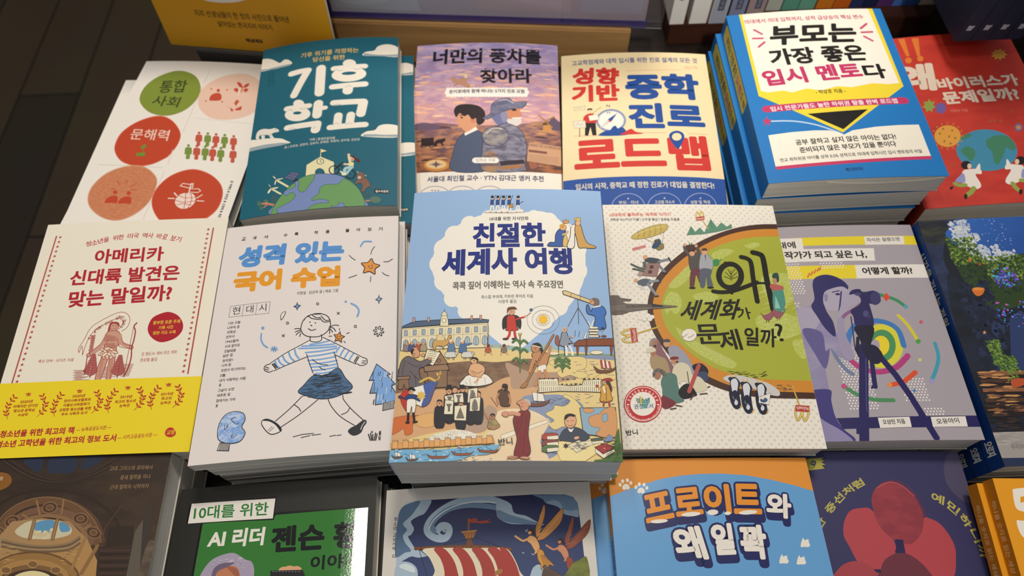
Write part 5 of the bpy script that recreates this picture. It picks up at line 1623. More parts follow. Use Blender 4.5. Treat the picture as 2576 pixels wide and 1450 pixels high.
ART['world']='''
B;98b8de
P;1;f3ede0;;0;-177,861,-119,891,-60,898,59,891,160,876,210,889,311,874,394,820,458,739,546,661,594,534,587,340,556,208,486,78,380,-57,270,-163,186,-240,88,-323,-2,-306,-93,-230,-201,-135,-280,-55,-377,42,-478,158,-547,301,-569,427,-534,582,-473,674,-376,765,-277,823
E;f3ede0;;0;-143,819,64,-1,1,-79
E;f3ede0;;0;-25,843,57,-1,1,-71
E;f3ede0;;0;92,842,54,0,0,-66
E;f3ede0;;0;209,826,57,1,-1,-70
E;f3ede0;;0;326,787,70,2,-2,-86
E;f3ede0;;0;439,677,83,3,-4,-100
E;f3ede0;;0;523,531,85,4,-5,-102
E;f3ede0;;0;522,338,81,3,-4,-94
E;f3ede0;;0;467,168,73,2,-4,-84
E;f3ede0;;0;383,22,62,2,-2,-71
E;f3ede0;;0;272,-103,55,1,-1,-62
E;f3ede0;;0;-508,404,78,-4,5,-92
E;f3ede0;;0;-467,250,74,-3,5,-85
E;f3ede0;;0;-396,100,63,-2,3,-72
E;f3ede0;;0;-297,-10,56,-2,2,-63
E;f3ede0;;0;-202,-100,55,-1,2,-62
E;f3ede0;;0;-482,539,79,-4,5,-94
E;f3ede0;;0;-405,665,77,-4,4,-92
E;f3ede0;;0;-292,761,70,-3,3,-86
T;2c2a30;0.02;0;-137,793,306,3,0,37;10대를 위한 지식만화
T;20307f;0.038;0;-263,541,562,3,-1,230;친절한
T;20307f;0.038;0;-490,293,985,8,-2,238;세계사 여행
T;67635c;0.026;0;-399,171,816,8,-1,70;콕콕 짚어 이해하는 역사 속 주요장면
T;33333f;0.01;0;-184,88,379,6,-1,32;파스칼 부쉬에, 카트린 루아조 지음
T;33333f;0.01;0;-58,48,129,4,-1,30;이정주 옮김
P;1;9fb9b4;;0;-182,-304,-62,-281,148,-307,268,-281,386,-320,384,-386,-150,-370
P;0;e7cd8c;;0;-819,-298,-529,-297,-272,-302,-62,-309,73,-333,236,-347,297,-322,762,-355,756,-1112,-756,-1121
P;0;7f9a6c;;0;281,-352,757,-345,755,-371,533,-376,295,-381
P;1;8d6f55.755a46.120;;0;-417,-416,-223,-405,-60,-417,147,-392,198,-405,190,-485,58,-533,-116,-602,-261,-615,-391,-619,-581,-628,-743,-637,-766,-462,-626,-420
P;1;d8a97c;;0;-765,-636,-436,-610,-174,-616,-1,-532,174,-533,259,-641,171,-755,1,-763,-140,-850,-518,-923,-756,-965,-760,-774
P;1;b7967c;;0;-1,-421,146,-485,292,-492,483,-488,488,-536,290,-579,58,-618,29,-533
P;1;8a97b2;;0;325,-384,762,-365,755,-567,758,-744,656,-769,485,-744,388,-670,288,-656,129,-672,115,-618,203,-582,392,-554,512,-488,566,-462,531,-415,414,-382
R;dash;5d6880/5d6880/6a758d;4;60;414,-722,731,-385,8,20
P;1;e7cf8c;2c2422;2;294,-417,369,-383,504,-370,555,-390,547,-455,483,-481,535,-487,562,-518,510,-535,438,-513,379,-530,351,-491,411,-450,337,-451
P;1;e7cf8c;2c2422;2;598,-541,675,-483,758,-472,761,-520,669,-570
P;1;8a97b2;;0;115,-672,288,-656,388,-662,515,-728,505,-906,279,-981,332,-1065,167,-1115,113,-1010,227,-837,143,-778
R;dash;5d6880;5;40;144,-729,486,-672,7,18
R;dash;5d6880;6;16;268,-1079,345,-866,6,13
P;1;e9d18d;2c2422;2;263,-792,313,-762,329,-731,385,-738,430,-700,385,-670,403,-654,459,-684,500,-736,509,-773,502,-920,421,-907,380,-879,323,-901,282,-865,318,-836
P;1;efd8b2;;0;-56,-777,143,-763,283,-836,254,-880,58,-939,-53,-981,-52,-1121,248,-1121,223,-1010,141,-939,-54,-910
P;1;ecd3ae;;0;-138,-938,58,-822,283,-829,224,-981,248,-1128,-270,-1126,-232,-1050,-74,-995
P;0;f3e6cc;2c2422;2;-33,-938,269,-833,283,-851,-26,-970
P;1;d2703a;2c2422;2;-767,-819,-700,-794,-620,-791,-497,-799,-516,-835,-567,-826,-615,-854,-615,-912,-660,-925,-678,-881,-712,-902,-758,-915
P;1;e4b070;8a5a34;2;-619,-809,-499,-776,-460,-814,-472,-866,-535,-879,-594,-855
P;1;b79a84;;0;-169,-791,-114,-732,-56,-777,-111,-880,-180,-923,-419,-918,-251,-878
P;0;53667f;2c2422;5;-746,-112,-667,-78,-465,-74,-203,-73,-126,-85,-131,-109,-417,-111,-754,-129
P;0;e9ddba;2c2422;5;-751,-129,-131,-107,-129,-305,-745,-309
L;0;2c2422;2;-748,-201,-130,-196
L;0;b9a878;5;-750,-139,-131,-119
P;0;a9bccb;2c2422;3;-732,-149,-709,-149,-705,-190,-730,-190
L;0;2c2422;2;-721,-150,-718,-189
P;1;a9bccb;2c2422;3;-725,-288,-729,-241,-715,-222,-697,-241,-693,-290
L;0;2c2422;2;-715,-228,-710,-289
L;0;b9a878;3;-690,-155,-679,-288
P;0;a9bccb;2c2422;3;-668,-149,-645,-148,-642,-190,-667,-190
L;0;2c2422;2;-657,-149,-654,-189
P;1;a9bccb;2c2422;3;-662,-288,-666,-241,-652,-221,-633,-241,-630,-290
L;0;2c2422;2;-651,-228,-647,-289
L;0;b9a878;3;-626,-155,-616,-287
P;0;a9bccb;2c2422;3;-605,-148,-581,-148,-579,-189,-603,-190
L;0;2c2422;2;-594,-149,-591,-189
P;1;a9bccb;2c2422;3;-599,-288,-603,-241,-589,-221,-571,-240,-567,-289
L;0;2c2422;2;-588,-228,-584,-288
L;0;b9a878;3;-562,-154,-554,-286
P;0;a9bccb;2c2422;3;-541,-148,-518,-147,-516,-188,-540,-189
L;0;2c2422;2;-530,-148,-528,-188
P;1;a9bccb;2c2422;3;-537,-287,-540,-240,-526,-220,-508,-239,-505,-288
L;0;2c2422;2;-526,-227,-522,-288
L;0;b9a878;3;-499,-153,-491,-285
P;0;a9bccb;2c2422;3;-478,-147,-455,-146,-453,-187,-477,-188
L;0;2c2422;2;-467,-147,-465,-187
P;1;a9bccb;2c2422;3;-475,-286,-477,-239,-463,-219,-445,-238,-443,-287
L;0;2c2422;2;-463,-226,-460,-286
L;0;b9a878;3;-436,-152,-429,-284
P;0;a9bccb;2c2422;3;-415,-146,-392,-145,-390,-186,-415,-187
L;0;2c2422;2;-404,-146,-402,-185
P;1;a9bccb;2c2422;3;-413,-284,-415,-237,-401,-218,-383,-237,-381,-286
L;0;2c2422;2;-400,-224,-398,-285
L;0;b9a878;3;-373,-151,-367,-283
P;0;a9bccb;2c2422;3;-352,-144,-329,-143,-328,-184,-352,-185
L;0;2c2422;2;-341,-144,-340,-184
P;1;a9bccb;2c2422;3;-351,-283,-353,-236,-338,-216,-321,-235,-319,-284
L;0;2c2422;2;-338,-223,-336,-283
L;0;b9a878;3;-311,-149,-306,-281
P;0;a9bccb;2c2422;3;-289,-142,-267,-141,-265,-182,-290,-183
L;0;2c2422;2;-279,-143,-277,-182
P;1;a9bccb;2c2422;3;-289,-281,-291,-234,-276,-214,-259,-233,-257,-282
L;0;2c2422;2;-276,-221,-274,-281
L;0;b9a878;3;-248,-147,-244,-279
P;0;a9bccb;2c2422;3;-227,-140,-204,-139,-203,-180,-227,-181
L;0;2c2422;2;-216,-140,-215,-180
P;1;a9bccb;2c2422;3;-227,-279,-229,-232,-214,-212,-197,-231,-196,-279
L;0;2c2422;2;-214,-219,-212,-279
L;0;b9a878;3;-186,-145,-182,-276
P;0;a9bccb;2c2422;3;-164,-138,-142,-136,-141,-177,-165,-179
L;0;2c2422;2;-154,-138,-153,-177
P;1;a9bccb;2c2422;3;-166,-276,-167,-229,-152,-210,-135,-228,-134,-277
L;0;2c2422;2;-152,-216,-151,-277
L;0;b9a878;3;-123,-142,-121,-274
P;0;e9ddba;2c2422;3;-475,-126,-474,-83,-467,-39,-430,-41,-418,-83,-413,-129
P;1;e9ddba;2c2422;3;-467,-39,-463,-18,-450,-8,-435,-20,-430,-41
L;0;2c2422;3;-450,-8,-451,13
E;f6f0dc;2c2422;3;-448,-82,14,-1,1,-16
P;0;d29a8c;2c2422;3;-678,-46,-662,-47,-659,-86,-675,-85
P;0;d29a8c;2c2422;2;-571,-48,-555,-49,-553,-88,-568,-87
P;0;d29a8c;2c2422;2;-257,-47,-242,-47,-241,-86,-256,-85
P;0;d29a8c;2c2422;2;-193,-45,-177,-45,-176,-84,-192,-83
P;0;2f4d8e;2c2422;2;-132,998,-109,1002,-106,946,-133,943
E;e5b58c;;0;-117,1013,10,0,0,-13
P;0;24252c;;0;-130,1041,-107,1043,-107,1017,-129,1015
L;0;eee8da;11;-125,942,-135,879
L;0;eee8da;11;-113,942,-102,880
L;0;2c2422;6;-135,877,-125,877
L;0;4a3a30;4;-118,955,-92,1045
P;0;2f4d8e;2c2422;2;-88,997,-64,1001,-62,945,-89,941
E;e5b58c;;0;-73,1012,10,0,0,-13
P;0;24252c;;0;-85,1040,-63,1042,-63,1016,-85,1014
L;0;eee8da;11;-80,941,-91,878
L;0;eee8da;11;-69,941,-58,879
L;0;2c2422;6;-91,876,-81,876
L;0;4a3a30;4;-74,954,-47,1044
P;0;2f4d8e;2c2422;2;-44,996,-20,1000,-18,944,-45,941
E;e5b58c;;0;-28,1011,10,0,0,-13
P;0;24252c;;0;-41,1039,-18,1041,-18,1015,-40,1013
L;0;eee8da;11;-36,940,-48,877
L;0;eee8da;11;-24,940,-14,879
L;0;2c2422;6;-48,875,-37,875
L;0;4a3a30;4;-30,953,-3,1043
P;0;2f4d8e;2c2422;2;4,996,28,1000,30,944,3,940
E;e5b58c;;0;19,1011,10,0,0,-13
P;0;24252c;;0;7,1039,30,1041,30,1015,7,1013
L;0;eee8da;11;11,940,0,877
L;0;eee8da;11;23,940,33,878
L;0;2c2422;6;0,874,10,874
L;0;4a3a30;4;18,953,45,1043
P;0;2f4d8e;2c2422;2;74,995,98,999,99,944,72,939
E;e5b58c;;0;89,1010,10,0,0,-13
P;0;24252c;;0;77,1038,100,1040,100,1014,77,1012
L;0;eee8da;11;81,939,69,876
L;0;eee8da;11;92,939,102,878
L;0;2c2422;6;69,874,79,874
L;0;4a3a30;4;87,952,128,982
P;0;c98a3a;2c2422;2;11,948,48,957,48,923,15,914
L;1;b5ab9c;6;-178,876,-9,868,143,876
P;1;3c5fa6;2c2422;5;311,554,330,588,367,593,375,661,403,711,444,724,455,664,432,591,431,555,368,549
P;1;e0bb66;2c2422;3;431,555,434,627,455,664,469,608,477,561
E;e6b48c;2c2422;3;437,732,25,1,-1,-29
P;1;d9a24a;;0;410,723,412,756,439,765,458,754,434,736,423,707
L;1;e0bb66;15;432,663,455,672,469,689
E;e6b48c;;0;469,693,10,0,0,-10
P;1;efe8dc;2c2422;5;500,743,536,761,524,666,512,546,460,548,487,649
P;1;cfa25c;2c2422;5;536,765,572,763,591,669,617,594,678,562,667,545,589,545,549,548,536,631,526,691
E;e6b48c;2c2422;3;553,782,22,1,-1,-29
P;0;e7c15e;2c2422;3;531,802,529,835,545,815,556,843,565,818,580,838,574,800
L;1;efe8dc;15;521,740,492,755,466,779
P;0;d99a5a;2c2422;3;439,769,434,806,450,790,461,820,470,795,484,808,479,771
E;;8a8a90;2;264,-86,116,2,-3,-115
E;;8a8a90;2;264,-86,80,1,-2,-79
E;;8a8a90;2;264,-86,46,1,-1,-46
P;0;f0b92a;;0;264,-42,270,-54,280,-46,280,-60,292,-57,287,-70,299,-74,289,-83,299,-93,287,-96,291,-109,279,-107,278,-121,268,-113,262,-125,256,-113,246,-121,246,-107,234,-110,239,-97,227,-93,237,-84,227,-75,239,-71,235,-58,247,-60,248,-46,258,-55
E;f3c22e;;0;263,-84,24,0,-1,-26
E;3f6f9c;2c2422;2;178,-6,11,0,0,-12
E;d8d2c4;;0;190,-62,5,0,0,-5
E;d8d2c4;;0;214,-83,5,0,0,-5
P;1;2b2628;;0;-25,-163,-28,-86,-3,-51,35,-45,81,-55,107,-95,100,-162,70,-138,12,-141
P;1;c8382b;2c2422;5;6,-60,58,-55,73,-138,81,-169,0,-172,3,-138
E;e2ad86;2c2422;2;38,-20,23,0,0,-28
P;1;6a4028;;0;4,-6,15,15,58,19,77,-3,58,-2,15,-13,6,-51
L;1;c8382b;13;73,-83,101,-73,125,-66
E;e2ad86;;0;135,-59,9,0,0,-9
L;0;8a5a3a;3;138,-59,178,-30
L;1;c8382b;18;25,-169,22,-206,7,-236
L;1;c8382b;18;58,-169,61,-206,67,-233
E;4a302a;2c2422;2;-5,-240,20,0,0,-8
E;4a302a;2c2422;2;58,-240,20,0,0,-8
L;0;4a4038;4;519,101,519,18
L;0;4a4038;4;519,18,439,-137
L;0;4a4038;4;519,18,516,-115
L;0;4a4038;4;519,18,592,-129
P;0;e3c68f;2c2422;5;410,154,429,160,620,83,615,56,415,127
L;0;2c2422;3;473,136,467,103
L;0;2c2422;3;540,112,535,80
P;1;3f74bd;2c2422;5;594,46,579,31,582,-25,620,-41,639,-58,629,-145,708,-142,705,-55,720,-16,704,33,664,38,624,19,611,-10
E;dca27c;2c2422;2;625,72,19,1,-1,-25
P;1;7a6a60;;0;620,94,643,106,674,93,674,50,651,31,630,44,638,69
L;0;efe8dc;10;629,26,680,39
L;0;2d3a52;20;643,-145,645,-165
L;0;2d3a52;20;686,-143,682,-163
L;0;8fb0d8;15;648,-165,655,-205
L;0;8fb0d8;15;682,-163,686,-201
E;8a4440;2c2422;2;648,-209,18,1,-1,-8
E;8a4440;2c2422;2;691,-207,18,1,-1,-8
P;0;efe2c0;2c2422;3;583,-201,655,-199,654,-216,582,-218
P;0;efe2c0;2c2422;3;589,-179,650,-177,649,-194,588,-196
P;0;efe2c0;2c2422;3;586,-157,658,-154,657,-171,585,-174
P;0;efe2c0;2c2422;3;592,-134,653,-132,652,-149,591,-152
L;1;f5efe2;7;600,-143,593,-112,585,-92
L;1;f5efe2;7;607,-143,615,-104,629,-83
P;0;8a492b;2c2422;5;475,-272,510,-244,564,-239,565,-232,760,-222,758,-279,474,-292
L;0;3a2018;5;565,-236,565,-288
P;0;efe6d2;2c2422;2;544,-230,565,-175,574,-178,559,-233
P;0;8a492b;2c2422;2;489,-292,510,-291,501,-360,492,-361
P;0;8a492b;2c2422;2;550,-290,571,-289,561,-359,552,-359
P;0;8a492b;2c2422;2;728,-283,750,-282,738,-352,729,-353
P;1;8d95a6;2c2422;5;394,-190,422,-179,438,-223,449,-246,466,-269,436,-273,444,-289,402,-297,373,-281,383,-237
E;e2ad86;2c2422;2;413,-165,18,0,-1,-20
P;1;b9b6b6;;0;389,-166,396,-145,420,-138,429,-151,404,-162,397,-186
L;1;8d95a6;14;432,-226,462,-222
E;e2ad86;;0;468,-220,9,0,0,-8
L;1;f0eadf;14;441,-293,455,-319,462,-361
L;1;f0eadf;14;417,-297,422,-330,420,-362
P;1;a05a44;2c2422;3;343,-265,351,-214,369,-221,372,-288,360,-291
L;0;2c2422;5;366,-291,364,-364
L;0;2c2422;5;405,-297,406,-363
L;1;2c2422;3;484,-215,489,-170
L;1;2c2422;3;511,-217,519,-173
E;efe2c0;2c2422;2;331,-351,36,1,0,-13
E;efe2c0;2c2422;2;631,-337,45,2,-1,-15
P;1;cfa45e;2c2422;3;-518,-280,-514,-244,-494,-224,-471,-198,-448,-216,-422,-241,-412,-214,-403,-201,-387,-211,-398,-235,-412,-274,-435,-287,-443,-313,-453,-286,-490,-288,-497,-314,-507,-311
P;1;e6d09a;2c2422;2;-494,-217,-474,-191,-445,-209,-438,-240,-486,-241
P;1;8d7f86;2c2422;3;-726,-310,-724,-267,-707,-248,-687,-269,-680,-313
E;d9a27c;2c2422;2;-706,-254,11,-1,1,-14
P;1;4f5a80;2c2422;3;-689,-312,-687,-269,-670,-250,-650,-271,-643,-314
E;d9a27c;2c2422;2;-669,-256,11,-1,1,-13
P;1;b0583c;2c2422;3;-643,-314,-640,-271,-623,-252,-604,-273,-597,-317
E;d9a27c;2c2422;2;-623,-259,11,-1,1,-13
P;1;a89880;2c2422;3;-605,-316,-602,-273,-585,-254,-565,-275,-559,-318
E;d9a27c;2c2422;2;-585,-261,11,-1,1,-13
P;1;5f7fa0;2c2422;3;-410,-334,-404,-281,-390,-255,-368,-266,-357,-316,-359,-339
E;d9a27c;2c2422;2;-388,-255,14,0,1,-17
P;1;e6dccb;;0;-402,-255,-397,-235,-378,-239,-390,-255
P;1;4f74a0;2c2422;3;-330,-337,-324,-284,-309,-258,-288,-268,-277,-318,-279,-341
E;d9a27c;2c2422;2;-308,-258,14,0,1,-17
P;1;e6dccb;;0;-322,-257,-316,-237,-298,-241,-309,-258
L;1;4f74a0;13;-294,-278,-267,-276,-243,-273
P;1;d9d6cc;2c2422;3;-428,-360,-421,-337,-388,-332,-354,-336,-345,-353,-356,-375,-416,-377
L;0;2c2422;3;-410,-374,-409,-393
L;0;2c2422;3;-398,-374,-397,-394
L;0;2c2422;3;-371,-375,-370,-395
L;0;2c2422;3;-362,-375,-361,-395
E;c9c4ba;2c2422;2;-347,-346,12,0,0,-12
P;1;d9d6cc;2c2422;3;-311,-364,-303,-341,-270,-335,-237,-339,-228,-356,-239,-378,-299,-380
L;0;2c2422;3;-293,-377,-292,-397
L;0;2c2422;3;-281,-377,-280,-397
L;0;2c2422;3;-254,-378,-253,-398
L;0;2c2422;3;-245,-378,-245,-398
E;c9c4ba;2c2422;2;-230,-349,12,0,0,-11
P;1;b5583c;2c2422;3;-145,-341,-140,-305,-116,-302,-106,-342
E;5a3a2c;;0;-125,-292,12,0,0,-13
L;1;d9a27c;6;-139,-308,-155,-288
L;1;d9a27c;6;-116,-305,-92,-289
L;1;d9a27c;6;-136,-341,-150,-364
L;1;d9a27c;6;-115,-341,-97,-361
P;1;7f7468;2c2422;3;-34,-342,-29,-306,-5,-303,4,-343
E;5a3a2c;;0;-14,-293,12,0,0,-13
L;1;d9a27c;6;-29,-309,-44,-289
L;1;d9a27c;6;-5,-306,19,-290
L;1;d9a27c;6;-25,-342,-40,-365
L;1;d9a27c;6;-5,-343,13,-362
P;0;9a7a5e;2c2422;5;-571,-436,-413,-426,-394,-452,-393,-471,-562,-478
P;0;8d6e55;2c2422;4;-544,-479,-405,-471,-401,-597,-519,-600
P;0;9a7a5e;2c2422;5;-502,-429,-467,-322,-401,-426
E;8d6e55;2c2422;3;-468,-398,14,0,1,-15
P;0;f0e5c8;2c2422;5;-576,-403,-556,-305,-457,-336,-505,-435
L;1;2c2422;3;-545,-322,-519,-327,-484,-338
L;1;2c2422;3;-549,-337,-523,-342,-489,-353
L;1;2c2422;3;-553,-352,-527,-356,-494,-367
L;1;2c2422;3;-556,-366,-530,-371,-499,-382
L;1;2c2422;3;-560,-381,-534,-385,-504,-396
L;1;2c2422;3;-563,-396,-537,-400,-510,-411
P;1;6d6468;2c2422;5;-747,-492,-732,-392,-692,-355,-645,-374,-598,-399,-539,-379,-522,-409,-572,-442,-600,-454,-589,-518,-557,-551,-562,-607,-657,-604,-705,-561,-744,-527
P;1;d9a07c;2c2422;3;-652,-357,-667,-323,-647,-301,-620,-306,-605,-340,-612,-362,-633,-368
P;1;2b2426;;0;-670,-330,-668,-307,-645,-294,-626,-300,-650,-311,-657,-340
E;d9a07c;;0;-641,-298,14,-1,1,-8
E;d9a07c;2c2422;2;-583,-350,14,-1,1,-13
E;d9a07c;2c2422;2;-533,-379,14,-1,1,-11
L;1;2c2422;3;-705,-384,-715,-448,-717,-497
L;1;2c2422;3;-668,-467,-625,-517,-613,-596
L;1;2c2422;3;-635,-500,-593,-550,-586,-605
L;1;2c2422;3;-688,-401,-625,-437,-587,-425
P;0;9a7a5e;2c2422;5;-752,-508,-665,-505,-660,-528,-750,-530
P;0;8d6e55;2c2422;3;-738,-531,-675,-527,-657,-600,-684,-599,-699,-561,-708,-601,-737,-600
P;1;efe9dc;2c2422;4;-315,-578,-292,-544,-258,-513,-147,-506,-94,-554,-105,-579,-189,-596,-276,-591
P;1;e2b083;2c2422;4;-254,-459,-238,-430,-193,-425,-151,-451,-145,-487,-167,-521,-190,-530,-235,-520,-259,-494
E;e2b083;2c2422;2;-223,-405,22,0,1,-24
P;1;211c1e;;0;-245,-398,-233,-379,-206,-382,-191,-399,-200,-405,-221,-392
L;1;2c2422;3;-230,-482,-197,-502,-162,-483
L;1;d09a70;14;-242,-482,-205,-524,-170,-531
L;1;e2b083;15;-211,-569,-190,-546
L;1;2c2422;2;-277,-560,-262,-584
L;1;2c2422;2;-249,-537,-238,-586
L;1;2c2422;2;-190,-538,-200,-590
L;1;2c2422;2;-147,-531,-138,-578
P;1;5d4030;2c2422;4;-55,-641,-29,-620,9,-626,26,-657,18,-703,26,-739,-28,-739,-42,-702
E;b98260;2c2422;2;-9,-607,19,0,0,-23
P;1;2b211e;;0;-26,-607,-21,-582,6,-583,14,-604,6,-629,-3,-638,-20,-626,-6,-617
L;1;b98260;13;-49,-650,-60,-687,-51,-723
L;1;b98260;13;20,-657,29,-697,26,-721
L;0;4a3a30;3;-100,-677,-56,-744
P;1;c58a5c;2c2422;5;179,-372,192,-343,243,-332,295,-365,291,-404,273,-449,222,-456,208,-414
E;c58a5c;2c2422;3;204,-310,30,0,-1,-36
P;1;1f1a1c;;0;181,-283,220,-270,246,-289,255,-322,263,-362,242,-355,237,-319,219,-296
L;0;d8d2c4;6;181,-293,243,-306
L;1;c58a5c;23;200,-382,179,-437,163,-493
L;1;c58a5c;20;286,-371,302,-335,306,-299
P;1;efe8da;2c2422;2;222,-453,273,-439,269,-492,222,-493
L;1;c58a5c;26;231,-493,221,-540,200,-586
L;1;c58a5c;24;266,-484,277,-524,291,-544
L;0;5a3a26;16;333,-208,127,-592
L;0;b07a48;10;333,-208,127,-592
P;1;b07a48;2c2422;2;136,-567,151,-573,130,-608,98,-608,104,-592
L;1;4f7044;9;96,-493,97,-223
L;1;33502f;15;96,-427,120,-401,146,-421
L;1;587f48;11;96,-427,120,-401,146,-421
L;1;33502f;15;96,-414,73,-388,46,-407
L;1;587f48;11;96,-414,73,-388,46,-407
L;1;33502f;16;97,-347,121,-320,147,-340
L;1;587f48;11;97,-347,121,-320,147,-340
L;1;33502f;16;97,-333,73,-307,46,-326
L;1;587f48;11;97,-333,73,-307,46,-326
L;1;33502f;16;97,-279,121,-252,148,-272
L;1;587f48;11;97,-279,121,-252,148,-272
L;1;33502f;16;97,-273,73,-246,46,-266
L;1;587f48;11;97,-273,73,-246,46,-266
L;1;4f7044;9;386,-491,389,-394
L;1;33502f;15;387,-467,411,-440,437,-459
L;1;587f48;11;387,-467,411,-440,437,-459
L;1;33502f;15;387,-462,364,-437,337,-456
L;1;587f48;11;387,-462,364,-437,337,-456
L;1;33502f;15;388,-438,413,-411,438,-430
L;1;587f48;11;388,-438,413,-411,438,-430
L;1;33502f;15;388,-433,365,-407,338,-427
L;1;587f48;11;388,-433,365,-407,338,-427
L;1;33502f;15;389,-414,413,-387,439,-406
L;1;587f48;11;389,-414,413,-387,439,-406
L;1;33502f;15;389,-412,366,-386,339,-406
L;1;587f48;11;389,-412,366,-386,339,-406
L;1;a8925a;6;97,-227,85,-196
L;1;a8925a;6;97,-227,97,-196
L;1;a8925a;6;97,-227,109,-196
P;1;7a4a34;2c2422;2;604,-440,614,-469,630,-491,705,-488,748,-464,759,-441,721,-462,647,-468
P;0;efe9dc;2c2422;2;652,-393,720,-404,728,-455,656,-455
P;0;b5423a;;0;652,-393,665,-396,671,-456,658,-456
P;0;b5423a;;0;678,-397,691,-400,698,-455,685,-455
P;0;b5423a;;0;705,-401,718,-404,725,-454,712,-454
L;0;2c2422;3;685,-379,679,-467
P;1;7a4a34;2c2422;2;129,-688,142,-718,160,-741,238,-740,283,-717,293,-693,255,-714,176,-718
P;0;efe9dc;2c2422;2;177,-641,250,-654,261,-707,186,-704
L;0;2c2422;3;212,-627,211,-717
P;0;efe5c6;2c2422;4;218,-548,352,-537,356,-587,435,-592,516,-584,527,-549,651,-539,645,-633,363,-633,219,-644
L;0;2c2422;2;220,-592,648,-583
R;dash;3a2f2c;9;12;227,-543,642,-542,6,12
L;0;2c2422;3;228,-560,227,-585
L;0;2c2422;3;227,-603,226,-635
L;0;2c2422;3;242,-560,241,-585
L;0;2c2422;3;241,-602,240,-635
L;0;2c2422;3;255,-560,255,-585
L;0;2c2422;3;254,-602,254,-635
L;0;2c2422;3;269,-560,269,-585
L;0;2c2422;3;268,-602,267,-635
L;0;2c2422;3;283,-560,282,-585
L;0;2c2422;3;282,-602,281,-634
L;0;2c2422;3;297,-560,296,-585
L;0;2c2422;3;296,-602,295,-634
L;0;2c2422;3;311,-560,310,-585
L;0;2c2422;3;309,-602,308,-634
L;0;2c2422;3;324,-559,324,-584
L;0;2c2422;3;323,-601,322,-634
L;0;2c2422;3;338,-559,337,-584
L;0;2c2422;3;337,-601,336,-634
L;0;2c2422;3;351,-600,350,-627
L;0;2c2422;3;351,-601,350,-634
L;0;2c2422;3;365,-599,364,-627
L;0;2c2422;3;364,-601,363,-633
L;0;2c2422;3;378,-599,377,-627
L;0;2c2422;3;378,-601,377,-633
L;0;2c2422;3;392,-599,391,-627
L;0;2c2422;3;392,-600,391,-633
L;0;2c2422;3;406,-599,405,-627
L;0;2c2422;3;406,-600,405,-633
L;0;2c2422;3;420,-598,419,-626
L;0;2c2422;3;420,-600,418,-632
L;0;2c2422;3;434,-598,432,-626
L;0;2c2422;3;433,-600,432,-632
L;0;2c2422;3;447,-598,446,-626
L;0;2c2422;3;447,-599,446,-632
L;0;2c2422;3;461,-598,460,-625
L;0;2c2422;3;461,-599,460,-632
L;0;2c2422;3;475,-597,474,-625
L;0;2c2422;3;475,-599,473,-631
L;0;2c2422;3;489,-597,487,-625
L;0;2c2422;3;489,-598,487,-631
L;0;2c2422;3;503,-597,501,-625
L;0;2c2422;3;503,-598,501,-631
L;0;2c2422;3;516,-596,515,-624
L;0;2c2422;3;516,-598,515,-630
L;0;2c2422;3;532,-555,531,-580
L;0;2c2422;3;530,-597,528,-630
L;0;2c2422;3;546,-555,545,-580
L;0;2c2422;3;544,-597,542,-630
L;0;2c2422;3;560,-554,559,-580
L;0;2c2422;3;558,-597,556,-629
L;0;2c2422;3;574,-554,573,-579
L;0;2c2422;3;572,-596,570,-629
L;0;2c2422;3;588,-554,587,-579
L;0;2c2422;3;586,-596,584,-629
L;0;2c2422;3;602,-553,601,-578
L;0;2c2422;3;600,-596,598,-628
L;0;2c2422;3;616,-553,615,-578
L;0;2c2422;3;613,-595,611,-628
L;0;2c2422;3;630,-552,628,-577
L;0;2c2422;3;627,-595,625,-627
L;0;2c2422;3;644,-552,642,-577
L;0;2c2422;3;641,-594,639,-627
P;0;2c2422;;0;230,-534,232,-540,238,-543,232,-546,229,-553,227,-546,221,-543,227,-541
P;0;2c2422;;0;260,-533,263,-540,269,-543,263,-546,260,-552,258,-546,251,-543,258,-540
P;0;2c2422;;0;291,-533,293,-540,299,-542,293,-545,290,-552,288,-545,282,-543,288,-540
P;0;2c2422;;0;322,-533,324,-539,330,-542,324,-545,321,-552,319,-545,313,-542,319,-540
P;0;2c2422;;0;352,-532,355,-539,361,-542,354,-544,352,-551,349,-544,343,-542,350,-539
P;0;2c2422;;0;381,-573,384,-579,390,-582,384,-585,381,-591,379,-585,372,-582,379,-579
P;0;2c2422;;0;412,-572,414,-579,420,-581,414,-584,411,-591,409,-584,403,-582,409,-579
P;0;2c2422;;0;443,-571,445,-578,451,-581,445,-583,442,-590,440,-584,434,-581,440,-578
P;0;2c2422;;0;473,-571,475,-577,482,-580,475,-583,472,-590,470,-583,464,-580,470,-578
P;0;2c2422;;0;504,-570,506,-577,512,-579,506,-582,503,-589,501,-582,495,-580,501,-577
P;0;2c2422;;0;537,-528,539,-535,545,-538,539,-540,536,-547,534,-541,528,-538,534,-535
P;0;2c2422;;0;568,-527,570,-534,576,-537,570,-540,567,-546,565,-540,558,-537,565,-534
P;0;2c2422;;0;599,-527,601,-533,607,-536,600,-539,598,-546,595,-539,589,-536,596,-533
P;0;2c2422;;0;630,-526,632,-532,638,-535,631,-538,628,-545,626,-538,620,-535,627,-532
P;1;d3a046;2c2422;4;637,-610,657,-583,696,-572,717,-599,708,-646,716,-686,675,-702,632,-695,641,-648
E;e2ad86;2c2422;2;673,-560,16,1,-1,-19
P;1;4a3428;;0;680,-541,706,-553,720,-606,709,-631,695,-585,684,-573
P;1;a03a34;;0;650,-549,672,-532,711,-527,730,-543,700,-550
L;1;d3a046;14;643,-617,624,-596
E;a8443a;;0;618,-590,12,0,-1,-11
L;1;a8443a;13;657,-700,653,-727
L;1;a8443a;13;692,-699,693,-726
L;1;efe8da;12;662,-595,668,-632
L;0;7a5a34;5;679,-601,675,-693
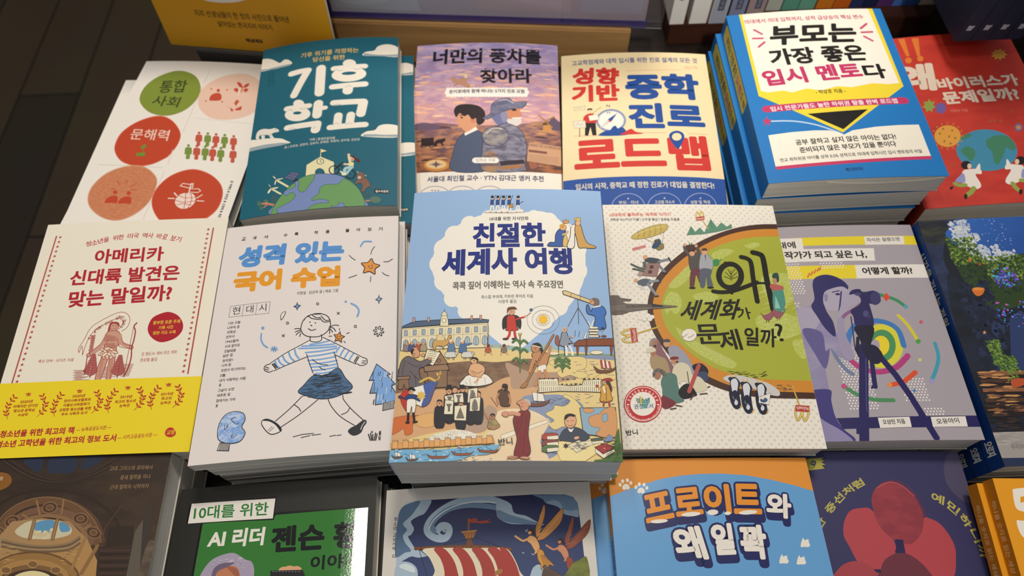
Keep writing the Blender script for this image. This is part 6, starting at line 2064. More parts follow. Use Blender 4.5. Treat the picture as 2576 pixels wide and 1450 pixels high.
P;1;c23a30;2c2422;2;-717,-660,-703,-620,-657,-597,-640,-626,-648,-718,-659,-763,-694,-722
P;0;efe9dc;2c2422;2;-657,-600,-561,-576,-528,-630,-559,-736,-634,-703
P;1;4a62a8;2c2422;2;-561,-576,-510,-553,-484,-532,-465,-555,-490,-632,-517,-711,-565,-730,-548,-645
L;1;d9b25c;17;-587,-553,-529,-527,-483,-548,-461,-523,-472,-497
L;0;7a5a34;6;-537,-722,-454,-488
P;0;c9a25a;;0;-462,-504,-452,-469,-441,-508
P;1;31437a;2c2422;4;-687,-667,-666,-644,-615,-646,-578,-675,-582,-696,-613,-680,-611,-707,-661,-705,-671,-680,-726,-662,-721,-647
E;dfa880;2c2422;2;-647,-623,18,-1,1,-19
P;1;25262e;;0;-670,-622,-664,-594,-637,-589,-615,-612,-623,-621,-648,-610
P;1;efe9dc;2c2422;3;-663,-678,-613,-680,-604,-720,-611,-777,-626,-776,-632,-728,-643,-778,-661,-775,-668,-717
L;0;22222a;16;-652,-778,-650,-832
L;0;22222a;16;-617,-779,-607,-830
P;0;e0bb5a;;0;-576,-616,-568,-633,-553,-626,-556,-643,-539,-648,-553,-658,-542,-673,-559,-671,-559,-689,-572,-676,-583,-688,-586,-670,-603,-671,-594,-657,-609,-646,-593,-642,-598,-624,-582,-632
L;0;22222a;12;-661,-840,-644,-841
L;0;22222a;12;-612,-839,-589,-837
P;1;2c2c33;2c2422;2;-405,-838,-416,-688,-403,-651,-362,-653,-346,-690,-345,-840
E;dba27c;2c2422;2;-384,-630,17,0,1,-23
P;1;2b2426;;0;-403,-624,-397,-605,-373,-606,-365,-625,-384,-615
L;0;1c1c22;9;-388,-839,-393,-847
L;0;1c1c22;9;-359,-839,-353,-848
P;1;2c2c33;2c2422;2;-367,-829,-377,-678,-364,-642,-324,-643,-307,-680,-307,-830
E;dba27c;2c2422;2;-345,-621,17,0,1,-23
P;1;2b2426;;0;-364,-614,-358,-595,-334,-596,-326,-615,-346,-605
L;0;1c1c22;9;-350,-829,-355,-838
L;0;1c1c22;9;-321,-830,-315,-839
P;1;2c2c33;2c2422;2;-315,-839,-325,-673,-312,-637,-271,-638,-256,-675,-256,-840
E;dba27c;2c2422;2;-293,-616,17,0,1,-23
P;1;2b2426;;0;-312,-609,-305,-591,-282,-591,-274,-610,-293,-600
L;0;1c1c22;9;-298,-839,-304,-848
L;0;1c1c22;9;-270,-840,-264,-849
P;1;2c2c33;2c2422;2;-261,-849,-270,-684,-257,-647,-216,-648,-201,-685,-202,-850
E;dba27c;2c2422;2;-237,-626,17,0,1,-23
P;1;2b2426;;0;-256,-620,-250,-601,-226,-602,-218,-620,-238,-611
L;0;1c1c22;9;-244,-849,-249,-858
L;0;1c1c22;9;-216,-849,-210,-858
P;1;2c2c33;2c2422;2;-213,-849,-220,-715,-207,-679,-166,-679,-151,-716,-154,-850
E;dba27c;2c2422;2;-187,-658,17,0,1,-23
P;1;2b2426;;0;-206,-651,-199,-633,-176,-633,-168,-652,-187,-642
L;0;1c1c22;9;-196,-850,-201,-858
L;0;1c1c22;9;-168,-850,-162,-859
P;1;2c2c33;2c2422;2;-467,-873,-476,-769,-464,-734,-423,-735,-407,-771,-407,-875
E;dba27c;2c2422;2;-445,-713,17,-1,1,-23
P;1;2b2426;;0;-464,-706,-458,-688,-434,-689,-426,-707,-446,-698
L;0;1c1c22;9;-450,-874,-455,-882
L;0;1c1c22;9;-421,-874,-415,-883
P;1;2c2c33;2c2422;2;-324,-888,-332,-788,-319,-752,-279,-753,-263,-789,-265,-889
E;dba27c;2c2422;2;-300,-732,17,0,1,-23
P;1;6a4a34;;0;-319,-725,-312,-707,-289,-708,-281,-726,-300,-717
L;0;1c1c22;9;-307,-889,-313,-897
L;0;1c1c22;9;-279,-889,-273,-898
P;0;23232a;;0;-401,-610,-401,-582,-369,-581,-366,-609
L;0;23232a;6;-409,-611,-357,-609
P;0;23232a;;0;-315,-612,-314,-584,-282,-583,-280,-611
L;0;23232a;6;-323,-613,-271,-611
P;0;ede3c6;2c2422;4;-416,-662,-358,-654,-341,-716,-398,-723
P;0;7a7268;2c2422;2;-396,-667,-362,-668,-372,-692,-369,-719,-384,-719,-384,-692
P;0;ede3c6;2c2422;4;-355,-648,-289,-644,-280,-711,-346,-712
P;0;7a7268;2c2422;2;-336,-658,-301,-659,-312,-683,-309,-710,-324,-710,-323,-683
P;0;ede3c6;2c2422;4;-255,-616,-191,-608,-191,-713,-257,-714
P;1;8a8278;2c2422;2;-239,-701,-238,-649,-224,-625,-209,-650,-204,-702
L;0;2c2422;2;-238,-692,-206,-693
L;0;2c2422;2;-238,-678,-207,-679
L;0;2c2422;2;-239,-665,-207,-665
L;0;2c2422;2;-239,-651,-207,-651
L;0;2c2422;2;-224,-628,-222,-701
P;0;ede3c6;2c2422;4;-241,-684,-169,-673,-173,-773,-241,-775
P;1;8a8278;2c2422;2;-223,-765,-221,-714,-208,-690,-193,-714,-188,-765
L;0;2c2422;2;-221,-756,-190,-756
L;0;2c2422;2;-222,-742,-190,-743
L;0;2c2422;2;-222,-729,-191,-729
L;0;2c2422;2;-223,-715,-191,-716
L;0;2c2422;2;-208,-693,-206,-765
P;0;ede3c6;2c2422;4;-408,-690,-350,-697,-351,-794,-412,-792
P;0;7a7268;2c2422;2;-398,-720,-363,-721,-374,-745,-371,-772,-385,-772,-385,-745
P;0;ede3c6;2c2422;4;-343,-734,-260,-730,-261,-840,-341,-835
P;0;7a7268;2c2422;2;-326,-822,-275,-823,-278,-810,-324,-809
P;0;7a7268;2c2422;2;-321,-806,-281,-807,-284,-793,-319,-793
P;0;7a7268;2c2422;2;-316,-790,-287,-790,-291,-777,-314,-776
P;0;7a7268;2c2422;2;-311,-774,-294,-774,-297,-760,-309,-760
P;0;7a7268;2c2422;2;-306,-757,-300,-757,-303,-744,-303,-744
P;1;8a7a54.b09a6a.300;2c2422;3;-117,-865,-109,-836,-75,-828,-55,-851,-38,-881,-82,-898,-116,-892
E;b98260;2c2422;2;-89,-816,18,0,0,-19
P;1;2b211e;;0;-106,-810,-95,-792,-75,-795,-70,-813,-87,-804
L;1;b98260;9;-106,-839,-126,-815,-138,-785
L;1;b98260;10;-111,-880,-82,-898,-41,-881
P;1;7f2b30;2c2422;4;49,-831,75,-790,123,-766,160,-787,153,-866,147,-939,156,-1066,57,-1080,74,-967,58,-896
L;1;d6997a;25;86,-799,43,-790,4,-798
P;1;d6997a;2c2422;2;9,-781,-19,-783,-27,-801,-2,-816,15,-810
P;1;d6997a;2c2422;3;92,-736,72,-718,98,-700,121,-694,152,-703,157,-736,143,-766,114,-775,97,-757
P;1;bdb6ae;;0;115,-694,149,-693,166,-718,160,-742,149,-718
L;0;2c2422;3;100,-721,115,-721
L;1;2c2422;3;100,-748,115,-745
L;1;5a1c22;3;114,-793,102,-866,71,-939
L;1;5a1c22;3;142,-808,127,-910,112,-1066
L;1;5a1c22;3;129,-778,86,-837,69,-910
E;d6997a;2c2422;2;47,-1088,36,0,0,-10
E;d6997a;2c2422;2;123,-1091,33,0,0,-10
P;0;8fb0c4;2c2422;4;492,-750,733,-740,722,-949,507,-929
P;1;d79c68;2c2422;2;545,-832,568,-802,626,-785,657,-754,729,-749,721,-929,643,-949,588,-927,619,-889,563,-875
P;1;d79c68;2c2422;2;513,-758,571,-751,584,-774,533,-785
P;1;8fb0c4;2c2422;2;639,-800,669,-784,673,-828,643,-844
P;0;efdc9c;;0;348,-983,573,-948,638,-1020,494,-1118,357,-1120,332,-1051
P;1;3f4757;2c2422;4;349,-969,368,-917,399,-893,464,-886,519,-914,545,-957,473,-987,404,-982
P;1;e0aa84;2c2422;3;387,-850,391,-817,420,-799,457,-807,463,-848,445,-881,419,-890,397,-879
P;1;241f22;;0;385,-829,394,-802,426,-790,460,-801,453,-813,420,-811,393,-835
L;0;2c2422;3;401,-843,415,-843
L;0;2c2422;3;430,-840,447,-840
L;1;2c2422;3;408,-873,425,-875,440,-869
P;0;f3eee2;;0;405,-890,427,-901,447,-887,432,-916,418,-916
E;e0aa84;2c2422;2;461,-956,19,4,1,-11
P;0;e6dcbc;2c2422;3;403,-1005,474,-970,542,-1008,456,-1055
P;0;e6dcbc;2c2422;2;454,-987,558,-971,576,-999,485,-1023
R;dash;4a4440;11;22;425,-1031,520,-986,6,13
P;0;2b2b38;;0;390,-988,395,-1001,409,-999,400,-1011,408,-1022,394,-1021,388,-1033,383,-1021,369,-1022,378,-1011,370,-1000,384,-1001
P;0;efe4ca;2c2422;2;266,-947,342,-940,343,-966,271,-975
P;0;b5443c;2c2422;3;236,-941,258,-927,331,-926,344,-940,266,-948,268,-978,235,-967
P;0;efe4ca;2c2422;2;265,-990,340,-983,342,-1009,270,-1018
P;0;8d4a3f;2c2422;3;235,-984,257,-970,329,-969,343,-983,265,-991,267,-1021,234,-1010
P;0;efe4ca;2c2422;2;264,-1026,339,-1020,341,-1045,269,-1054
P;0;5c7a4c;2c2422;3;234,-1021,256,-1007,328,-1006,342,-1020,264,-1028,266,-1057,233,-1046
P;0;efe4ca;2c2422;3;580,-1022,627,-1060,705,-1021,704,-1044,628,-1088,578,-1050
P;0;a83a3c;2c2422;4;575,-1016,646,-989,712,-1013,630,-1057
E;d9776c;2c2422;2;638,-1023,11,0,0,-7
P;0;56624a;2c2422;2;550,-960,629,-949,642,-969,557,-979
P;0;e6dcbc;2c2422;2;557,-979,639,-969,635,-989,562,-996
P;1;4f7038;;0;564,-1103,634,-1090,662,-1073,709,-1047,704,-987,740,-885,747,-972,756,-1119,631,-1129
R;dash;24361c/35522a;12;70;657,-1113,743,-960,6,13
P;1;7d93b8;2c2422;2;642,-975,673,-931,694,-945,698,-967
P;1;78b2d6;;0;-764,-1030,-413,-1030,-81,-1004,-46,-1018,-107,-1065,-217,-1073,-299,-1102,-409,-1110,-755,-1128
R;dash;f0f4f2/46708e/46708e;13;90;-738,-1107,-93,-1012,4,11
P;1;f0e8d6;;0;-513,-988,-488,-938,-419,-918,-335,-900,-250,-910,-165,-944,-109,-974,-136,-989,-414,-1004
P;0;f3ecdc;5a4a40;1;-389,-979,-390,-966,-372,-965,-370,-978
P;0;f3ecdc;5a4a40;1;-306,-917,-306,-904,-288,-903,-286,-916
P;0;f3ecdc;5a4a40;1;-414,-953,-415,-940,-397,-939,-395,-952
P;0;f3ecdc;5a4a40;1;-442,-944,-443,-931,-424,-930,-422,-943
P;0;f3ecdc;5a4a40;1;-349,-924,-350,-911,-331,-910,-329,-923
P;0;f3ecdc;5a4a40;1;-373,-933,-373,-920,-355,-919,-353,-932
P;0;f3ecdc;5a4a40;1;-314,-981,-314,-968,-296,-967,-294,-980
P;0;f3ecdc;5a4a40;1;-565,-980,-566,-967,-548,-966,-545,-979
P;0;f3ecdc;5a4a40;1;-333,-930,-334,-917,-316,-916,-314,-929
P;0;f3ecdc;5a4a40;1;-501,-980,-502,-967,-484,-966,-481,-979
P;0;f3ecdc;5a4a40;1;-463,-955,-463,-942,-445,-941,-443,-954
P;0;f3ecdc;5a4a40;1;-373,-955,-374,-942,-356,-941,-354,-954
P;0;f3ecdc;5a4a40;1;-398,-935,-399,-922,-380,-921,-378,-934
P;0;f3ecdc;5a4a40;1;-382,-961,-382,-948,-364,-947,-362,-960
P;0;f3ecdc;5a4a40;1;-412,-934,-413,-921,-395,-920,-393,-933
P;0;f3ecdc;5a4a40;1;-254,-986,-255,-973,-237,-972,-235,-985
P;0;f3ecdc;5a4a40;1;-284,-922,-285,-909,-266,-908,-265,-921
P;0;f3ecdc;5a4a40;1;-455,-958,-455,-945,-437,-944,-435,-957
P;0;f3ecdc;5a4a40;1;-476,-949,-477,-936,-459,-935,-457,-948
P;0;f3ecdc;5a4a40;1;-200,-955,-200,-942,-182,-941,-180,-954
P;0;f3ecdc;5a4a40;1;-395,-946,-395,-933,-377,-932,-375,-945
P;0;f3ecdc;5a4a40;1;-431,-983,-432,-970,-413,-969,-411,-982
P;0;f3ecdc;5a4a40;1;-229,-941,-229,-928,-211,-927,-209,-940
P;0;f3ecdc;5a4a40;1;-480,-952,-481,-939,-463,-938,-460,-951
P;0;f3ecdc;5a4a40;1;-368,-948,-369,-935,-351,-934,-349,-947
P;0;f3ecdc;5a4a40;1;-371,-978,-372,-965,-354,-964,-352,-977
P;0;f3ecdc;5a4a40;1;-259,-984,-260,-971,-242,-970,-240,-983
P;0;f3ecdc;5a4a40;1;-408,-955,-409,-942,-391,-941,-389,-954
P;0;f3ecdc;5a4a40;1;-350,-923,-350,-910,-332,-909,-330,-922
P;0;f3ecdc;5a4a40;1;-247,-954,-247,-941,-229,-940,-227,-953
P;0;f3ecdc;5a4a40;1;-431,-980,-432,-967,-414,-966,-411,-979
P;0;f3ecdc;5a4a40;1;-516,-970,-517,-957,-498,-956,-496,-969
P;0;f3ecdc;5a4a40;1;-438,-974,-439,-961,-421,-960,-419,-973
P;0;f3ecdc;5a4a40;1;-333,-929,-334,-916,-315,-915,-313,-928
P;0;f3ecdc;5a4a40;1;-151,-982,-152,-969,-134,-968,-132,-981
P;0;f3ecdc;5a4a40;1;-269,-983,-270,-970,-252,-969,-250,-982
P;0;f3ecdc;5a4a40;1;-492,-954,-493,-941,-474,-940,-472,-953
P;0;f3ecdc;5a4a40;1;-379,-963,-380,-950,-362,-949,-360,-962
P;0;f3ecdc;5a4a40;1;-218,-961,-218,-948,-200,-947,-198,-960
P;0;f3ecdc;5a4a40;1;-271,-929,-272,-916,-253,-915,-252,-928
P;0;f3ecdc;5a4a40;1;-365,-928,-365,-915,-347,-914,-345,-927
P;0;f3ecdc;5a4a40;1;-366,-958,-366,-945,-348,-944,-346,-957
P;0;f3ecdc;5a4a40;1;-336,-958,-336,-945,-318,-944,-316,-957
P;0;f3ecdc;5a4a40;1;-329,-973,-329,-960,-311,-959,-309,-972
P;0;f3ecdc;5a4a40;1;-362,-934,-363,-921,-345,-920,-343,-933
P;0;f3ecdc;5a4a40;1;-458,-969,-459,-956,-441,-955,-438,-968
P;0;f3ecdc;5a4a40;1;-413,-943,-414,-930,-396,-929,-393,-942
P;0;f3ecdc;5a4a40;1;-374,-950,-374,-937,-356,-936,-354,-949
P;0;f3ecdc;5a4a40;1;-380,-928,-380,-915,-362,-914,-360,-927
P;0;dfa362;2c2422;2;-752,-980,-81,-958,-70,-995,-414,-1013,-746,-1020
P;0;e6ac6c;2c2422;2;-739,-1017,-742,-971,-743,-960,-734,-960,-733,-969,-725,-969,-725,-961,-717,-961,-716,-970,-707,-970,-708,-961,-705,-961,-701,-1016
P;0;e6ac6c;2c2422;2;-669,-1016,-672,-970,-673,-959,-664,-959,-664,-968,-655,-968,-656,-959,-647,-959,-646,-968,-638,-968,-639,-960,-636,-960,-631,-1014
P;0;e6ac6c;2c2422;2;-600,-1014,-602,-969,-603,-957,-595,-957,-594,-966,-586,-966,-586,-958,-578,-958,-577,-967,-569,-967,-569,-958,-566,-958,-562,-1013
P;0;e6ac6c;2c2422;2;-531,-1013,-533,-967,-534,-955,-525,-956,-525,-964,-516,-964,-517,-956,-508,-956,-508,-965,-499,-965,-500,-956,-497,-956,-494,-1011
P;0;e6ac6c;2c2422;2;-463,-1011,-464,-965,-465,-953,-456,-954,-456,-962,-447,-962,-448,-954,-440,-954,-439,-963,-431,-963,-431,-954,-428,-954,-425,-1009
P;0;e6ac6c;2c2422;2;-394,-1008,-395,-963,-396,-951,-388,-951,-387,-960,-379,-960,-379,-952,-371,-952,-370,-960,-362,-961,-362,-952,-360,-952,-357,-1006
P;0;e6ac6c;2c2422;2;-326,-1006,-327,-960,-327,-949,-319,-949,-319,-958,-310,-958,-311,-949,-302,-949,-302,-958,-293,-958,-294,-949,-291,-949,-289,-1004
P;0;e6ac6c;2c2422;2;-258,-1003,-258,-958,-259,-946,-251,-946,-250,-955,-242,-955,-242,-946,-234,-947,-233,-955,-225,-955,-225,-947,-223,-947,-221,-1001
P;0;e6ac6c;2c2422;2;-190,-1000,-190,-955,-191,-943,-182,-943,-182,-952,-174,-952,-174,-944,-165,-944,-165,-952,-157,-952,-157,-944,-154,-944,-153,-998
P;0;e6ac6c;2c2422;2;-122,-997,-122,-952,-122,-940,-114,-940,-114,-949,-105,-949,-105,-940,-97,-940,-97,-949,-89,-949,-89,-941,-86,-941,-85,-995
P;1;7a4a34;2c2422;2;-738,-1058,-731,-1071,-722,-1081,-686,-1083,-667,-1073,-664,-1064,-680,-1072,-715,-1072
P;0;f3eee2;2c2422;2;-718,-1039,-685,-1046,-678,-1069,-712,-1066
L;0;2c2422;3;-703,-1034,-700,-1072
P;1;7a4a34;2c2422;2;-644,-1077,-636,-1091,-626,-1102,-588,-1103,-567,-1093,-563,-1083,-581,-1091,-620,-1092
P;0;f3eee2;2c2422;2;-622,-1056,-586,-1063,-578,-1088,-615,-1086
L;0;2c2422;3;-606,-1051,-603,-1092
P;1;96563c;2c2422;2;-505,-1059,-492,-1081,-458,-1090,-389,-1089,-365,-1070,-357,-1054,-376,-1073,-473,-1073
L;0;2c2422;2;-447,-1035,-445,-1074
L;0;2c2422;2;-472,-1043,-422,-1041
P;1;96563c;2c2422;2;-348,-1042,-336,-1065,-303,-1074,-234,-1072,-209,-1053,-202,-1036,-220,-1056,-317,-1057
L;0;2c2422;2;-291,-1018,-289,-1058
L;0;2c2422;2;-316,-1026,-266,-1024
P;1;96563c;2c2422;2;-180,-1025,-168,-1048,-135,-1057,-66,-1055,-42,-1035,-34,-1018,-53,-1038,-149,-1040
L;0;2c2422;2;-122,-1001,-122,-1040
L;0;2c2422;2;-147,-1009,-97,-1006
L;1;2c2422;2;221,-1121,57,-1087,3,-1108
T;2a2520;0.015;0;-45,-1010,91,8,-4,45;반니
E;2c2422;;0;534,789,2,0,0,-2
E;2c2422;;0;543,789,2,0,0,-2
L;0;2c2422;2;535,776,542,778
L;0;2c2422;2;538,788,536,781
E;2c2422;;0;433,735,2,0,0,-2
E;2c2422;;0;442,736,2,0,0,-2
L;0;2c2422;2;434,723,441,724
L;0;2c2422;2;438,734,435,728
E;2c2422;;0;33,-16,2,0,0,-2
E;2c2422;;0;43,-17,2,0,0,-2
L;0;2c2422;2;34,-30,43,-29
L;0;2c2422;2;38,-18,36,-24
E;2c2422;;0;616,74,2,0,0,-2
E;2c2422;;0;623,75,2,0,0,-2
L;0;2c2422;2;616,66,622,67
L;0;2c2422;2;619,74,617,69
E;2c2422;;0;410,-163,2,0,0,-2
E;2c2422;;0;416,-163,2,0,0,-2
L;0;2c2422;2;411,-171,416,-171
L;0;2c2422;2;413,-164,411,-168
E;2c2422;;0;-650,-337,2,0,0,-2
E;2c2422;;0;-639,-338,2,0,0,-2
L;0;2c2422;2;-647,-350,-639,-349
L;0;2c2422;2;-644,-339,-646,-345
E;2c2422;;0;-226,-402,2,0,0,-2
E;2c2422;;0;-215,-402,2,0,0,-2
L;0;2c2422;2;-224,-414,-216,-413
L;0;2c2422;2;-221,-403,-223,-409
E;2c2422;;0;-13,-605,2,0,0,-2
E;2c2422;;0;-5,-605,2,0,0,-2
L;0;2c2422;2;-12,-614,-5,-614
L;0;2c2422;2;-9,-606,-11,-610
E;2c2422;;0;198,-309,2,0,0,-2
E;2c2422;;0;210,-309,2,0,0,-2
L;0;2c2422;2;200,-324,209,-323
L;0;2c2422;2;204,-311,202,-318
E;2c2422;;0;669,-558,2,0,0,-2
E;2c2422;;0;677,-558,2,0,0,-2
L;0;2c2422;2;669,-567,676,-567
L;0;2c2422;2;673,-559,670,-564
E;2c2422;;0;-657,-620,2,0,0,-2
E;2c2422;;0;-649,-620,2,0,0,-2
L;0;2c2422;2;-655,-629,-648,-629
L;0;2c2422;2;-653,-621,-654,-625
E;2c2422;;0;-388,-628,2,0,0,-2
E;2c2422;;0;-380,-628,2,0,0,-2
L;0;2c2422;2;-386,-637,-380,-637
L;0;2c2422;2;-384,-629,-386,-633
E;2c2422;;0;-297,-613,2,0,0,-2
E;2c2422;;0;-289,-613,2,0,0,-2
L;0;2c2422;2;-295,-622,-289,-622
L;0;2c2422;2;-293,-614,-295,-619
E;2c2422;;0;-241,-624,2,0,0,-2
E;2c2422;;0;-233,-624,2,0,0,-2
L;0;2c2422;2;-240,-633,-233,-632
L;0;2c2422;2;-237,-625,-239,-629
E;2c2422;;0;-449,-710,2,0,0,-2
E;2c2422;;0;-441,-711,2,0,0,-2
L;0;2c2422;2;-447,-719,-441,-719
L;0;2c2422;2;-445,-711,-447,-716
E;2c2422;;0;-304,-729,2,0,0,-2
E;2c2422;;0;-296,-729,2,0,0,-2
L;0;2c2422;2;-302,-738,-296,-738
L;0;2c2422;2;-300,-730,-302,-735
E;2c2422;;0;-93,-813,2,0,0,-2
E;2c2422;;0;-85,-813,2,0,0,-2
L;0;2c2422;2;-92,-822,-86,-822
L;0;2c2422;2;-89,-814,-91,-819
'''
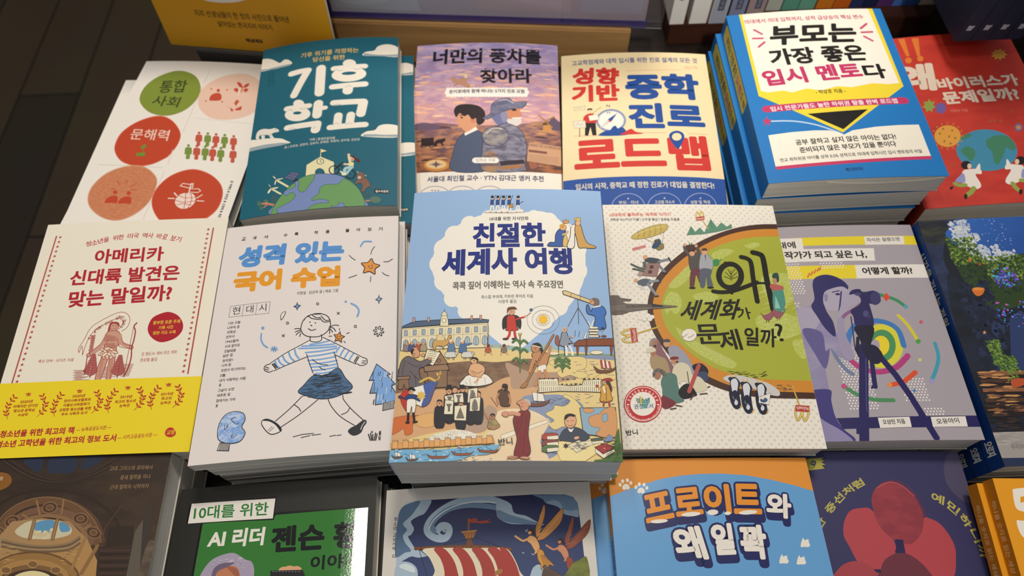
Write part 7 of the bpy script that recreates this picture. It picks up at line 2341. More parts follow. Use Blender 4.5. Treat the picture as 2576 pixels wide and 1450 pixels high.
ART['why']='''
B;eee7d9
D;d8d1c4;10,56,29,-750,-1070,750,1070
P;1;4a2f24;;0;1225,885,783,884,567,873,364,830,140,742,-68,621,-243,476,-364,336,-436,181,-461,47,-445,-117,-374,-277,-287,-403,-169,-503,-64,-574,70,-633,235,-674,432,-691,779,-694,1007,-700,1389,885
P;1;d08a33;;0;1215,839,774,834,558,823,356,781,149,696,-42,581,-213,437,-331,297,-398,161,-416,43,-402,-105,-341,-249,-253,-367,-135,-460,-29,-529,105,-589,271,-630,776,-644,1019,-650,1378,839
P;1;a9ae3c;;0;1197,763,759,758,545,747,343,706,156,630,-1,527,-160,384,-282,245,-340,109,-348,-24,-301,-154,-199,-282,-82,-391,52,-468,204,-513,403,-539,768,-548,1043,-551,1360,763
P;1;c3cb72.b2b84c.500;;0;-267,266,-178,370,-37,494,62,531,83,459,-51,388,-125,300,-208,248
P;1;c3cb72.b2b84c.500;;0;-323,113,-258,214,-186,180,-183,79,-236,12,-278,46,-311,13
P;1;c3cb72.b2b84c.500;;0;-250,-102,-182,-151,-117,-215,-22,-279,86,-341,179,-403,157,-449,72,-434,-36,-373,-142,-294,-218,-199
P;1;c3cb72.b2b84c.500;;0;433,663,535,693,563,666,492,631,445,641
P;1;c3cb72.b2b84c.500;;0;131,567,234,623,327,606,255,551,170,514
P;1;c3cb72.b2b84c.500;;0;523,358,704,398,773,346,773,189,712,120,581,84,522,185
P;1;c3cb72.b2b84c.500;;0;408,-18,571,34,762,-13,787,-112,682,-178,524,-212,421,-117
P;1;c3cb72.b2b84c.500;;0;675,-210,796,-209,787,-320,718,-367,671,-305
P;1;c3cb72.b2b84c.500;;0;-79,180,48,214,133,163,34,112,-40,129
L;1;d3d78c;3;456,-192,487,-186,530,-169
L;1;d3d78c;3;447,-50,479,-43,521,-26
L;1;d3d78c;3;480,211,512,219,556,237
L;1;d3d78c;3;814,239,846,246,890,264
L;1;d3d78c;3;656,92,689,99,733,117
L;1;d3d78c;3;585,70,617,77,661,95
L;1;d3d78c;3;457,-120,489,-113,531,-96
L;1;d3d78c;3;483,219,515,227,559,245
L;1;d3d78c;3;454,200,487,207,531,225
L;1;d3d78c;3;525,-158,556,-152,599,-135
L;1;d3d78c;3;600,292,633,300,678,318
L;1;d3d78c;3;464,-208,495,-201,537,-185
L;1;d3d78c;3;433,-3,465,4,508,21
L;1;d3d78c;3;540,-24,572,-17,615,0
L;1;d3d78c;3;523,-42,555,-35,598,-17
L;1;d3d78c;3;583,-17,615,-10,659,7
L;1;d3d78c;3;735,24,767,31,810,48
L;1;d3d78c;3;520,320,553,327,597,346
L;1;d3d78c;3;761,77,793,84,837,101
L;1;d3d78c;3;446,-184,477,-177,520,-160
L;1;d3d78c;3;603,-62,635,-54,679,-37
L;1;d3d78c;3;762,194,795,201,838,219
L;1;d3d78c;3;510,-146,541,-139,584,-122
L;1;d3d78c;3;444,-83,476,-77,518,-60
L;1;d3d78c;3;438,-42,470,-35,513,-18
L;1;d3d78c;3;622,-183,654,-176,697,-160
L;1;d3d78c;3;723,68,756,75,799,92
L;1;d3d78c;3;531,269,563,277,608,295
L;1;d3d78c;3;610,62,642,69,686,87
L;1;d3d78c;3;408,-161,439,-154,482,-137
L;1;d3d78c;3;581,-46,613,-39,657,-22
L;1;d3d78c;3;529,214,561,222,605,240
L;1;d3d78c;3;444,155,476,162,519,180
L;1;d3d78c;3;526,110,558,117,602,135
L;1;d3d78c;3;521,-121,553,-114,596,-97
L;1;d3d78c;3;779,259,812,266,856,284
L;1;d3d78c;3;601,261,634,269,678,287
L;1;d3d78c;3;606,-197,638,-190,681,-174
L;1;d3d78c;3;467,-84,499,-77,541,-60
L;1;d3d78c;3;583,352,616,359,661,378
L;1;d3d78c;3;714,161,746,168,790,186
L;1;d3d78c;3;490,103,522,110,566,128
L;1;d3d78c;3;515,118,547,125,591,143
L;1;d3d78c;3;591,114,623,122,667,140
L;1;d3d78c;3;656,190,689,198,734,216
L;1;d3d78c;3;501,307,533,315,578,333
L;1;d3d78c;3;459,53,491,61,534,78
L;1;d3d78c;3;518,-107,550,-100,593,-83
L;1;d3d78c;3;580,-50,612,-43,655,-26
L;1;d3d78c;3;825,326,857,333,902,351
L;1;d3d78c;3;467,274,499,281,543,300
L;1;d3d78c;3;552,25,584,32,628,50
L;1;d3d78c;3;705,155,738,163,782,180
L;1;d3d78c;3;827,362,859,369,904,387
L;1;d3d78c;3;755,239,788,246,832,263
L;1;d3d78c;3;790,344,823,351,868,369
L;1;d3d78c;3;737,-76,768,-69,811,-53
L;1;d3d78c;3;766,25,798,32,842,49
L;1;d3d78c;3;438,-197,469,-190,512,-173
L;1;d3d78c;3;627,311,660,318,704,337
L;0;d6da96;2;-231,-159,-176,-124
L;0;d6da96;2;-216,-170,-162,-135
L;0;d6da96;2;-202,-181,-148,-146
L;0;d6da96;2;-189,-192,-134,-157
L;0;d6da96;2;-175,-202,-120,-167
L;0;d6da96;2;-161,-213,-106,-178
L;0;d6da96;2;-147,-224,-92,-189
L;0;d6da96;2;-133,-235,-78,-200
L;0;d6da96;2;-119,-245,-64,-210
L;0;d6da96;2;-105,-256,-50,-221
L;0;d6da96;2;-91,-267,-36,-232
L;0;d6da96;2;-78,-277,-23,-243
L;0;d6da96;2;-64,-288,-9,-253
L;0;d6da96;2;-50,-299,5,-264
L;0;d6da96;2;-36,-309,19,-275
L;0;d6da96;2;-23,-320,32,-285
L;0;d6da96;2;-9,-330,46,-296
L;0;d6da96;2;5,-341,60,-306
L;0;d6da96;2;18,-351,73,-317
L;0;d6da96;2;32,-362,87,-327
L;0;d6da96;2;46,-372,101,-338
L;0;d6da96;2;59,-382,114,-348
L;0;d6da96;2;73,-393,128,-359
L;0;d6da96;2;86,-403,142,-369
L;0;d6da96;2;100,-414,155,-379
L;0;d6da96;2;114,-424,169,-390
L;1;3a3a1c;3;102,-472,180,-488,320,-517
R;dash;3d3a20;3;26;124,-532,405,-472,9,21
R;dash;4a4a52;4;24;453,-687,578,-584,9,21
E;;1d1b14;47;257,365,94,1,-18,-112
L;1;1d1b14;27;237,487,262,475,294,479
L;0;1d1b14;33;251,250,244,207
L;1;1d1b14;36;95,218,171,210,282,230,474,305
L;1;1d1b14;41;381,545,427,531,454,490,447,339,444,129
L;1;1d1b14;48;488,591,538,577,565,538,560,324,563,57
L;1;1d1b14;20;445,294,512,299,562,296
L;0;4a4a1c;6;258,319,273,416
L;0;4a4a1c;6;262,346,223,398
L;0;4a4a1c;6;262,346,317,394
L;0;4a4a1c;6;266,372,248,428
L;0;4a4a1c;6;266,372,307,429
L;0;4a4a1c;6;260,333,206,357
L;0;4a4a1c;6;260,333,318,355
T;1d1b14;0.022;0;-225,-46,474,12,80,183;세계화
T;1d1b14;0.019;0;262,-40,114,11,-10,104;가
T;1d1b14;0.022;0;-95,-250,199,6,-6,169;문
T;1d1b14;0.022;0;84,-316,174,20,-20,180;제
T;1d1b14;0.022;0;270,-262,257,-13,27,161;일까
T;1d1b14;0;0;559,-224,63,7,-18,154;?
T;d9655a;0.019;0;-697,949,529,3,0,37;10대에게 들려주는 세계화 이야기
T;57524c;0.01;0;-696,901,599,-1,0,31;게르트 슈나이더 지음 | 이수영 옮김 | 정승일 도움글
P;1;c6ad5a;5a4a28;3;-530,741,-495,775,-411,823,-311,860,-226,867,-203,844,-241,792,-339,747,-437,722,-508,719
L;1;5a4a28;3;-468,808,-463,767,-479,726
L;1;5a4a28;3;-419,820,-414,776,-430,737
L;1;5a4a28;3;-370,832,-365,786,-382,747
L;1;5a4a28;3;-321,844,-316,796,-333,758
L;1;5a4a28;3;-271,857,-267,806,-284,769
L;1;e3cf8c;5;-497,760,-363,817,-232,848
P;1;8a7a48;4a3a20;3;-330,654,-270,676,-267,625,-319,607
P;1;2f4a6a;;0;-366,636,-343,680,-297,721,-282,684,-309,643,-339,622
P;1;5c5030;;0;-344,695,-320,717,-302,706,-320,684
L;0;6a5a38;3;-420,725,-343,680
L;0;6a5a38;3;-248,788,-273,676
P;0;d88f86;;0;-534,631,-417,662,-413,637,-530,601
T;7a2f30;0;0;-523,612,100,28,-4,13;WORLD TOUR
P;0;5f8f74;3f6a54;3;-53,758,-7,845,24,788,69,834,101,781,175,919,218,836,262,886,304,844,347,872,348,834,229,798,96,770
L;0;3f6a54;4;175,919,175,827
L;0;3f6a54;4;-7,845,-7,773
L;0;c9a548;9;85,949,139,823
L;1;8a6a24;12;50,926,55,970,67,996,79,974,85,932
L;1;8a6a24;12;85,932,92,976,104,1002,116,980,120,938
L;1;e0c46a;9;50,926,55,970,67,996,79,974,85,932
L;1;e0c46a;9;85,932,92,976,104,1002,116,980,120,938
P;0;b63c3e;c9a548;2;48,940,122,953,121,915,48,902
T;f0ddd0;0.01;0;53,912,63,11,0,20;McDonald's
L;0;c9a548;13;-618,-173,-374,-95
L;1;8a6a24;18;-594,-227,-650,-228,-682,-212,-652,-188,-597,-170
L;1;8a6a24;18;-597,-170,-653,-168,-685,-152,-654,-128,-599,-113
L;1;e0c46a;13;-594,-227,-650,-228,-682,-212,-652,-188,-597,-170
L;1;e0c46a;13;-597,-170,-653,-168,-685,-152,-654,-128,-599,-113
P;0;b63c3e;c9a548;3;-613,-233,-618,-113,-568,-106,-564,-226
T;f0ddd0;0.01;0;-575,-219,-4,103,-26,-4;McDonald's
L;0;c9a548;12;621,-798,586,-589
L;1;8a6a24;17;678,-779,656,-834,630,-863,620,-831,627,-776
L;1;8a6a24;17;627,-776,603,-830,577,-859,567,-828,576,-773
L;1;e0c46a;12;678,-779,656,-834,630,-863,620,-831,627,-776
L;1;e0c46a;12;627,-776,603,-830,577,-859,567,-828,576,-773
P;0;b63c3e;c9a548;3;675,-798,568,-791,582,-742,689,-749
T;f0ddd0;0.01;0;679,-759,-92,6,-7,-26;McDonald's
P;1;544f4c;2b2826;3;-62,566,-66,416,15,416,45,567,22,585,-25,585
L;1;544f4c;30;-54,548,-85,612,-82,658
L;1;544f4c;31;30,549,25,603,11,643
P;1;7a3f48.5c2f38.400;;0;-60,416,15,416,17,297,-8,297,-26,370,-59,259,-92,259
E;d9a27e;;0;-32,581,24,0,-4,-31
P;1;2b2320;;0;-57,585,-46,610,-12,614,-8,592,-36,596
P;1;4f342c;;0;-72,654,-2,662,-18,614,-63,610
L;1;4a7a44;7;-39,658,-44,684
L;1;4a7a44;7;-35,658,-19,680
E;d9a27e;;0;-82,661,13,0,-2,-15
E;d9a27e;;0;12,651,13,0,-2,-15
E;2b2320;;0;-73,248,28,0,-1,-10
E;2b2320;;0;15,283,12,0,-1,-9
P;1;a7a9ae;5a5c62;3;33,549,55,571,99,567,123,513,112,420,12,420
E;d9a27e;;0;74,592,24,0,-4,-31
P;1;4a4038;;0;50,600,63,625,94,626,101,604,69,603
P;1;5a606e;;0;15,420,109,420,93,353,99,266,55,259,56,353,30,259,-6,266
L;1;a7a9ae;22;115,513,125,477,84,463
P;1;3f8a5a;;0;135,510,181,521,179,467,134,459
L;0;3f8a5a;8;180,496,206,521
E;2b2320;;0;77,252,28,0,-2,-10
P;0;26262c;;0;73,563,82,563,70,495
P;1;3f444c;;0;-441,514,-392,538,-301,513,-333,473,-413,488
E;d9a27e;;0;-432,542,20,0,-2,-20
L;1;7f858e;23;-318,498,-238,519
L;1;7f858e;23;-336,477,-283,397
L;0;26262c;13;-236,534,-224,501
L;0;26262c;13;-292,388,-265,388
P;0;9a7672;6a4a48;3;-514,369,-445,481,-314,480,-353,353
P;0;b0908c;;0;-514,369,-445,481,-420,474,-485,354
P;0;4a3434;;0;-400,460,-369,463,-375,431,-407,428
P;0;4a3434;;0;-417,414,-386,413,-392,385,-424,382
L;1;45544c;17;-554,475,-507,446,-450,424
L;1;45544c;17;-543,429,-497,418,-459,403
P;0;5a6058;;0;-459,496,-430,499,-430,438,-456,432
P;1;59626f;;0;-520,309,-459,337,-399,319,-419,281,-496,268
E;d9a27e;;0;-531,320,18,0,-2,-19
L;1;8b9097;23;-416,308,-338,318
L;1;8b9097;23;-434,284,-376,181
L;1;dcd7cf;19;-504,268,-468,241
L;0;26262c;13;-339,332,-330,304
L;0;26262c;13;-387,171,-363,174
P;1;7a6f68.6a605a.80;3c3430;3;-791,101,-632,106,-482,101,-415,97,-213,79,-419,57,-487,51,-639,32,-797,14
P;0;6a5f58;3c3430;3;-785,185,-686,184,-670,160,-584,146,-592,132,-661,130,-618,102,-791,98
P;0;6a5f58;3c3430;3;-796,31,-653,43,-617,29,-670,13,-798,8
P;0;2b2a2c;;0;-425,100,-404,103,-333,89,-337,76,-425,77
T;26221f;0.02;0;-635,72,199,4,0,20;GLOBALIZATION
E;efeae0;b9b2a8;2;-527,-22,19,0,-2,-17
E;efeae0;b9b2a8;2;-499,-9,22,0,-2,-20
E;efeae0;b9b2a8;2;-466,-3,25,0,-2,-22
E;efeae0;b9b2a8;2;-434,-13,21,0,-2,-18
E;efeae0;b9b2a8;2;-495,-32,18,0,-2,-16
E;efeae0;b9b2a8;2;-451,-33,19,0,-2,-17
P;1;8a6068;;0;-464,-229,-435,-198,-402,-214,-376,-293,-341,-371,-296,-479,-342,-509,-388,-402,-437,-324
E;a8745a;;0;-434,-242,20,0,-3,-27
P;1;9a8a88;;0;-480,-261,-466,-213,-429,-195,-408,-220,-440,-217,-460,-261
P;1;2b2320;;0;-445,-261,-424,-255,-432,-277
P;1;a8916c;;0;-486,-370,-461,-339,-397,-355,-357,-387,-341,-494,-360,-539,-425,-478,-479,-447
E;a8745a;;0;-454,-321,23,0,-3,-31
P;1;d6cdb4;;0;-512,-317,-491,-283,-447,-277,-432,-305,-480,-320
P;1;9c9cab;;0;-335,-325,-330,-278,-270,-262,-204,-326,-171,-403,-127,-510,-191,-555,-255,-495,-315,-402
E;c99a7c;;0;-341,-243,26,0,-4,-32
P;1;4a4a50;;0;-368,-230,-351,-208,-319,-208,-313,-231
P;1;23222a;;0;-166,-434,-99,-410,-52,-450,-53,-495,-127,-510
P;1;3f4a68;;0;-140,-495,-65,-480,-57,-541,-106,-563
P;1;d8cfb2;;0;-333,-524,-305,-433,-243,-403,-189,-434,-170,-510,-115,-525,-68,-600,-87,-630,-188,-644,-234,-555,-309,-584
E;c08a68;;0;-296,-384,29,0,-4,-34
P;1;7a2f34;;0;-332,-375,-313,-356,-269,-356,-263,-372,-301,-381
P;1;4a3a30;;0;-292,-396,-268,-390,-276,-409
L;1;d8cfb2;27;-251,-464,-197,-495
L;0;5a4a3c;7;-210,-480,-207,-659
P;1;577a72;;0;-423,-569,-400,-509,-354,-486,-299,-509,-294,-585,-277,-673,-268,-717,-382,-731,-418,-672,-418,-613
E;a8745a;;0;-440,-508,26,0,-4,-33
P;1;34302e.8a8278.900;;0;-480,-508,-467,-466,-422,-451,-379,-479,-378,-524,-402,-509,-439,-478,-470,-523
P;1;1c1b1f;;0;-299,-644,-252,-585,-201,-582,-161,-652,-171,-674,-266,-697
L;0;b5504f;30;-113,-428,-216,-638
P;1;7a2f38;;0;-425,-672,-377,-687,-326,-731,-401,-774,-440,-745
L;0;5a3a30;10;-328,-746,-287,-755
L;0;5a3a30;10;-373,-775,-331,-769
L;0;5a3a30;10;-69,-606,-54,-600
L;0;5a3a30;10;-133,-659,-82,-654
L;1;6a4a3a;9;-213,-703,-182,-665
P;1;4f9080;;0;595,255,621,276,665,277,680,239,661,52,567,47
E;c08a6a;;0;630,325,21,0,-5,-28
P;1;2f4a44;;0;611,360,623,389,665,393,662,326,643,308,640,343,618,346
P;1;b8605a;;0;573,272,597,293,680,274,680,243,609,231,580,244
P;0;8fc4b4;;0;578,67,603,186,624,68
L;0;c08a6a;10;589,47,587,34
L;0;c08a6a;10;639,48,639,35
P;0;c9bc60;;0;655,69,681,120,680,69
P;1;9a5a68;5a2f3c;2;454,25,469,6,515,19,555,37,551,0,516,-37,480,-34,464,-4
L;0;6a3a3a;4;489,-37,485,-60
L;0;6a3a3a;4;507,-37,503,-60
P;1;9a5a68;5a2f3c;2;657,49,635,28,594,41,560,57,550,20,571,-16,608,-12,636,18
L;0;6a3a3a;4;598,-16,594,-39
L;0;6a3a3a;4;580,-16,575,-39
E;efe6d8;8a8278;2;-155,-172,59,0,-7,-54
T;4a4640;0;0;-209,-199,55,38,-8,12;Please~
T;4a4640;0;0;-159,-203,52,35,-8,12;Please~
P;1;cdc8c4;;0;59,-533,133,-504,260,-525,398,-570,473,-629,465,-673,381,-659,233,-600,108,-571
P;1;23273a;;0;101,-529,108,-571,90,-630,87,-704,103,-762,132,-777,162,-750,164,-689,170,-615,186,-571,156,-525
P;1;d6d6dc;;0;116,-556,154,-535,169,-571,153,-630,133,-704,112,-689,113,-630
P;1;23273a;;0;111,-645,145,-630,149,-675,121,-704
E;d6d6dc;;0;129,-727,14,0,-3,-20
P;0;d8a83a;;0;152,-756,174,-745,159,-771
L;0;d8b45a;10;130,-523,125,-504
L;0;d8b45a;10;159,-522,160,-501
P;1;23273a;;0;187,-566,194,-608,176,-667,172,-740,188,-798,217,-812,247,-786,249,-726,256,-652,272,-608,242,-563
P;1;d6d6dc;;0;203,-593,241,-572,255,-608,239,-667,218,-740,197,-726,199,-667
P;1;23273a;;0;196,-682,230,-667,234,-711,206,-740
E;d6d6dc;;0;214,-763,14,0,-3,-20
P;0;d8a83a;;0;237,-792,259,-781,243,-807
L;0;d8b45a;10;217,-560,211,-542
L;0;d8b45a;10;246,-560,246,-539
P;1;23273a;;0;298,-573,305,-615,286,-674,282,-747,297,-805,326,-819,356,-793,359,-732,367,-659,383,-614,354,-570
P;1;d6d6dc;;0;314,-600,352,-579,366,-615,349,-674,327,-747,307,-733,309,-674
P;1;23273a;;0;307,-689,341,-674,344,-718,316,-747
E;d6d6dc;;0;323,-770,14,0,-4,-20
P;0;d8a83a;;0;346,-799,368,-788,352,-814
L;0;d8b45a;10;328,-567,323,-549
L;0;d8b45a;10;357,-567,358,-546
P;0;e6e2d8;4a4640;2;310,-683,406,-650,377,-744,300,-727
E;3f5a80;;0;344,-706,29,0,-4,-20
E;e6d6c8;;0;338,-689,14,0,-2,-13
E;c22a30;;0;-575,-732,144,-1,-14,-142
E;f0e9dd;;0;-575,-732,136,-1,-13,-133
E;c22a30;;0;-575,-732,130,-1,-13,-128
E;f0e9dd;;0;-575,-732,95,-1,-9,-93
P;0;cfc46a;;0;-592,-668,-562,-700,-591,-743,-616,-714
P;0;7ab0a0;;0;-562,-700,-518,-686,-535,-744,-569,-773,-591,-743
T;2c6a8a;0.022;0;-626,-729,106,5,-2,41;청소년
T;2c6a8a;0.022;0;-644,-775,144,6,-2,40;권장도서
T;f3e4dc;0.02;0;-679,-742,2,9,-19,3;·
T;f3e4dc;0.02;0;-672,-713,6,14,-18,8;한
T;f3e4dc;0.02;0;-660,-690,9,12,-16,12;국
T;f3e4dc;0.02;0;-644,-670,11,10,-13,15;출
T;f3e4dc;0.02;0;-625,-654,13,7,-10,17;판
T;f3e4dc;0.02;0;-602,-643,15,4,-5,19;문
T;f3e4dc;0.02;0;-577,-637,15,1,-1,20;화
T;f3e4dc;0.02;0;-552,-638,15,-3,4,19;산
T;f3e4dc;0.02;0;-528,-645,13,-7,9,17;업
T;f3e4dc;0.02;0;-506,-658,11,-11,14,14;진
T;f3e4dc;0.02;0;-489,-677,8,-13,17,10;흥
T;f3e4dc;0.02;0;-478,-700,4,-15,19,5;원
T;f3e4dc;0.02;0;-472,-735,0,-9,20,0;·
T;f3e4dc;0.01;0;-699,-746,0,-6,13,0;P
T;f3e4dc;0.01;0;-699,-755,0,-6,13,0;U
T;f3e4dc;0.01;0;-699,-763,0,-6,13,1;B
T;f3e4dc;0.01;0;-698,-771,1,-6,12,2;L
T;f3e4dc;0.01;0;-696,-780,1,-6,12,3;I
T;f3e4dc;0.01;0;-694,-788,2,-6,12,4;C
T;f3e4dc;0.01;0;-691,-796,2,-5,12,5;A
T;f3e4dc;0.01;0;-688,-803,3,-5,11,6;T
T;f3e4dc;0.01;0;-684,-811,3,-5,11,7;I
T;f3e4dc;0.01;0;-679,-818,4,-5,10,8;O
T;f3e4dc;0.01;0;-674,-824,4,-4,9,8;N
T;f3e4dc;0.01;0;-664,-835,4,-4,8,10;I
T;f3e4dc;0.01;0;-657,-840,5,-3,7,10;N
T;f3e4dc;0.01;0;-650,-845,5,-3,7,11;D
T;f3e4dc;0.01;0;-643,-850,5,-3,6,11;U
T;f3e4dc;0.01;0;-636,-853,5,-2,5,12;S
T;f3e4dc;0.01;0;-628,-857,6,-2,4,12;T
T;f3e4dc;0.01;0;-620,-859,6,-1,3,12;R
T;f3e4dc;0.01;0;-612,-861,6,-1,2,12;Y
T;f3e4dc;0.01;0;-597,-863,6,0,1,13;P
T;f3e4dc;0.01;0;-589,-864,6,0,0,13;R
T;f3e4dc;0.01;0;-580,-864,6,0,-1,13;O
T;f3e4dc;0.01;0;-572,-863,6,1,-2,12;M
T;f3e4dc;0.01;0;-563,-862,6,1,-2,12;O
T;f3e4dc;0.01;0;-555,-860,6,2,-3,12;T
T;f3e4dc;0.01;0;-547,-858,6,2,-4,12;I
T;f3e4dc;0.01;0;-539,-855,5,2,-5,12;O
T;f3e4dc;0.01;0;-531,-852,5,3,-5,11;N
T;f3e4dc;0.01;0;-518,-845,5,3,-7,11;A
T;f3e4dc;0.01;0;-511,-841,5,3,-7,10;G
T;f3e4dc;0.01;0;-504,-836,5,4,-8,10;E
T;f3e4dc;0.01;0;-498,-831,4,4,-8,9;N
T;f3e4dc;0.01;0;-491,-825,4,4,-9,9;C
T;f3e4dc;0.01;0;-486,-819,4,4,-10,8;Y
T;f3e4dc;0.01;0;-476,-807,3,5,-10,7;O
T;f3e4dc;0.01;0;-471,-800,3,5,-11,6;F
T;f3e4dc;0.01;0;-464,-787,2,5,-11,5;K
T;f3e4dc;0.01;0;-461,-779,2,6,-12,4;O
T;f3e4dc;0.01;0;-458,-771,1,6,-12,3;R
T;f3e4dc;0.01;0;-456,-763,1,6,-12,3;E
T;f3e4dc;0.01;0;-454,-755,1,6,-12,3;A
T;2a2722;0.015;0;-721,-972,87,6,-3,40;반니
'''
ART['photo']='''
B;a69da4
P;0;e4cf2a;;0;-568,851,671,855,679,763,-566,769
P;0;e6dfd6;;0;-619,856,-324,848,-331,732,-642,732
P;0;e6dfd6;;0;217,848,563,851,550,767,206,763
P;0;e6dfd6;;0;-640,738,270,727,249,601,-664,610
P;0;e6dfd6;;0;63,560,688,563,691,431,50,427
P;0;e4cf2a;;0;-671,570,66,560,50,427,-695,443
T;25221f;0.034;0;-618,747,227,0,0,70;10대에
T;25221f;0.038;0;-659,639,850,-13,1,81;사진작가가 되고 싶은 나,
T;25221f;0.038;0;113,461,428,3,0,75;어떻게 할까?
T;4a4640;0.02;0;231,793,291,7,-1,41;자식은 잘됐으면
L;0;d0703a;13;-355,454,-334,489
L;0;d0703a;13;-325,472,-304,505
L;0;d0703a;13;-294,490,-274,521
L;0;d0703a;13;-263,508,-243,538
L;0;d0703a;13;-240,521,-220,550
D;e9e3dc;7,25,22,-620,300,-400,620
D;e9e3dc;7,25,22,-620,-80,-480,220
D;e9e3dc;7,25,22,-220,540,-20,640
D;e9e3dc;7,25,22,-280,-720,-60,-200
D;e9e3dc;7,25,22,160,-660,340,-480
D;e9e3dc;7,25,22,280,-860,420,-720
E;d9cf3c;;0;93,-197,172,-2,-51,-193
E;4c8e58;;0;93,-197,111,-2,-38,-142
E;e6cf2e;;0;87,-197,67,-1,-23,-87
E;a79cae;;0;42,-196,35,-1,-14,-52
L;1;3f78b8;45;-181,-203,-139,-94,-53,-3,68,27,192,4,262,-66,268,-199
L;1;b23c78;44;-186,-75,-214,-181,-190,-304,-103,-396,15,-422,148,-390,249,-312,275,-287
L;1;3f8a5c;31;68,286,197,268,317,219,384,153
E;4fa0b0;;0;384,153,18,0,-6,-20
L;1;d3c63c;30;300,70,350,-13,384,-121,390,-165
E;4f9a4c;;0;394,-163,21,0,-6,-21
L;1;3f9ab0;29;526,-178,517,-296,469,-399,398,-503
E;9a94c4;;0;401,-503,20,0,-6,-20
L;1;d8502e;36;63,-533,178,-506,294,-429
E;e08a4a;;0;66,-533,20,0,-5,-20
L;1;4a8a5a;32;-284,-539,-188,-615,-76,-650,60,-657
E;c04a80;;0;-286,-535,21,-1,-5,-21
L;1;6f7c9c;32;-302,-214,-283,-302,-241,-389,-197,-437
L;1;a49a2c;38;-309,149,-381,41,-427,-85,-435,-183
P;0;d84a32;;0;260,286,280,244,237,203,220,245
E;c85a5a;;0;469,11,15,0,-5,-16
E;d6c87a;;0;361,-324,14,0,-5,-15
E;5a7fb0;;0;242,-581,14,0,-4,-15
P;1;8d85a8.9d95ae.20;;0;-602,143,-493,161,-353,170,-293,74,-223,-110,-169,-218,-151,-288,-195,-325,-263,-285,-323,-217,-392,-384,-413,-568,-515,-584,-666,-575,-734,-286
P;1;a79fb4;;0;-522,139,-371,161,-325,75,-416,-49,-527,-45
P;1;5d568c;;0;-502,-37,-356,-66,-358,-229,-323,-217,-392,-384,-446,-261
P;1;2b2660;;0;-386,171,-344,245,-331,379,-294,446,-212,472,-133,454,-69,405,-42,342,-95,293,-137,329,-240,298,-274,233,-273,129,-241,17,-254,-109,-317,-35,-357,76
P;1;ada4b6;;0;-251,299,-185,335,-107,352,-68,339,-46,292,-73,236,-127,162,-192,126,-259,138,-280,204
P;1;8a82a4;;0;-255,279,-228,279,-244,222,-264,219
L;0;2b2660;9;-185,300,-124,313
E;2b2660;;0;-145,280,20,-1,-3,-11
L;0;3a346c;13;-110,303,-168,126
P;1;a79fb2;;0;-100,274,-23,320,23,271,28,224,-16,178,-78,160,-140,51,-210,-56,-201,53,-151,162
L;1;8a5c8c;28;-193,16,-128,87,-34,141,16,177
P;1;9a92ac;;0;-205,34,-153,51,-168,-94,-142,-236,-156,-305,-213,-304,-243,-198
P;1;2c2758;;0;-51,273,-21,314,45,324,70,293,157,307,198,272,189,202,139,174,95,185,91,147,89,45,67,-27,-26,-25,-71,-10,-68,67,-77,123,8,177,32,233,-1,276
E;3f3a68;;0;155,235,43,-1,-17,-64
E;4a4570;;0;19,275,26,-1,-4,-15
E;4f4a78;;0;39,91,23,0,-7,-29
E;3a3560;;0;58,64,16,0,-7,-26
P;1;1d1c30;;0;-82,-24,70,-27,17,-169,-32,-239,-59,-221,-69,-132
P;0;1d1c30;;0;-88,-114,-64,-114,-112,-306,-126,-236
L;1;2b2660;9;-87,68,-108,-95,-126,-236
L;0;241f58;71;-50,-203,-145,-575,-241,-977
L;0;4a4580;8;-62,-307,-219,-977
L;0;241f58;37;-8,-239,-50,-541
L;0;241f58;50;17,-219,133,-447,195,-610,298,-954
P;0;241f58;;0;-77,-535,-28,-536,-37,-561,-86,-560
P;0;241f58;;0;-275,-876,-238,-877,-257,-923,-284,-915
P;1;1f1c38;;0;-68,-194,42,-196,80,-293,16,-357,-50,-308
P;1;3c3578;;0;-583,-582,-401,-560,-409,-650,-408,-778,-371,-874,-309,-975,-603,-990,-597,-756
P;1;8d85ab;;0;-577,-660,-515,-791,-389,-889,-324,-986,-530,-993,-570,-836
P;0;252057;;0;-403,-791,711,-783,718,-871,-371,-877
P;0;e6dfd6;;0;-95,-795,144,-791,139,-871,-98,-875
P;0;e6dfd6;;0;304,-793,571,-789,563,-869,298,-872
T;2c2a28;0.022;0;-67,-849,169,4,-1,40;오상민 지음
T;2c2a28;0.02;0;338,-851,173,9,-2,43;오유아이
L;0;241f58;65;-192,-768,-241,-977
L;0;241f58;47;239,-775,298,-954
'''
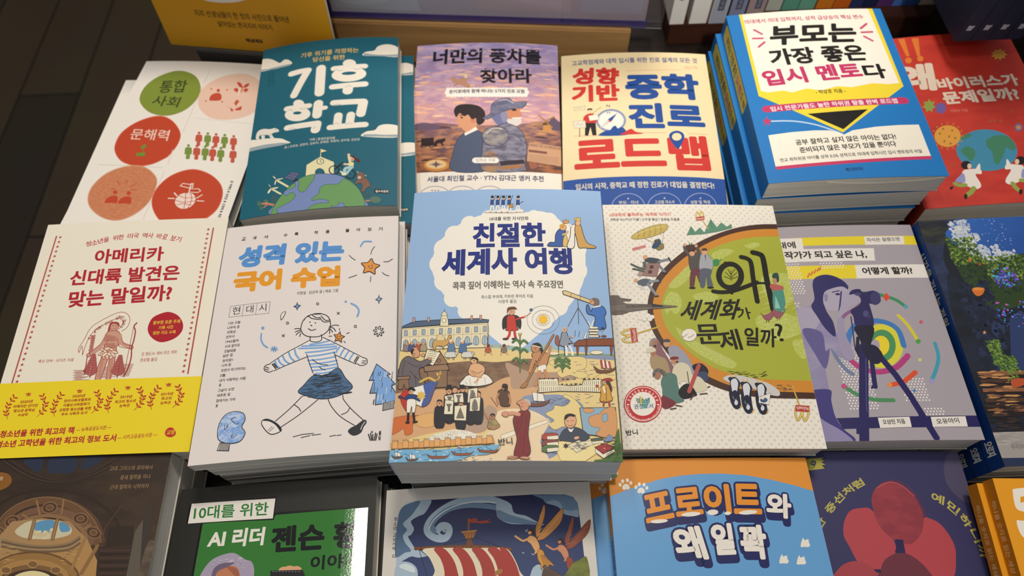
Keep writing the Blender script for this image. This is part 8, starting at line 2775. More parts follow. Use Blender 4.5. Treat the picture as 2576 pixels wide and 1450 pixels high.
ART['fantasy']='''
B;181c28
P;1;1b2440.2a3656.30;;0;-757,1096,-413,1096,-531,937,-644,684,-618,451,-543,188,-470,-64,-510,-399,-723,-801,-791,-783,-794,-386,-744,308,-762,789
P;1;20242c.3a3c30.60;;0;-763,1075,-594,1065,-506,1018,-618,821,-728,848
G;0;2f62b0;1c3f86;-328,1091,-76,596;-399,1085,460,1117,185,413,-76,596,-285,664,-439,751,-563,838,-548,938
R;blob;c4c8cc/b4bccb/a4b2c8/d0d2d2;1;110;-496,817,-367,1049,9,28
R;blob;c4c8cc/b4bccb/a4b2c8/d0d2d2;2;90;-328,648,-157,785,9,24
R;blob;c4c8cc/b4bccb/a4b2c8/d0d2d2;3;120;-471,694,-291,913,9,28
R;blob;c4c8cc/b4bccb/a4b2c8/d0d2d2;31;70;-144,652,-39,732,7,20
R;blob;c4c8cc/b4bccb/a4b2c8/d0d2d2;32;50;-409,885,-328,1054,7,19
P;1;2c4020;;0;-577,899,-503,814,-429,731,-334,667,-226,642,-114,675,288,677,59,89,-386,180,-447,330,-538,447,-564,620
R;blob;1e2c22/26382a/304828/1a2424;6;260;-558,332,-106,640,5,18
R;blob;3c5a26/4d6a2a/6a8432/7f9638/2a4020;4;330;-575,607,-321,879,5,18
R;blob;42602a/557030/6a8432/7e9240/304a26;5;330;-324,451,167,695,5,18
P;1;1c2436.141824.40;;0;-659,529,-550,410,-459,293,-386,180,87,159,-297,-833,-757,-815,-763,-388,-744,55
R;blob;1f2740/1a2034/252e4a/171d2c;7;260;-618,-405,-371,451,10,37
P;0;28365c;;0;-465,41,-370,179,-364,36,-494,-334,-577,-330
P;0;2b3a66;;0;-301,104,-197,171,-98,95,-261,-344,-453,-369
R;blob;3f6ad0/6a4ad0/4fb0d8/8a5ae0/30408a;8;110;-293,388,-102,567,5,16
R;blob;3f6ad0/5a8ae8/40c0e0/c05ab0;9;70;-377,24,-92,252,3,14
R;blob;8fa8d8/b0c0e0;10;60;-284,593,-27,1068,4,7
P;1;d0702a;;0;-500,388,-408,387,-438,333,-481,317,-504,342
E;e08a3a;;0;-459,382,45,-2,-5,-15
P;0;d86a3c;;0;-426,679,-427,663,-413,662,-427,653,-428,637,-437,647,-451,638,-442,654,-450,664,-436,664
P;0;d8503a;;0;-359,631,-359,619,-349,618,-360,611,-361,599,-367,607,-378,600,-371,612,-377,620,-366,619
P;0;e0a060;;0;-530,12,-531,-3,-517,-3,-532,-11,-532,-25,-539,-15,-553,-24,-544,-10,-552,-1,-539,-2
R;blob;40602a/54742e/6a8a34/7c963c/35502a;11;210;-552,-286,-454,-77,5,16
R;blob;40602a/54742e/6a8a34/7c963c/35502a;12;180;-522,-372,-378,-215,5,16
R;blob;40602a/54742e/6a8a34/7c963c/35502a;13;90;-496,-452,-408,-317,5,16
P;0;8a5a3a;;0;-700,-333,-109,-345,-123,-381,-702,-362
P;0;20161a;;0;-702,-362,-122,-378,-137,-416,-698,-395
P;0;4a3226;;0;-703,-399,-134,-410,-148,-445,-705,-428
P;0;20161a;;0;-705,-428,-146,-442,-161,-480,-701,-461
P;0;8a5a3a;;0;-709,-472,-162,-482,-175,-517,-712,-500
P;0;20161a;;0;-712,-500,-174,-513,-189,-551,-708,-533
P;0;4a3226;;0;-718,-551,-192,-561,-206,-595,-720,-580
P;0;20161a;;0;-720,-580,-204,-592,-219,-629,-716,-612
P;0;8a5a3a;;0;-727,-630,-222,-638,-235,-672,-729,-658
P;0;20161a;;0;-729,-658,-234,-669,-248,-706,-725,-690
R;lens;c08a54/5a3c2c/2a1c1a/8a5c3c;14;70;-682,-703,-483,-325,22,62
P;1;b5502a;;0;-468,-409,-371,-405,-385,-453,-476,-474
R;lens;241a1c/120f14/3a2a28;15;60;-728,-809,-522,-599,24,61
P;0;9d9692;;0;-787,-814,-292,-818,-369,-1018,-758,-1006
R;lens;aba49e/948d8a;16;20;-757,-913,-555,-815,21,60
P;0;23304f;;0;-757,-1006,-367,-1015,-393,-1081,-759,-1070
T;6a645f;0.01;0;-656,-948,200,4,-1,38;우리의 이야기
'''
ART['arch']='''
B;37291f
G;0;2b2320.33291f.40;4a3628.574030.40;153,1057,284,530;-1208,1187,942,1101,968,184,1106,-1166,-712,-1100
L;1;3f3128;20;-603,1140,-428,1051,-212,934,11,883,184,933,322,1014,398,1062
L;1;2b211d;17;-603,1140,-423,1035,-209,924,12,878,186,925,325,1002,398,1062
L;1;463629;14;-603,1140,-418,1019,-206,914,13,874,187,918,328,990,398,1062
L;1;30251f;11;-603,1140,-413,1003,-203,904,14,870,189,911,331,979,398,1062
P;1;2b3246;;0;-329,1051,-190,1062,-183,962,-239,978
P;1;2b3246;;0;-129,1059,60,1052,61,952,-36,948,-124,956
P;1;2b3246;;0;118,1052,263,1052,211,996,126,963
P;1;8a5a26;;0;-502,961,-430,963,-383,931,-371,891,-398,857,-466,846
T;e6d8bc;0;0;-469,906,27,1,-1,33;철학
T;9a7a54;0.005;0;322,949,308,-1,0,33;고대 그리스와 로마에서
T;9a7a54;0.005;0;414,881,215,2,0,33;중세 철학을 지나
T;9a7a54;0.005;0;356,814,273,0,0,33;근대 철학의 시작까지
L;1;33271f;21;-485,508,-496,594,-471,674,-411,742,-321,793,-206,823,-75,830,62,812,195,772,315,713,412,639,481,555,517,469
L;1;5c432f;18;-382,490,-393,566,-375,636,-331,696,-263,741,-175,768,-74,774,33,759,137,725,231,674,309,609,365,536,396,460
L;1;6b4d35;49;-345,482,-355,554,-341,621,-303,678,-243,721,-165,747,-75,753,20,740,113,707,198,658,269,597,320,528,350,455
L;1;765640;49;-303,481,-310,537,-295,589,-260,634,-205,667,-136,686,-58,691,25,680,106,654,180,616,240,568,284,514,308,457
L;1;8a6848;25;-275,479,-279,525,-264,568,-231,604,-181,631,-118,646,-46,650,29,641,101,620,167,588,221,549,260,504,281,458
L;1;8a6848;6;-376,484,-388,562,-373,634,-331,696,-265,743,-180,771,-82,778,22,763,124,728,217,675,293,608,349,533,381,454
E;50392a;8a6848;7;-282,619,42,20,27,-34
E;6b4d35;8a6848;6;-282,619,27,-1,6,-19
E;50392a;8a6848;7;-40,704,49,10,19,-37
E;6b4d35;8a6848;6;-40,704,27,-1,5,-19
E;50392a;8a6848;7;199,620,52,-1,10,-37
E;6b4d35;8a6848;6;199,620,27,-1,5,-19
E;50392a;8a6848;7;-359,549,55,-12,4,-36
E;6b4d35;8a6848;6;-359,549,27,-1,6,-19
E;50392a;8a6848;7;313,522,53,-21,-7,-33
E;6b4d35;8a6848;6;313,522,26,-1,5,-19
L;0;8f6c4a;13;-218,663,-134,613
L;0;8f6c4a;13;-147,756,-98,659
L;0;8f6c4a;13;44,755,56,659
L;0;8f6c4a;13;279,577,238,545
G;0;a5835a;b0854f;-65,543,9,282;-366,483,-282,619,-77,634,127,603,283,477,387,331,431,204,216,262,-23,347,-330,283
P;1;c9c0a0;;0;-241,550,-193,602,-129,619,27,613,102,590,153,555,150,515,59,492,-64,492,-173,508
P;1;5c93b8;;0;-104,608,17,612,26,540,-18,522,-103,555
P;1;5c93b8;;0;57,602,110,586,142,559,137,536,82,538
R;blob;d6c8a0/c9b890;3;16;-102,500,30,552,12,25
L;0;8a6844;28;-124,616,-122,500
L;0;a8855c;7;-124,616,-122,500
L;0;8a6844;28;37,613,39,490
L;0;a8855c;7;37,613,39,490
L;1;8f7656;15;-315,497,-166,462,-2,443,151,456,222,499
L;1;6b553c;15;-310,483,-162,449,1,431,155,442,227,483
L;1;9c8260;15;-306,468,-158,436,4,419,159,427,231,468
L;1;725a40;15;-301,454,-154,423,7,407,163,413,235,452
L;1;6b4d30;13;-341,233,-345,281,-327,324,-288,361,-230,388,-157,403,-74,407,11,397,95,375,169,343,230,302,273,257,296,209
L;1;96703f;40;-307,232,-310,273,-293,310,-258,341,-205,365,-140,378,-67,381,10,372,83,353,150,325,204,291,242,251,263,210
L;1;a87f4a;34;-259,230,-261,261,-246,289,-215,313,-171,330,-117,340,-56,342,8,335,69,321,123,300,168,273,199,243,215,212
L;1;7c5c38;27;-225,229,-225,251,-211,272,-184,289,-146,302,-99,309,-47,310,7,305,59,294,105,278,143,258,169,236,182,213
P;1;e0cf9c;;0;-171,227,-136,269,-40,287,68,261,107,216,44,157,-91,162
E;7c5c38;b8915c;5;-226,298,34,-1,7,-22
E;7c5c38;b8915c;5;-52,329,34,-1,6,-22
E;7c5c38;b8915c;5;116,285,34,-1,6,-22
R;lens;b08a58/8a673e/c29a64;60;26;-320,340,-185,449,10,23
R;lens;b08a58/8a673e/c29a64;700;26;124,324,254,431,10,23
L;0;9c7648;23;262,478,223,287
L;0;8a683f;27;363,429,297,259
P;0;3a2b22;;0;370,428,603,420,625,197,404,205
P;0;463329;;0;381,409,600,400,600,388,383,392
P;0;2e221c;;0;387,384,602,376,602,363,389,368
P;0;463329;;0;393,359,603,351,603,339,394,343
P;0;2e221c;;0;399,335,604,327,604,314,400,319
P;0;463329;;0;405,310,606,303,606,290,406,294
P;0;2e221c;;0;411,286,607,279,607,266,412,270
P;0;463329;;0;417,262,608,255,608,242,418,246
P;0;33271f;;0;416,552,586,559,595,427,418,427
P;0;5e554a;;0;602,518,640,597,698,194,605,197
P;0;3c342d;;0;640,597,648,692,688,704,752,192,698,194
P;1;6b5a48.4f4338.60;;0;712,448,756,434,753,318,752,192,685,194,692,352
L;0;5a4432;6;388,553,390,428
L;0;5a4432;6;477,712,388,553
'''
ART['green']='''
B;2b2a26
P;0;111010;;0;-543,819,19,856,695,862,694,362,-544,429
@;foil
P;0;35782f;;0;-526,811,12,823,17,837,688,855,690,363,-526,428
@;ink
P;0;111010;;0;-657,818,-655,956,9,971,8,803
P;0;e9e3d9;;0;-642,820,-640,962,-1,956,-2,814
T;2f7a38;0.021;0;-606,844,566,-6,-7,96;10대를 위한
T;e9e3d9;0.041;0;-463,637,415,-5,2,126;AI 리더
@;foil
T;141412;0.045;0;12,574,637,5,-10,184;젠슨 황
T;141412;0.038;0;307,443,339,9,-1,97;이야기
@;ink
P;1;a79bb0;;0;-479,435,-459,495,-413,553,-339,584,-261,593,-201,566,-164,543,-116,525,-89,472,-89,412,-121,335,-455,354
R;lens;c9bfcc/8d8098/b8adc0;4;40;-402,486,-155,557,9,24
P;1;c07c58;;0;-393,445,-367,489,-315,508,-259,508,-211,490,-188,448,-165,377,-171,241,-325,249,-379,369
P;1;a06048;;0;-291,503,-210,481,-187,408,-225,440
P;1;6f6078;;0;-393,445,-381,500,-329,527,-239,527,-291,499,-353,473,-370,409
E;d9a27a;;0;123,459,36,4,6,-20
E;d9a27a;;0;166,462,37,-2,3,-22
E;d9a27a;;0;216,458,33,-7,-2,-20
P;0;1e1d22;;0;27,458,254,452,274,423,274,353,40,365
L;0;8a8a92;3;43,451,53,451
L;0;8a8a92;3;66,450,77,450
L;0;8a8a92;3;89,448,100,449
L;0;8a8a92;3;112,447,123,448
L;0;8a8a92;3;135,446,145,446
L;0;8a8a92;3;158,445,168,445
L;0;8a8a92;3;181,443,191,444
L;0;8a8a92;3;203,442,214,443
L;0;8a8a92;3;226,441,237,441
'''
ART['ship']='''
B;d9d2c8
G;0;2b2c55;3d4c74;-165,965,-165,434;-641,880,-623,942,-581,974,-530,985,122,987,337,991,559,985,616,967,645,924,651,868,668,407,668,-236,-654,-193,-646,559
P;1;a9bccb;;0;-641,853,-623,942,-581,974,-500,987,-412,985,-425,937,-460,890,-496,878,-553,844,-529,791,-549,752,-570,740,-540,691,-510,656,-445,633,-416,609,-486,596,-543,606,-599,583,-648,572
P;1;55708e;;0;-652,853,-631,935,-580,967,-493,983,-513,935,-555,882,-611,830,-580,787,-607,749,-590,701,-545,645,-587,634,-658,619
L;1;a9bccb;48;-357,775,-329,801,-286,792,-275,757,-299,718,-355,715,-413,744,-436,786,-409,846,-331,910,-223,957,-94,968,35,963,135,924
L;1;6e88a4;36;-385,770,-400,811,-359,864,-273,914,-151,933,-22,923,70,906
L;1;a9bccb;17;-310,763,-328,780,-349,768,-342,741,-306,732,-275,757,-286,788,-321,797
L;1;e0e6e6;7;-421,785,-387,845,-309,902,-201,942,-58,956,49,945
P;1;a9bccb;;0;71,954,135,945,170,923,189,867,273,843,342,804,397,779,299,785,159,793,82,830,62,871
P;1;6e88a4;;0;70,892,161,854,258,823,383,779,159,800,76,837
P;1;6e88a4;;0;330,987,409,985,559,982,615,963,644,917,644,869,586,863,531,885,491,927,420,929,393,958
P;1;8fa6bb;;0;420,929,478,948,520,927,545,884,594,870,644,875,644,827,598,835,543,850,503,899
P;1;a9bccb;;0;-646,559,-599,576,-534,560,-494,513,-509,450,-646,457
P;1;d3dde0;;0;-626,545,-584,562,-526,540,-511,501,-568,516
P;1;a9bccb;;0;284,451,306,499,348,517,380,478,363,416,275,418
L;0;28243a;4;-130,704,-312,673
L;0;28243a;4;-102,716,99,635
L;0;28243a;4;-488,649,-387,578
L;0;28243a;4;-488,649,-419,458
L;0;28243a;4;-95,637,26,440
L;0;7a4a2c;14;-137,839,-137,751
L;0;9a6236;7;-137,839,-137,751
P;0;a8402f;;0;-134,835,-80,842,-73,819,-31,821,25,832,-3,819,27,809,-38,802,-75,808,-130,811
P;0;a8703c;5a3420;3;-181,750,-84,755,-98,709,-158,704
L;0;c88a4c;8;-186,751,-82,757
L;0;5a3420;3;-162,749,-160,708
L;0;5a3420;3;-141,748,-139,707
L;0;5a3420;3;-119,748,-118,706
L;0;5a3420;3;-102,747,-101,705
P;0;7a4a2c;;0;-144,705,-120,704,-102,657,-158,659
L;1;5a3420;23;-513,657,-305,656,-95,650,112,628,153,620
L;1;7a4a2c;16;-513,658,-305,658,-95,651,112,630,153,622
L;0;4a2c1c;5;-475,665,-471,645
L;0;4a2c1c;5;-414,663,-411,643
L;0;4a2c1c;5;-354,661,-351,641
L;0;4a2c1c;5;-294,659,-291,639
L;0;4a2c1c;5;-235,657,-232,637
L;0;4a2c1c;5;-175,656,-173,636
L;0;4a2c1c;5;-116,654,-114,634
L;0;4a2c1c;5;-57,650,-55,630
L;0;4a2c1c;5;2,647,4,627
L;0;4a2c1c;5;61,643,63,623
L;0;4a2c1c;5;119,640,122,620
P;1;e2d6bb;;0;-458,650,-305,651,-130,641,43,636,133,624,179,561,210,483,227,383,-356,405,-372,507,-409,586
P;1;a83f38;;0;-382,647,-312,648,-248,578,-216,500,-202,399,-294,402,-306,504,-335,582
P;1;a83f38;;0;-250,641,-180,642,-118,573,-87,494,-75,393,-166,397,-176,498,-204,576
P;1;a83f38;;0;-116,635,-47,636,14,567,44,489,55,389,-36,392,-45,493,-72,571
P;1;a83f38;;0;-5,630,64,632,124,563,152,485,163,385,72,388,64,489,38,566
P;1;a83f38;;0;78,630,126,625,172,561,203,484,220,383,166,385,149,486,124,563
L;1;6a5a3c;3;-109,644,-75,571,-1,478
P;1;a8763c;;0;40,459,54,489,88,497,95,481,74,463
P;1;c98a4c;5a3424;3;337,703,337,764,364,824,401,916,410,884,399,823,375,762,358,703
P;1;c98a4c;5a3424;3;343,683,388,749,448,808,531,888,535,847,510,786,450,727,385,682
L;0;e3b478;3;351,710,386,729
L;0;e3b478;3;379,709,415,721
L;0;e3b478;3;355,735,386,755
L;0;e3b478;3;400,731,434,745
L;0;e3b478;3;358,760,386,782
L;0;e3b478;3;421,753,454,768
L;0;e3b478;3;362,786,386,809
L;0;e3b478;3;442,775,474,792
L;0;e3b478;3;365,811,386,837
L;0;e3b478;3;463,798,494,816
L;0;e3b478;3;368,837,386,864
L;0;e3b478;3;484,820,514,840
P;1;dba46a;5a3424;3;285,705,309,707,336,690,355,650,360,611,379,577,351,572,319,612,296,652,273,672
L;1;dba46a;14;288,692,245,676,211,694,191,708
L;1;dba46a;12;325,677,341,637,324,592
E;dba46a;5a3424;3;293,731,14,0,-1,-16
P;1;3a2420;;0;283,738,298,757,318,748,331,723,338,717,323,710,310,721,302,738
P;1;d09444;7a4420;3;350,617,380,603,392,571,424,537,450,505,416,512,400,474,382,513,360,482,358,520,343,546,338,585
L;1;7a4a24;3;362,578,374,545,382,510
L;1;7a4a24;3;368,578,383,545,394,510
L;1;7a4a24;3;375,578,393,545,406,509
L;1;7a4a24;3;382,577,402,545,419,509
L;1;7a4a24;3;389,577,412,544,431,508
P;1;8f5040;5a3424;3;538,637,539,692,565,747,601,830,609,802,598,746,574,691,557,637
P;1;8f5040;5a3424;3;543,619,586,679,642,733,720,806,723,769,699,713,642,659,582,618
L;0;b5705a;3;551,643,583,661
L;0;b5705a;3;577,643,610,654
L;0;b5705a;3;555,666,584,685
L;0;b5705a;3;596,663,628,675
L;0;b5705a;3;559,689,585,709
L;0;b5705a;3;616,683,647,697
L;0;b5705a;3;562,712,585,734
L;0;b5705a;3;636,703,666,719
L;0;b5705a;3;566,736,586,759
L;0;b5705a;3;656,724,684,741
L;0;b5705a;3;570,759,586,784
L;0;b5705a;3;675,745,703,763
P;1;c98a68;5a3424;3;490,639,513,641,537,625,554,589,557,553,574,523,549,518,520,554,500,590,479,609
L;1;c98a68;12;493,626,454,612,423,628,404,641
L;1;c98a68;11;527,614,540,577,525,536
E;c98a68;5a3424;3;498,663,13,0,-1,-15
P;1;3a2420;;0;489,669,503,686,522,678,533,656,539,649,526,644,514,653,507,668
P;1;9a4a40;7a4420;3;548,559,576,547,586,517,616,487,638,457,607,463,592,429,576,464,555,436,554,471,540,494,537,530
L;1;7a4a24;3;558,523,569,494,576,461
L;1;7a4a24;3;565,523,578,493,587,461
L;1;7a4a24;3;571,523,586,493,598,461
L;1;7a4a24;3;577,523,595,493,610,460
L;1;7a4a24;3;584,523,604,493,621,460
P;1;7a6250.5c4a40.60;4a3a30;3;385,510,408,496,441,476,487,450,518,411,370,415
P;1;5f6a34.7c8240.80;;0;558,492,588,524,631,542,680,554,678,407,512,411
L;1;d8e2e6;3;262,746,270,737,278,752
L;1;d8e2e6;3;235,601,242,593,249,596
L;1;d8e2e6;3;300,590,308,582,317,584
T;4f4a46;0.01;0;-681,855,24,-2,2,25;청
T;4f4a46;0.01;0;-681,822,24,-1,2,25;소
T;4f4a46;0.01;0;-681,792,23,-1,2,24;년
T;4f4a46;0.01;0;-681,745,23,-1,1,24;교
T;4f4a46;0.01;0;-681,714,23,-1,1,24;양
T;4f4a46;0.01;0;-681,685,23,-1,1,24;카
T;4f4a46;0.01;0;-681,655,23,-1,1,24;페
T;4f4a46;0.01;0;-679,605,29,0,0,21;02
'''
ART['freud']='''
B;e0923a
@;gloss
B;e0923a
P;0;66a0d2;;0;-780,784,-735,812,-624,851,-512,885,-363,926,-214,948,-67,958,81,959,263,946,442,913,619,869,792,815,1058,713,988,-1031,-901,-990
P;1;e9e2d6;;0;-651,861,-646,882,-625,896,-604,887,-597,867,-610,855,-624,858,-637,852
E;e9e2d6;;0;-665,890,11,1,1,-14
E;e9e2d6;;0;-644,915,11,1,1,-14
E;e9e2d6;;0;-609,921,11,1,1,-14
E;e9e2d6;;0;-586,901,11,1,0,-14
P;1;e9e2d6;;0;-546,837,-536,857,-513,867,-494,853,-493,832,-508,823,-521,829,-535,826
E;e9e2d6;;0;-552,870,11,-1,-3,-14
E;e9e2d6;;0;-526,890,11,-1,-3,-14
E;e9e2d6;;0;-492,887,11,-1,-3,-14
E;e9e2d6;;0;-474,863,11,-1,-3,-14
T;26295c;0.046;0.075;-500,572,204,38,-13,191;프
T;26295c;0.046;0.075;-284,614,197,17,-1,195;로
T;26295c;0.046;0.075;-77,632,192,-1,12,208;이
T;26295c;0.046;0.075;129,628,203,-5,25,213;트
T;26295c;0.046;0.075;358,607,180,-18,33,173;와
T;26295c;0.046;0.075;-308,327,213,3,-38,222;왜
T;26295c;0.046;0.075;-64,355,160,4,4,210;일
T;26295c;0.046;0.075;132,327,187,-2,12,229;꽉
T;26295c;0.046;0.075;-502,589,205,38,-13,192;프
T;26295c;0.046;0.075;-286,631,197,17,-1,195;로
T;26295c;0.046;0.075;-78,650,192,-1,12,209;이
T;26295c;0.046;0.075;128,646,204,-5,25,214;트
T;26295c;0.046;0.075;357,625,180,-18,33,173;와
T;26295c;0.046;0.075;-310,343,213,3,-38,223;왜
T;26295c;0.046;0.075;-65,372,160,4,4,210;일
T;26295c;0.046;0.075;131,343,187,-2,12,229;꽉
T;26295c;0.046;0.07;-505,614,205,38,-13,193;프
T;26295c;0.046;0.07;-288,656,198,17,-1,196;로
T;26295c;0.046;0.07;-80,674,193,-1,12,210;이
T;26295c;0.046;0.07;127,671,204,-5,25,215;트
T;26295c;0.046;0.07;357,649,181,-18,33,174;와
T;26295c;0.046;0.07;-312,367,213,3,-38,224;왜
T;26295c;0.046;0.07;-66,395,160,4,4,211;일
T;26295c;0.046;0.07;129,366,188,-2,12,231;꽉
T;e5912f;0.046;0;-505,614,205,38,-13,193;프
T;e5912f;0.046;0;-288,656,198,17,-1,196;로
T;e5912f;0.046;0;-80,674,193,-1,12,210;이
T;e5912f;0.046;0;127,671,204,-5,25,215;트
T;ece4d8;0.046;0;357,649,181,-18,33,174;와
T;ece4d8;0.046;0;-312,367,213,3,-38,224;왜
T;ece4d8;0.046;0;-66,395,160,4,4,211;일
T;ece4d8;0.046;0;129,366,188,-2,12,231;꽉
E;ece4d8;;0;-415,629,62,3,-1,-13
E;ece4d8;;0;-183,673,69,4,-1,-15
E;ece4d8;;0;-25,684,40,2,-2,-19
E;ece4d8;;0;81,676,23,1,-1,-12
E;ece4d8;;0;230,681,67,4,-2,-15
P;1;ece5d6;;0;559,445,570,476,590,504,597,489,618,495,626,493,625,475,628,455,613,443,584,445
P;1;ece5d6;;0;383,339,393,370,412,397,418,383,439,388,447,386,446,368,450,349,435,337,407,339
P;1;ece5d6;;0;504,331,515,362,534,389,540,375,562,380,570,379,568,361,572,341,556,330,529,331
'''
ART['fruit']='''
B;3a385f
E;4f4a64;;0;834,912,240,-100,-158,-229
P;0;b3aa48;;0;-538,1006,-444,1024,-337,1030,-364,1012,-333,1010,-363,995,-334,976,-365,973,-348,947,-447,936,-531,930
E;2f2d50;;0;-424,991,22,0,-4,-21
T;b3aa48;0.02;0;-438,982,26,3,-2,19;12
L;1;2f2d50;4;-412,978,-423,963,-444,952
T;b9ae58;0.038;0;-571,326,41,77,-52,28;예
T;b9ae58;0.038;0;-525,412,46,74,-50,31;민
T;b9ae58;0.038;0;-473,494,56,67,-45,37;한
T;b9ae58;0.038;0;-377,604,63,61,-41,42;중
T;b9ae58;0.038;0;-307,672,67,57,-38,45;선
T;b9ae58;0.038;0;-232,734,75,45,-31,50;처
T;b9ae58;0.038;0;-149,784,79,39,-26,53;럼
T;b9ae58;0.038;0;390,709,86,-38,28,63;예
T;b9ae58;0.038;0;485,665,64,-69,50,47;민
T;b9ae58;0.038;0;555,588,43,-83,61,32;하
T;b9ae58;0.038;0;602,494,24,-91,67,18;니
T;b9ae58;0.038;0;628,393,10,-94,68,7;까
P;1;5a3350;;0;15,806,86,850,171,858,255,806,305,718,322,596,291,491,225,491,-11,704
P;1;b2474f;;0;-286,562,-226,633,-141,652,-71,639,8,491,36,353,-110,226,-243,260,-292,381,-315,464
P;1;b2474f;;0;292,571,339,578,414,533,466,415,455,307,370,154,134,167,66,333,101,408
P;1;a5444d;;0;-447,189,-362,260,-272,283,-206,266,-147,220,-115,154,-465,142
P;1;6c3440;;0;-107,226,-58,293,31,333,108,330,169,293,227,220,225,141,-132,141
P;1;9a3e47.8a3843.60;;0;-53,704,-24,769,34,821,115,844,199,821,268,747,299,646,297,575,260,484,189,415,127,397,47,421,-21,491,-56,582
P;0;30274e;;0;50,432,106,427,98,334,39,338,24,341,43,380
L;1;b5545a;8;13,799,114,841,198,817,274,740
P;0;30274e;;0;-159,226,-110,228,-110,200,-143,207
'''
ART['orange']='''
B;e3981c
P;1;ece4d6;;0;-639,988,-622,1002,-567,1009,-471,1013,-523,848,-615,850,-652,880
P;1;ece4d6;;0;-674,783,-634,787,-543,785,-582,658,-665,683
P;0;e3981c;;0;-599,947,-570,954,-553,921,-611,907
'''
ART['geo']='''
B;cf951b
E;e6e0d8;;0;-120,-390,260,30,-30,60
P;0;7a8090;;0;-330,-370,-280,-310,100,-310,140,-390,60,-410,-200,-410
E;3a3a44;;0;100,-350,40,0,0,30
T;54420f;.02;0;-510,-630,1010,0,0,75;지리 선생님들이 한 컷의 사진으로 풀어낸
T;54420f;.02;0;-300,-735,590,0,0,70;살아있는 한국지리 이야기
T;3a2c0c;.05;0;-50,-900,190,0,0,50;해냄에듀
'''
for k_ in ART: ART[k_]=[x for x in ART[k_].split('\n') if x]
load_text(sorted({o.split(';')[5] for a in ART.values() for o in a if o[0]=='T'}|{o.split(';')[5] for a in SPINES.values() for o in a if o[0]=='T'}))
# ------------------------------------------------------------------ room and table
for nm,b_ in (('wall_back',(-4,4,4.9,5,-.75,2.6)),('wall_left',(-4.1,-4,-3,5,-.75,2.6)),('wall_right',(4,4.1,-3,5,-.75,2.6))):
    bm=bmesh.new(); box_bm(bm,*b_); tag(bm_obj(nm,bm,(plain(nm+'_paint','8a7f72',.8),)),kind='structure')
bm=bmesh.new(); box_bm(bm,-4,4,-3,5,-.80,-.75); 
floor_m,n,k,b=new_mat('dark_floor_planks',.55,.3)
tc=n.new('ShaderNodeTexCoord'); mp=n.new('ShaderNodeMapping'); mp.inputs['Rotation'].default_value=(0,0,R(90)); br=n.new('ShaderNodeTexBrick')
br.inputs['Scale'].default_value=1; br.inputs['Brick Width'].default_value=.9; br.inputs['Row Height'].default_value=.16; br.inputs['Mortar Size'].default_value=.003
br.inputs['Color1'].default_value=(*lin('33291f'),1); br.inputs['Color2'].default_value=(*lin('54442f'),1); br.inputs['Mortar'].default_value=(*lin('191410'),1)
no=n.new('ShaderNodeTexNoise'); no.inputs['Scale'].default_value=3; no.inputs['Detail'].default_value=6; mx=n.new('ShaderNodeMix'); mx.data_type='RGBA'; mx.blend_type='MULTIPLY'; mx.inputs['Factor'].default_value=.5
k.new(tc.outputs['Object'],mp.inputs['Vector']); k.new(mp.outputs[0],br.inputs['Vector']); k.new(tc.outputs['Object'],no.inputs['Vector'])
k.new(br.outputs['Color'],mx.inputs['A']); k.new(no.outputs['Color'],mx.inputs['B']); k.new(mx.outputs['Result'],b.inputs['Base Color'])
tag(bm_obj('floor',bm,(floor_m,)),kind='structure')
DARK=wood_mat('dark_stained_wood','1c1512','2b201a',3); RISER=wood_mat('light_oak','8d6a42','b08a58',4); LEDGE=wood_mat('reddish_brown_wood','3a1f17','4c2b1e',4)
tbl=tag(empty('display_table',(.1,.25,-.75)),'dark wooden display table under all the book stacks','table')
bm=bmesh.new(); box_bm(bm,-.455,1.1,-.55,.65,.715,.75,.003); bm_obj('table_top',bm,(DARK,),tbl)
bm=bmesh.new(); box_bm(bm,-.40,1.05,-.50,.60,.0,.715,.003); bm_obj('plinth',bm,(DARK,),tbl)
def placed(name,label,cat,loc,yaw=0,group=None): return tag(empty(name,loc,(0,0,yaw)),label,cat,group)
# oak riser behind the back row
o=placed('shelf_riser','light oak block behind the teal and purple-sky books, carrying the clear poster holder','riser',(-.029,.6008,0),R(-5.9))
bm=bmesh.new(); box_bm(bm,-.24,.167,0,.16,0,.0545,.0015); bm_obj('block',bm,(RISER,),o)
# brown ledge with upright books
o=placed('display_ledge','reddish-brown wooden ledge along the back right, carrying upright books','ledge',(.19,.622,0))
bm=bmesh.new(); box_bm(bm,0,.9,0,.027,0,.0275,.001); bm_obj('front_board',bm,(LEDGE,),o)
bm=bmesh.new(); box_bm(bm,0,.9,.0275,.30,0,.0275,.001); bm_obj('shelf_board',bm,(LEDGE,),o)
# charcoal block under the leaning orange book
o=placed('book_stand','charcoal block under the leaning orange book','stand',(-.27,.60,0),R(-9.2))
bm=bmesh.new(); box_bm(bm,-.06,.085,-.02,.008,0,.047,.001); bm_obj('block',bm,(plain('charcoal_board','4a4642',.7),),o)
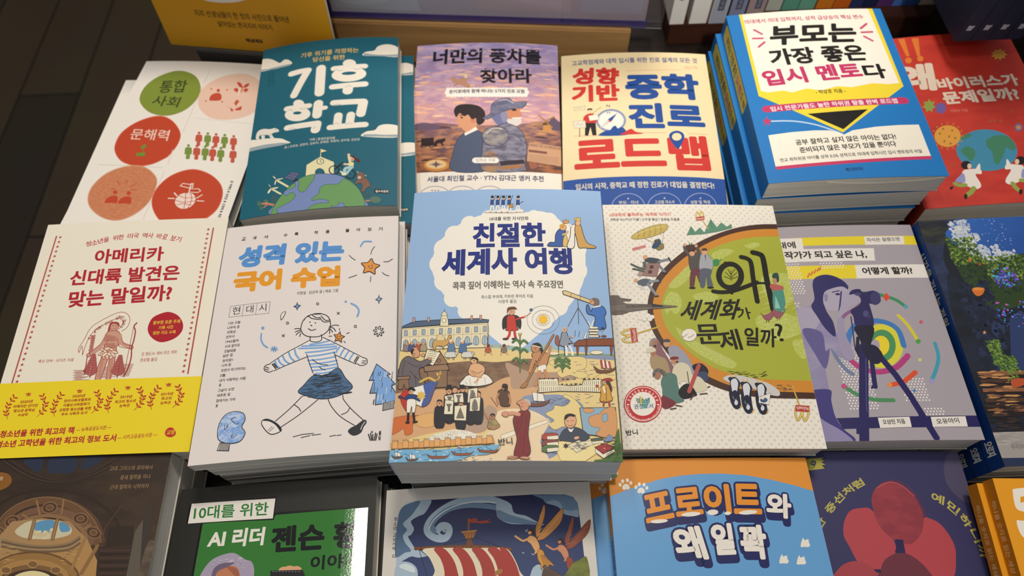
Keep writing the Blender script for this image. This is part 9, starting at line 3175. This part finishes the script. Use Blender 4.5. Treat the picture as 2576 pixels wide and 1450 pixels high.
# ------------------------------------------------------------------ poster holder on the riser
o=placed('poster_holder','clear acrylic poster holder with purple edge standing on the oak riser','sign',(-.01,.609,.0545),R(-5.8))
def flat_art(name,W,H,ops,basecol,parent,y,mat=0):
    pr=Print(W,H,lambda u:0.); c=pr.col(basecol); w,h=W*5e-4,H*5e-4
    V=[(-w,0,-h),(w,0,-h),(w,0,h),(-w,0,h),(-w,.0006,-h),(w,.0006,-h),(w,.0006,h),(-w,.0006,h)]; F=[(0,1,2,3),(5,4,7,6),(4,0,3,7),(1,5,6,2),(3,2,6,7),(4,5,1,0)]
    pr.run(ops); P=pr.finish(0); k=len(V); V+=[(p[0],-p[2],p[1]) for p in P]
    me=mesh_ink(name,V,F+[tuple(i+k for i in g) for g in pr.f],[c[0]]*8+pr.ca,[c[1]]*8+pr.cb,[c[2]]*8+pr.gr,[mat]*6+pr.fm,(INK,FOIL,GLOSS))
    q=link(name,me,parent); q.location=(0,y,H*5e-4); return q
q=flat_art('poster_sheet',338,250,['G;0;c6c9d4;c2b4bc;-1700,0,900,0;-1690,-1250,1690,-1250,1690,1250,-1690,1250','P;0;d2d8de;;0;-1640,-1180,-700,-1200,-820,-700,-1640,-800','E;dfe6ea;;0;-1270,-1010,330,40,-20,120','P;0;2b2a30;;0;-1330,-880,-1310,-1010,-1270,-1000,-1250,-1015,-1210,-1015,-1000,-1005,-950,-960,-930,-820,-1330,-820',
 'P;0;17191c;;0;-1330,-880,-1335,-1005,-1270,-1010,-1280,-880','P;0;17191c;;0;-960,-890,-960,-1000,-890,-1000,-895,-890','E;c9c5bd;;0;-1312,-950,10,0,0,10','E;c9c5bd;;0;-925,-950,10,0,0,10',
 'P;0;cfc2c6;;0;-100,-1150,900,-1150,860,-600,-120,-600','P;0;c2c0cf;;0;1000,-1150,1640,-1150,1640,-700,1000,-700'],'c9c4cc',o,-.0015); q.location.z+=.006; q.location.x-=.006
PURP=plain('purple_edge_strip','544a92',.35); 
bm=bmesh.new(); box_bm(bm,-.181,.165,-.002,.0008,.0,.0075); box_bm(bm,-.181,-.174,-.002,.0008,.0075,.262); bm_obj('edge_strip',bm,(PURP,),o)
acr,n,k,b=new_mat('clear_acrylic',.06,.5); b.inputs['Transmission Weight'].default_value=1; b.inputs['Base Color'].default_value=(.93,.93,.98,1); b.inputs['IOR'].default_value=1.45
bm=bmesh.new(); box_bm(bm,-.181,.181,-.0045,-.0028,0,.265); bm_obj('front_pane',bm,(acr,),o)
bm=bmesh.new(); box_bm(bm,-.181,.181,.0012,.003,0,.265); bm_obj('back_pane',bm,(acr,),o)
bm=bmesh.new(); box_bm(bm,-.181,.181,.0035,.06,0,.002); bm_obj('foot',bm,(acr,),o)
# ------------------------------------------------------------------ big orange book leaning at the back left
o=make_book('large_paperback',186,200,.004,0,ART['geo'],'c98d12',cover_mat=0)
tag(o,'large orange softcover leaning upright at the back left above the circles book','book')
M=Matrix.Rotation(R(-9.2),4,'Z')@Matrix.Rotation(R(90-8),4,'X')
o.matrix_world=Matrix.Translation(Vector((-.2675,.584,.0478))+ (M.to_3x3()@Vector((0,.100,-.004))))@M
# ------------------------------------------------------------------ stacks of books
LETTER=['second','third','fourth','fifth','sixth','seventh']
ROOTS={}
def stack(key,name,label,cat,copy_label,group,pose,W,L,t,A,n,spine='ffffff',spine_ops=(),mat=0,page=None,shift=(),A2=None,back=None,g=.0004):
    x,y,z,yaw,rx,ry=pose
    M=Matrix.Translation((x,y,z+CAM_H))@Matrix.Rotation(yaw,4,'Z')@Matrix.Rotation(rx,4,'X')@Matrix.Rotation(ry,4,'Y')
    top=make_book(name,W,L,t,A,ART[key],spine,spine_ops,mat,page,back); ROOTS[key]=top
    tag(top,label,cat,group if n>1 else None); top.matrix_world=M@Matrix.Translation((0,0,-t))
    if key=='parent':                                                          # inner flap bowing below the lifted front cover
        bm=bmesh.new(); n_=24; rows=[]
        for i in range(n_+1):
            u=-.027+.1*i/n_; z=t-.0008-.0042*math.sin(PI*i/n_)**.8
            rows.append([bm.verts.new(p) for p in ((u,-L*5e-4-.0006,z),(u,-L*5e-4+.0012,z),(u,-L*5e-4+.0012,z-.0006),(u,-L*5e-4-.0006,z-.0006))])
        for p,q in zip(rows,rows[1:]):
            for k in range(4): bm.faces.new((p[k],p[(k+1)%4],q[(k+1)%4],q[k]))
        bm.faces.new(rows[0]); bm.faces.new(rows[-1]); bm_obj('cover_flap',bm,(plain('flap_card','e8e2d6',.6),),top)
    src=top
    if n>1 and A2 is None: A2=min(A,.5)
    if n>1: src=make_book(name,W,L,t,A2,ART[key],spine,spine_ops,mat,page,back)
    for i in range(1,n):
        c=src if i==1 else copy_tree(src)
        du,dv,a=shift[i-1] if i-1<len(shift) else (0,0,0)
        c.matrix_world=M@Matrix.Translation((du*1e-3,dv*1e-3,-t*(i+1)-g*i))@Matrix.Rotation(R(a),4,'Z')
        tag(c,copy_label%LETTER[i-1] if i<n-1 or n==2 else copy_label%(LETTER[i-1]+' and lowest'),cat,group)
stack('circles','paperback_book','white paperback with green, orange and pink circles, on top at the back left','book','%s copy down under the white paperback with coloured circles','copies of the circles book',(-0.3194,0.4591,-0.5127,-0.0892,-0.0782,0.0127),148.5,226.6,0.01376,2.5,3,spine='f3ece0',shift=[(-17, -10, 3.6), (-6, -4, 1.5)])
stack('teal','paperback_book','teal paperback with white cloud lettering and a globe at its foot','book','%s copy down under the teal cloud-lettering paperback','copies of the teal cloud book',(-0.1713,0.4549,-0.4905,0.0458,-0.0186,-0.0281),138.6,214,0.01723,6,4,spine='1d6273',mat=0,shift=[(13, -8, 0.5), (13.5, -9, 0.8), (13, -8, 0)])
stack('wind','paperback_book','paperback with a purple sky, a boy and a man in armour','book','%s copy under the purple-sky paperback','copies of the purple-sky book',(-0.0201,0.4648,-0.518,-0.0364,0.0576,0.012),148,214.9,0.01957,4.5,2,spine='efe6da')
stack('road','paperback_book','cream paperback with large red and blue lettering and a compass','book','%s copy down under the cream red-and-blue paperback','copies of the cream compass book',(0.1288,0.4407,-0.5105,-0.0569,0.0033,-0.0201),148.7,215,0.01715,4,3,spine='e6d3ad')
stack('parent','paperback_book','blue paperback with a yellow pencil-tip panel and pink and black lettering, topmost of its stack','book','%s copy down in the blue stack with yellow spine labels','copies of the blue pencil-tip book',(0.3027,0.458,-0.4766,-0.0095,0.0007,-0.0192),154.2,210.5,0.02132,2.5,4,spine='1c72b8',shift=[(-5, 0, 0.6), (-9, -2, 0), (-11, -1, 0.4)],spine_ops=SPINES['parent'])
stack('virus','paperback_book','red paperback with two small white-coated figures beside a globe','book','%s copy under the red globe paperback','copies of the red globe book',(0.4496,0.4507,-0.5093,-0.0179,0.0046,-0.068),143.8,213.5,0.02478,2,2,spine='8e2a22')
stack('america','paperback_book','cream paperback with red lettering and a yellow paper band along its foot','book','%s copy down under the cream paperback with the yellow band','copies of the yellow-banded book',(-0.3189,0.2419,-0.4872,-0.0037,0.0572,-0.0099),156,199.6,0.02256,1,3,spine='efe5cc',g=0.0012)
stack('korean','paperback_book','white paperback with a drawn girl in a striped jumper striding out','book','%s copy down under the striding-girl paperback','copies of the striding-girl book',(-0.1642,0.2327,-0.4807,0.0376,-0.0255,-0.0066),146.3,204.9,0.01254,3,6,spine='efe8e0',shift=[(4, 3, 0.4), (3, 4, 0.2), (5, 4, 0.6), (4, 5, 0), (4, 4, 0.4)],g=0.001)
stack('world','paperback_book','thick pale blue paperback with a crowded cartoon history scene, at the middle of the table','book','%s copy down under the pale blue cartoon history paperback','copies of the cartoon history book',(-0.0046,0.2221,-0.4438,-0.0341,-0.041,0.0015),150.5,221.7,0.02774,4,4,spine='9fc0e6',shift=[(-2, 3, 0.6), (3, 6, 0.3), (2, 6, 0)],g=0.0014)
stack('why','paperback_book','white dotted paperback with a big green globe and brushed black lettering','book','%s copy down under the white dotted green-globe paperback','copies of the green-globe book',(0.1542,0.2374,-0.4957,-0.0246,0.0174,0.0414),150.2,214.9,0.02065,1.5,3,spine='f0e9dc',shift=[(2, 3, 0.3), (1, 3, 0)],g=0.0008)
stack('photo','paperback_book','grey-lilac paperback with a woman and a camera on a tripod','book','%s copy under the grey-lilac camera paperback','copies of the camera book',(0.2867,0.2319,-0.512,-0.0285,-0.0088,-0.0164),132,194.5,0.02515,2,2,spine='9e95a0')
stack('fantasy','paperback_book','dark blue paperback with a ruined garden under a night-blue sky, topmost at the right edge','book','%s copy down in the dark blue garden-picture stack','copies of the garden-picture book',(0.431,0.2181,-0.5044,-0.009,0.0175,-0.0168),150,213.7,0.01875,1,3,spine='0d3c82',back='0d3c82',spine_ops=SPINES['fantasy'])
stack('arch','paperback_book','dark brown paperback with a painted dome and arches, at the lower left corner','book','%s copy down under the dark brown arches paperback','copies of the brown arches book',(-0.3301,0.0357,-0.497,0.004,0.0155,0.0085),150,215,0.0215,1,3,spine='2c211c')
stack('green','paperback_book','black paperback with a glossy green panel and grey-haired portrait','book','%s copy down under the black and green paperback','copies of the black and green book',(-0.1782,0.0144,-0.5117,0.0137,-0.0308,-0.0466),148.6,215,0.01511,3,3,spine='23221f',shift=[(5, -2, 0.2), (7, -1, 0)])
stack('ship','paperback_book','white-bordered paperback with a striped-sail ship and winged figures','book','%s copy down under the striped-sail ship paperback','copies of the sailing-ship book',(-0.0233,0.0051,-0.5069,-0.0003,-0.0205,-0.0234),149.1,215,0.01767,5,3,spine='e8e2d8')
stack('freud','paperback_book','sky blue and orange paperback with plump outlined lettering and paw prints','book','%s copy down under the sky blue and orange paperback','copies of the paw-print book',(0.138,0.0189,-0.5054,-0.0147,-0.0307,0.0467),149.2,215,0.01281,2,4,spine='e09a3a',shift=[(-12.5, 1, 0.2), (-13, 1, 0), (-12, 0, 0.3)],spine_ops=SPINES['freud'])
stack('fruit','paperback_book','navy paperback with overlapping red ovals and yellow curved lettering','book','%s copy under the navy paperback with red ovals','copies of the red-ovals book',(0.2659,0.025,-0.532,-0.0345,-0.0011,0.0005),142,215,0.01602,2,2,spine='33315c',shift=[(1, 0, 0)])
stack('orange','paperback_book','bright orange paperback at the lower right corner, spine towards the navy book','book','%s copy down under the bright orange paperback','copies of the bright orange book',(0.4055,-0.0094,-0.5,-0.0542,0.0308,-0.0099),150,215,0.0125,1.5,4,spine='c77f0e',shift=[(-4, -1, 0), (26, 0, 0), (28, -1, 0.2)],spine_ops=SPINES['orange'])
# ------------------------------------------------------------------ books standing on the ledges, spines towards the viewer
def standing(name,label,group,x0,x1,y,z,H,D,cover,spine,ops=()):
    o=make_book(name,D*1e3,H*1e3,x1-x0,0,['B;'+cover],spine,ops)
    o.matrix_world=Matrix(((0,0,1,x0),(1,0,0,y+D/2),(0,1,0,z+H/2),(0,0,0,1)))
    return tag(o,label,'book',group)
LZ=.0277
standing('standing_book','white upright book with a black dot on its spine, leftmost on the ledge','upright books on the ledge',.1885,.2045,.6235,LZ,.20,.14,'efece8','f2f0ee',SPINES['vol'])
standing('standing_book','white upright book with a black spine dot, beside the grey-blue book','upright books on the ledge',.2105,.2300,.6235,LZ,.20,.14,'efece8','f2f0ee',SPINES['vol'])
standing('standing_book','pale grey-blue upright book pulled forward, right of the white pair','upright books on the ledge',.2325,.2500,.6225,LZ,.20,.14,'e6dfcf','a9b0c4',SPINES['greyvol'])
standing('standing_book','darker grey-blue upright book left of the mauve one','upright books on the ledge',.2530,.2700,.6235,LZ,.20,.14,'7d88a8','8790b0',SPINES['greyvol'])
standing('standing_book','mauve upright book, last of the pale spines on the ledge','upright books on the ledge',.2720,.2910,.6235,LZ,.20,.14,'a08c90','a89498',SPINES['greyvol'])
for a,b,c,l in ((1925,1961,'b9c0b6','grey-green'),(1964,2003,'5fa08e','sea green'),(2005,2044,'6aa894','lighter sea green'),(2048,2088,'d07a22','amber orange'),(2090,2130,'c8601c','burnt orange'),(2132,2163,'2a3468','navy'),(2165,2196,'20284f','blackish navy'),(2198,2235,'5a3472','purple'),(2237,2269,'4a78c8','sky blue'),(2271,2302,'3f6ab8','cobalt blue'),(2304,2340,'e0d4c8','cream'),(2343,2368,'ded2ca','pinkish cream')):
    k=.000462; x0=.3035+(a-1932)*k; x1=.3035+(b-1932)*k
    standing('standing_book',l+' upright book in the coloured row behind the blue stack','coloured row on the ledge',x0,x1,.640,LZ,.20,.13,c,c)
# dark volumes on a raised block, overhanging the red book
o=placed('raised_block','dark block lifting the navy volumes at the back right','stand',(.545,.58,0))
bm=bmesh.new(); box_bm(bm,-.065,.085,-.012,.040,0,.080,.001); bm_obj('block',bm,(DARK,),o)
for i,w in enumerate(('first navy volume from the left, its front side in view','second navy volume from the left','third navy volume from the left','fourth navy volume from the left, at the photo edge')):
    standing('navy_volume',w+', standing over the red book','navy volumes at the back right',.446+i*.0168,.4624+i*.0168,.523,.0803,.20,.125,'20283c','262e42',SPINES['navyvol'])
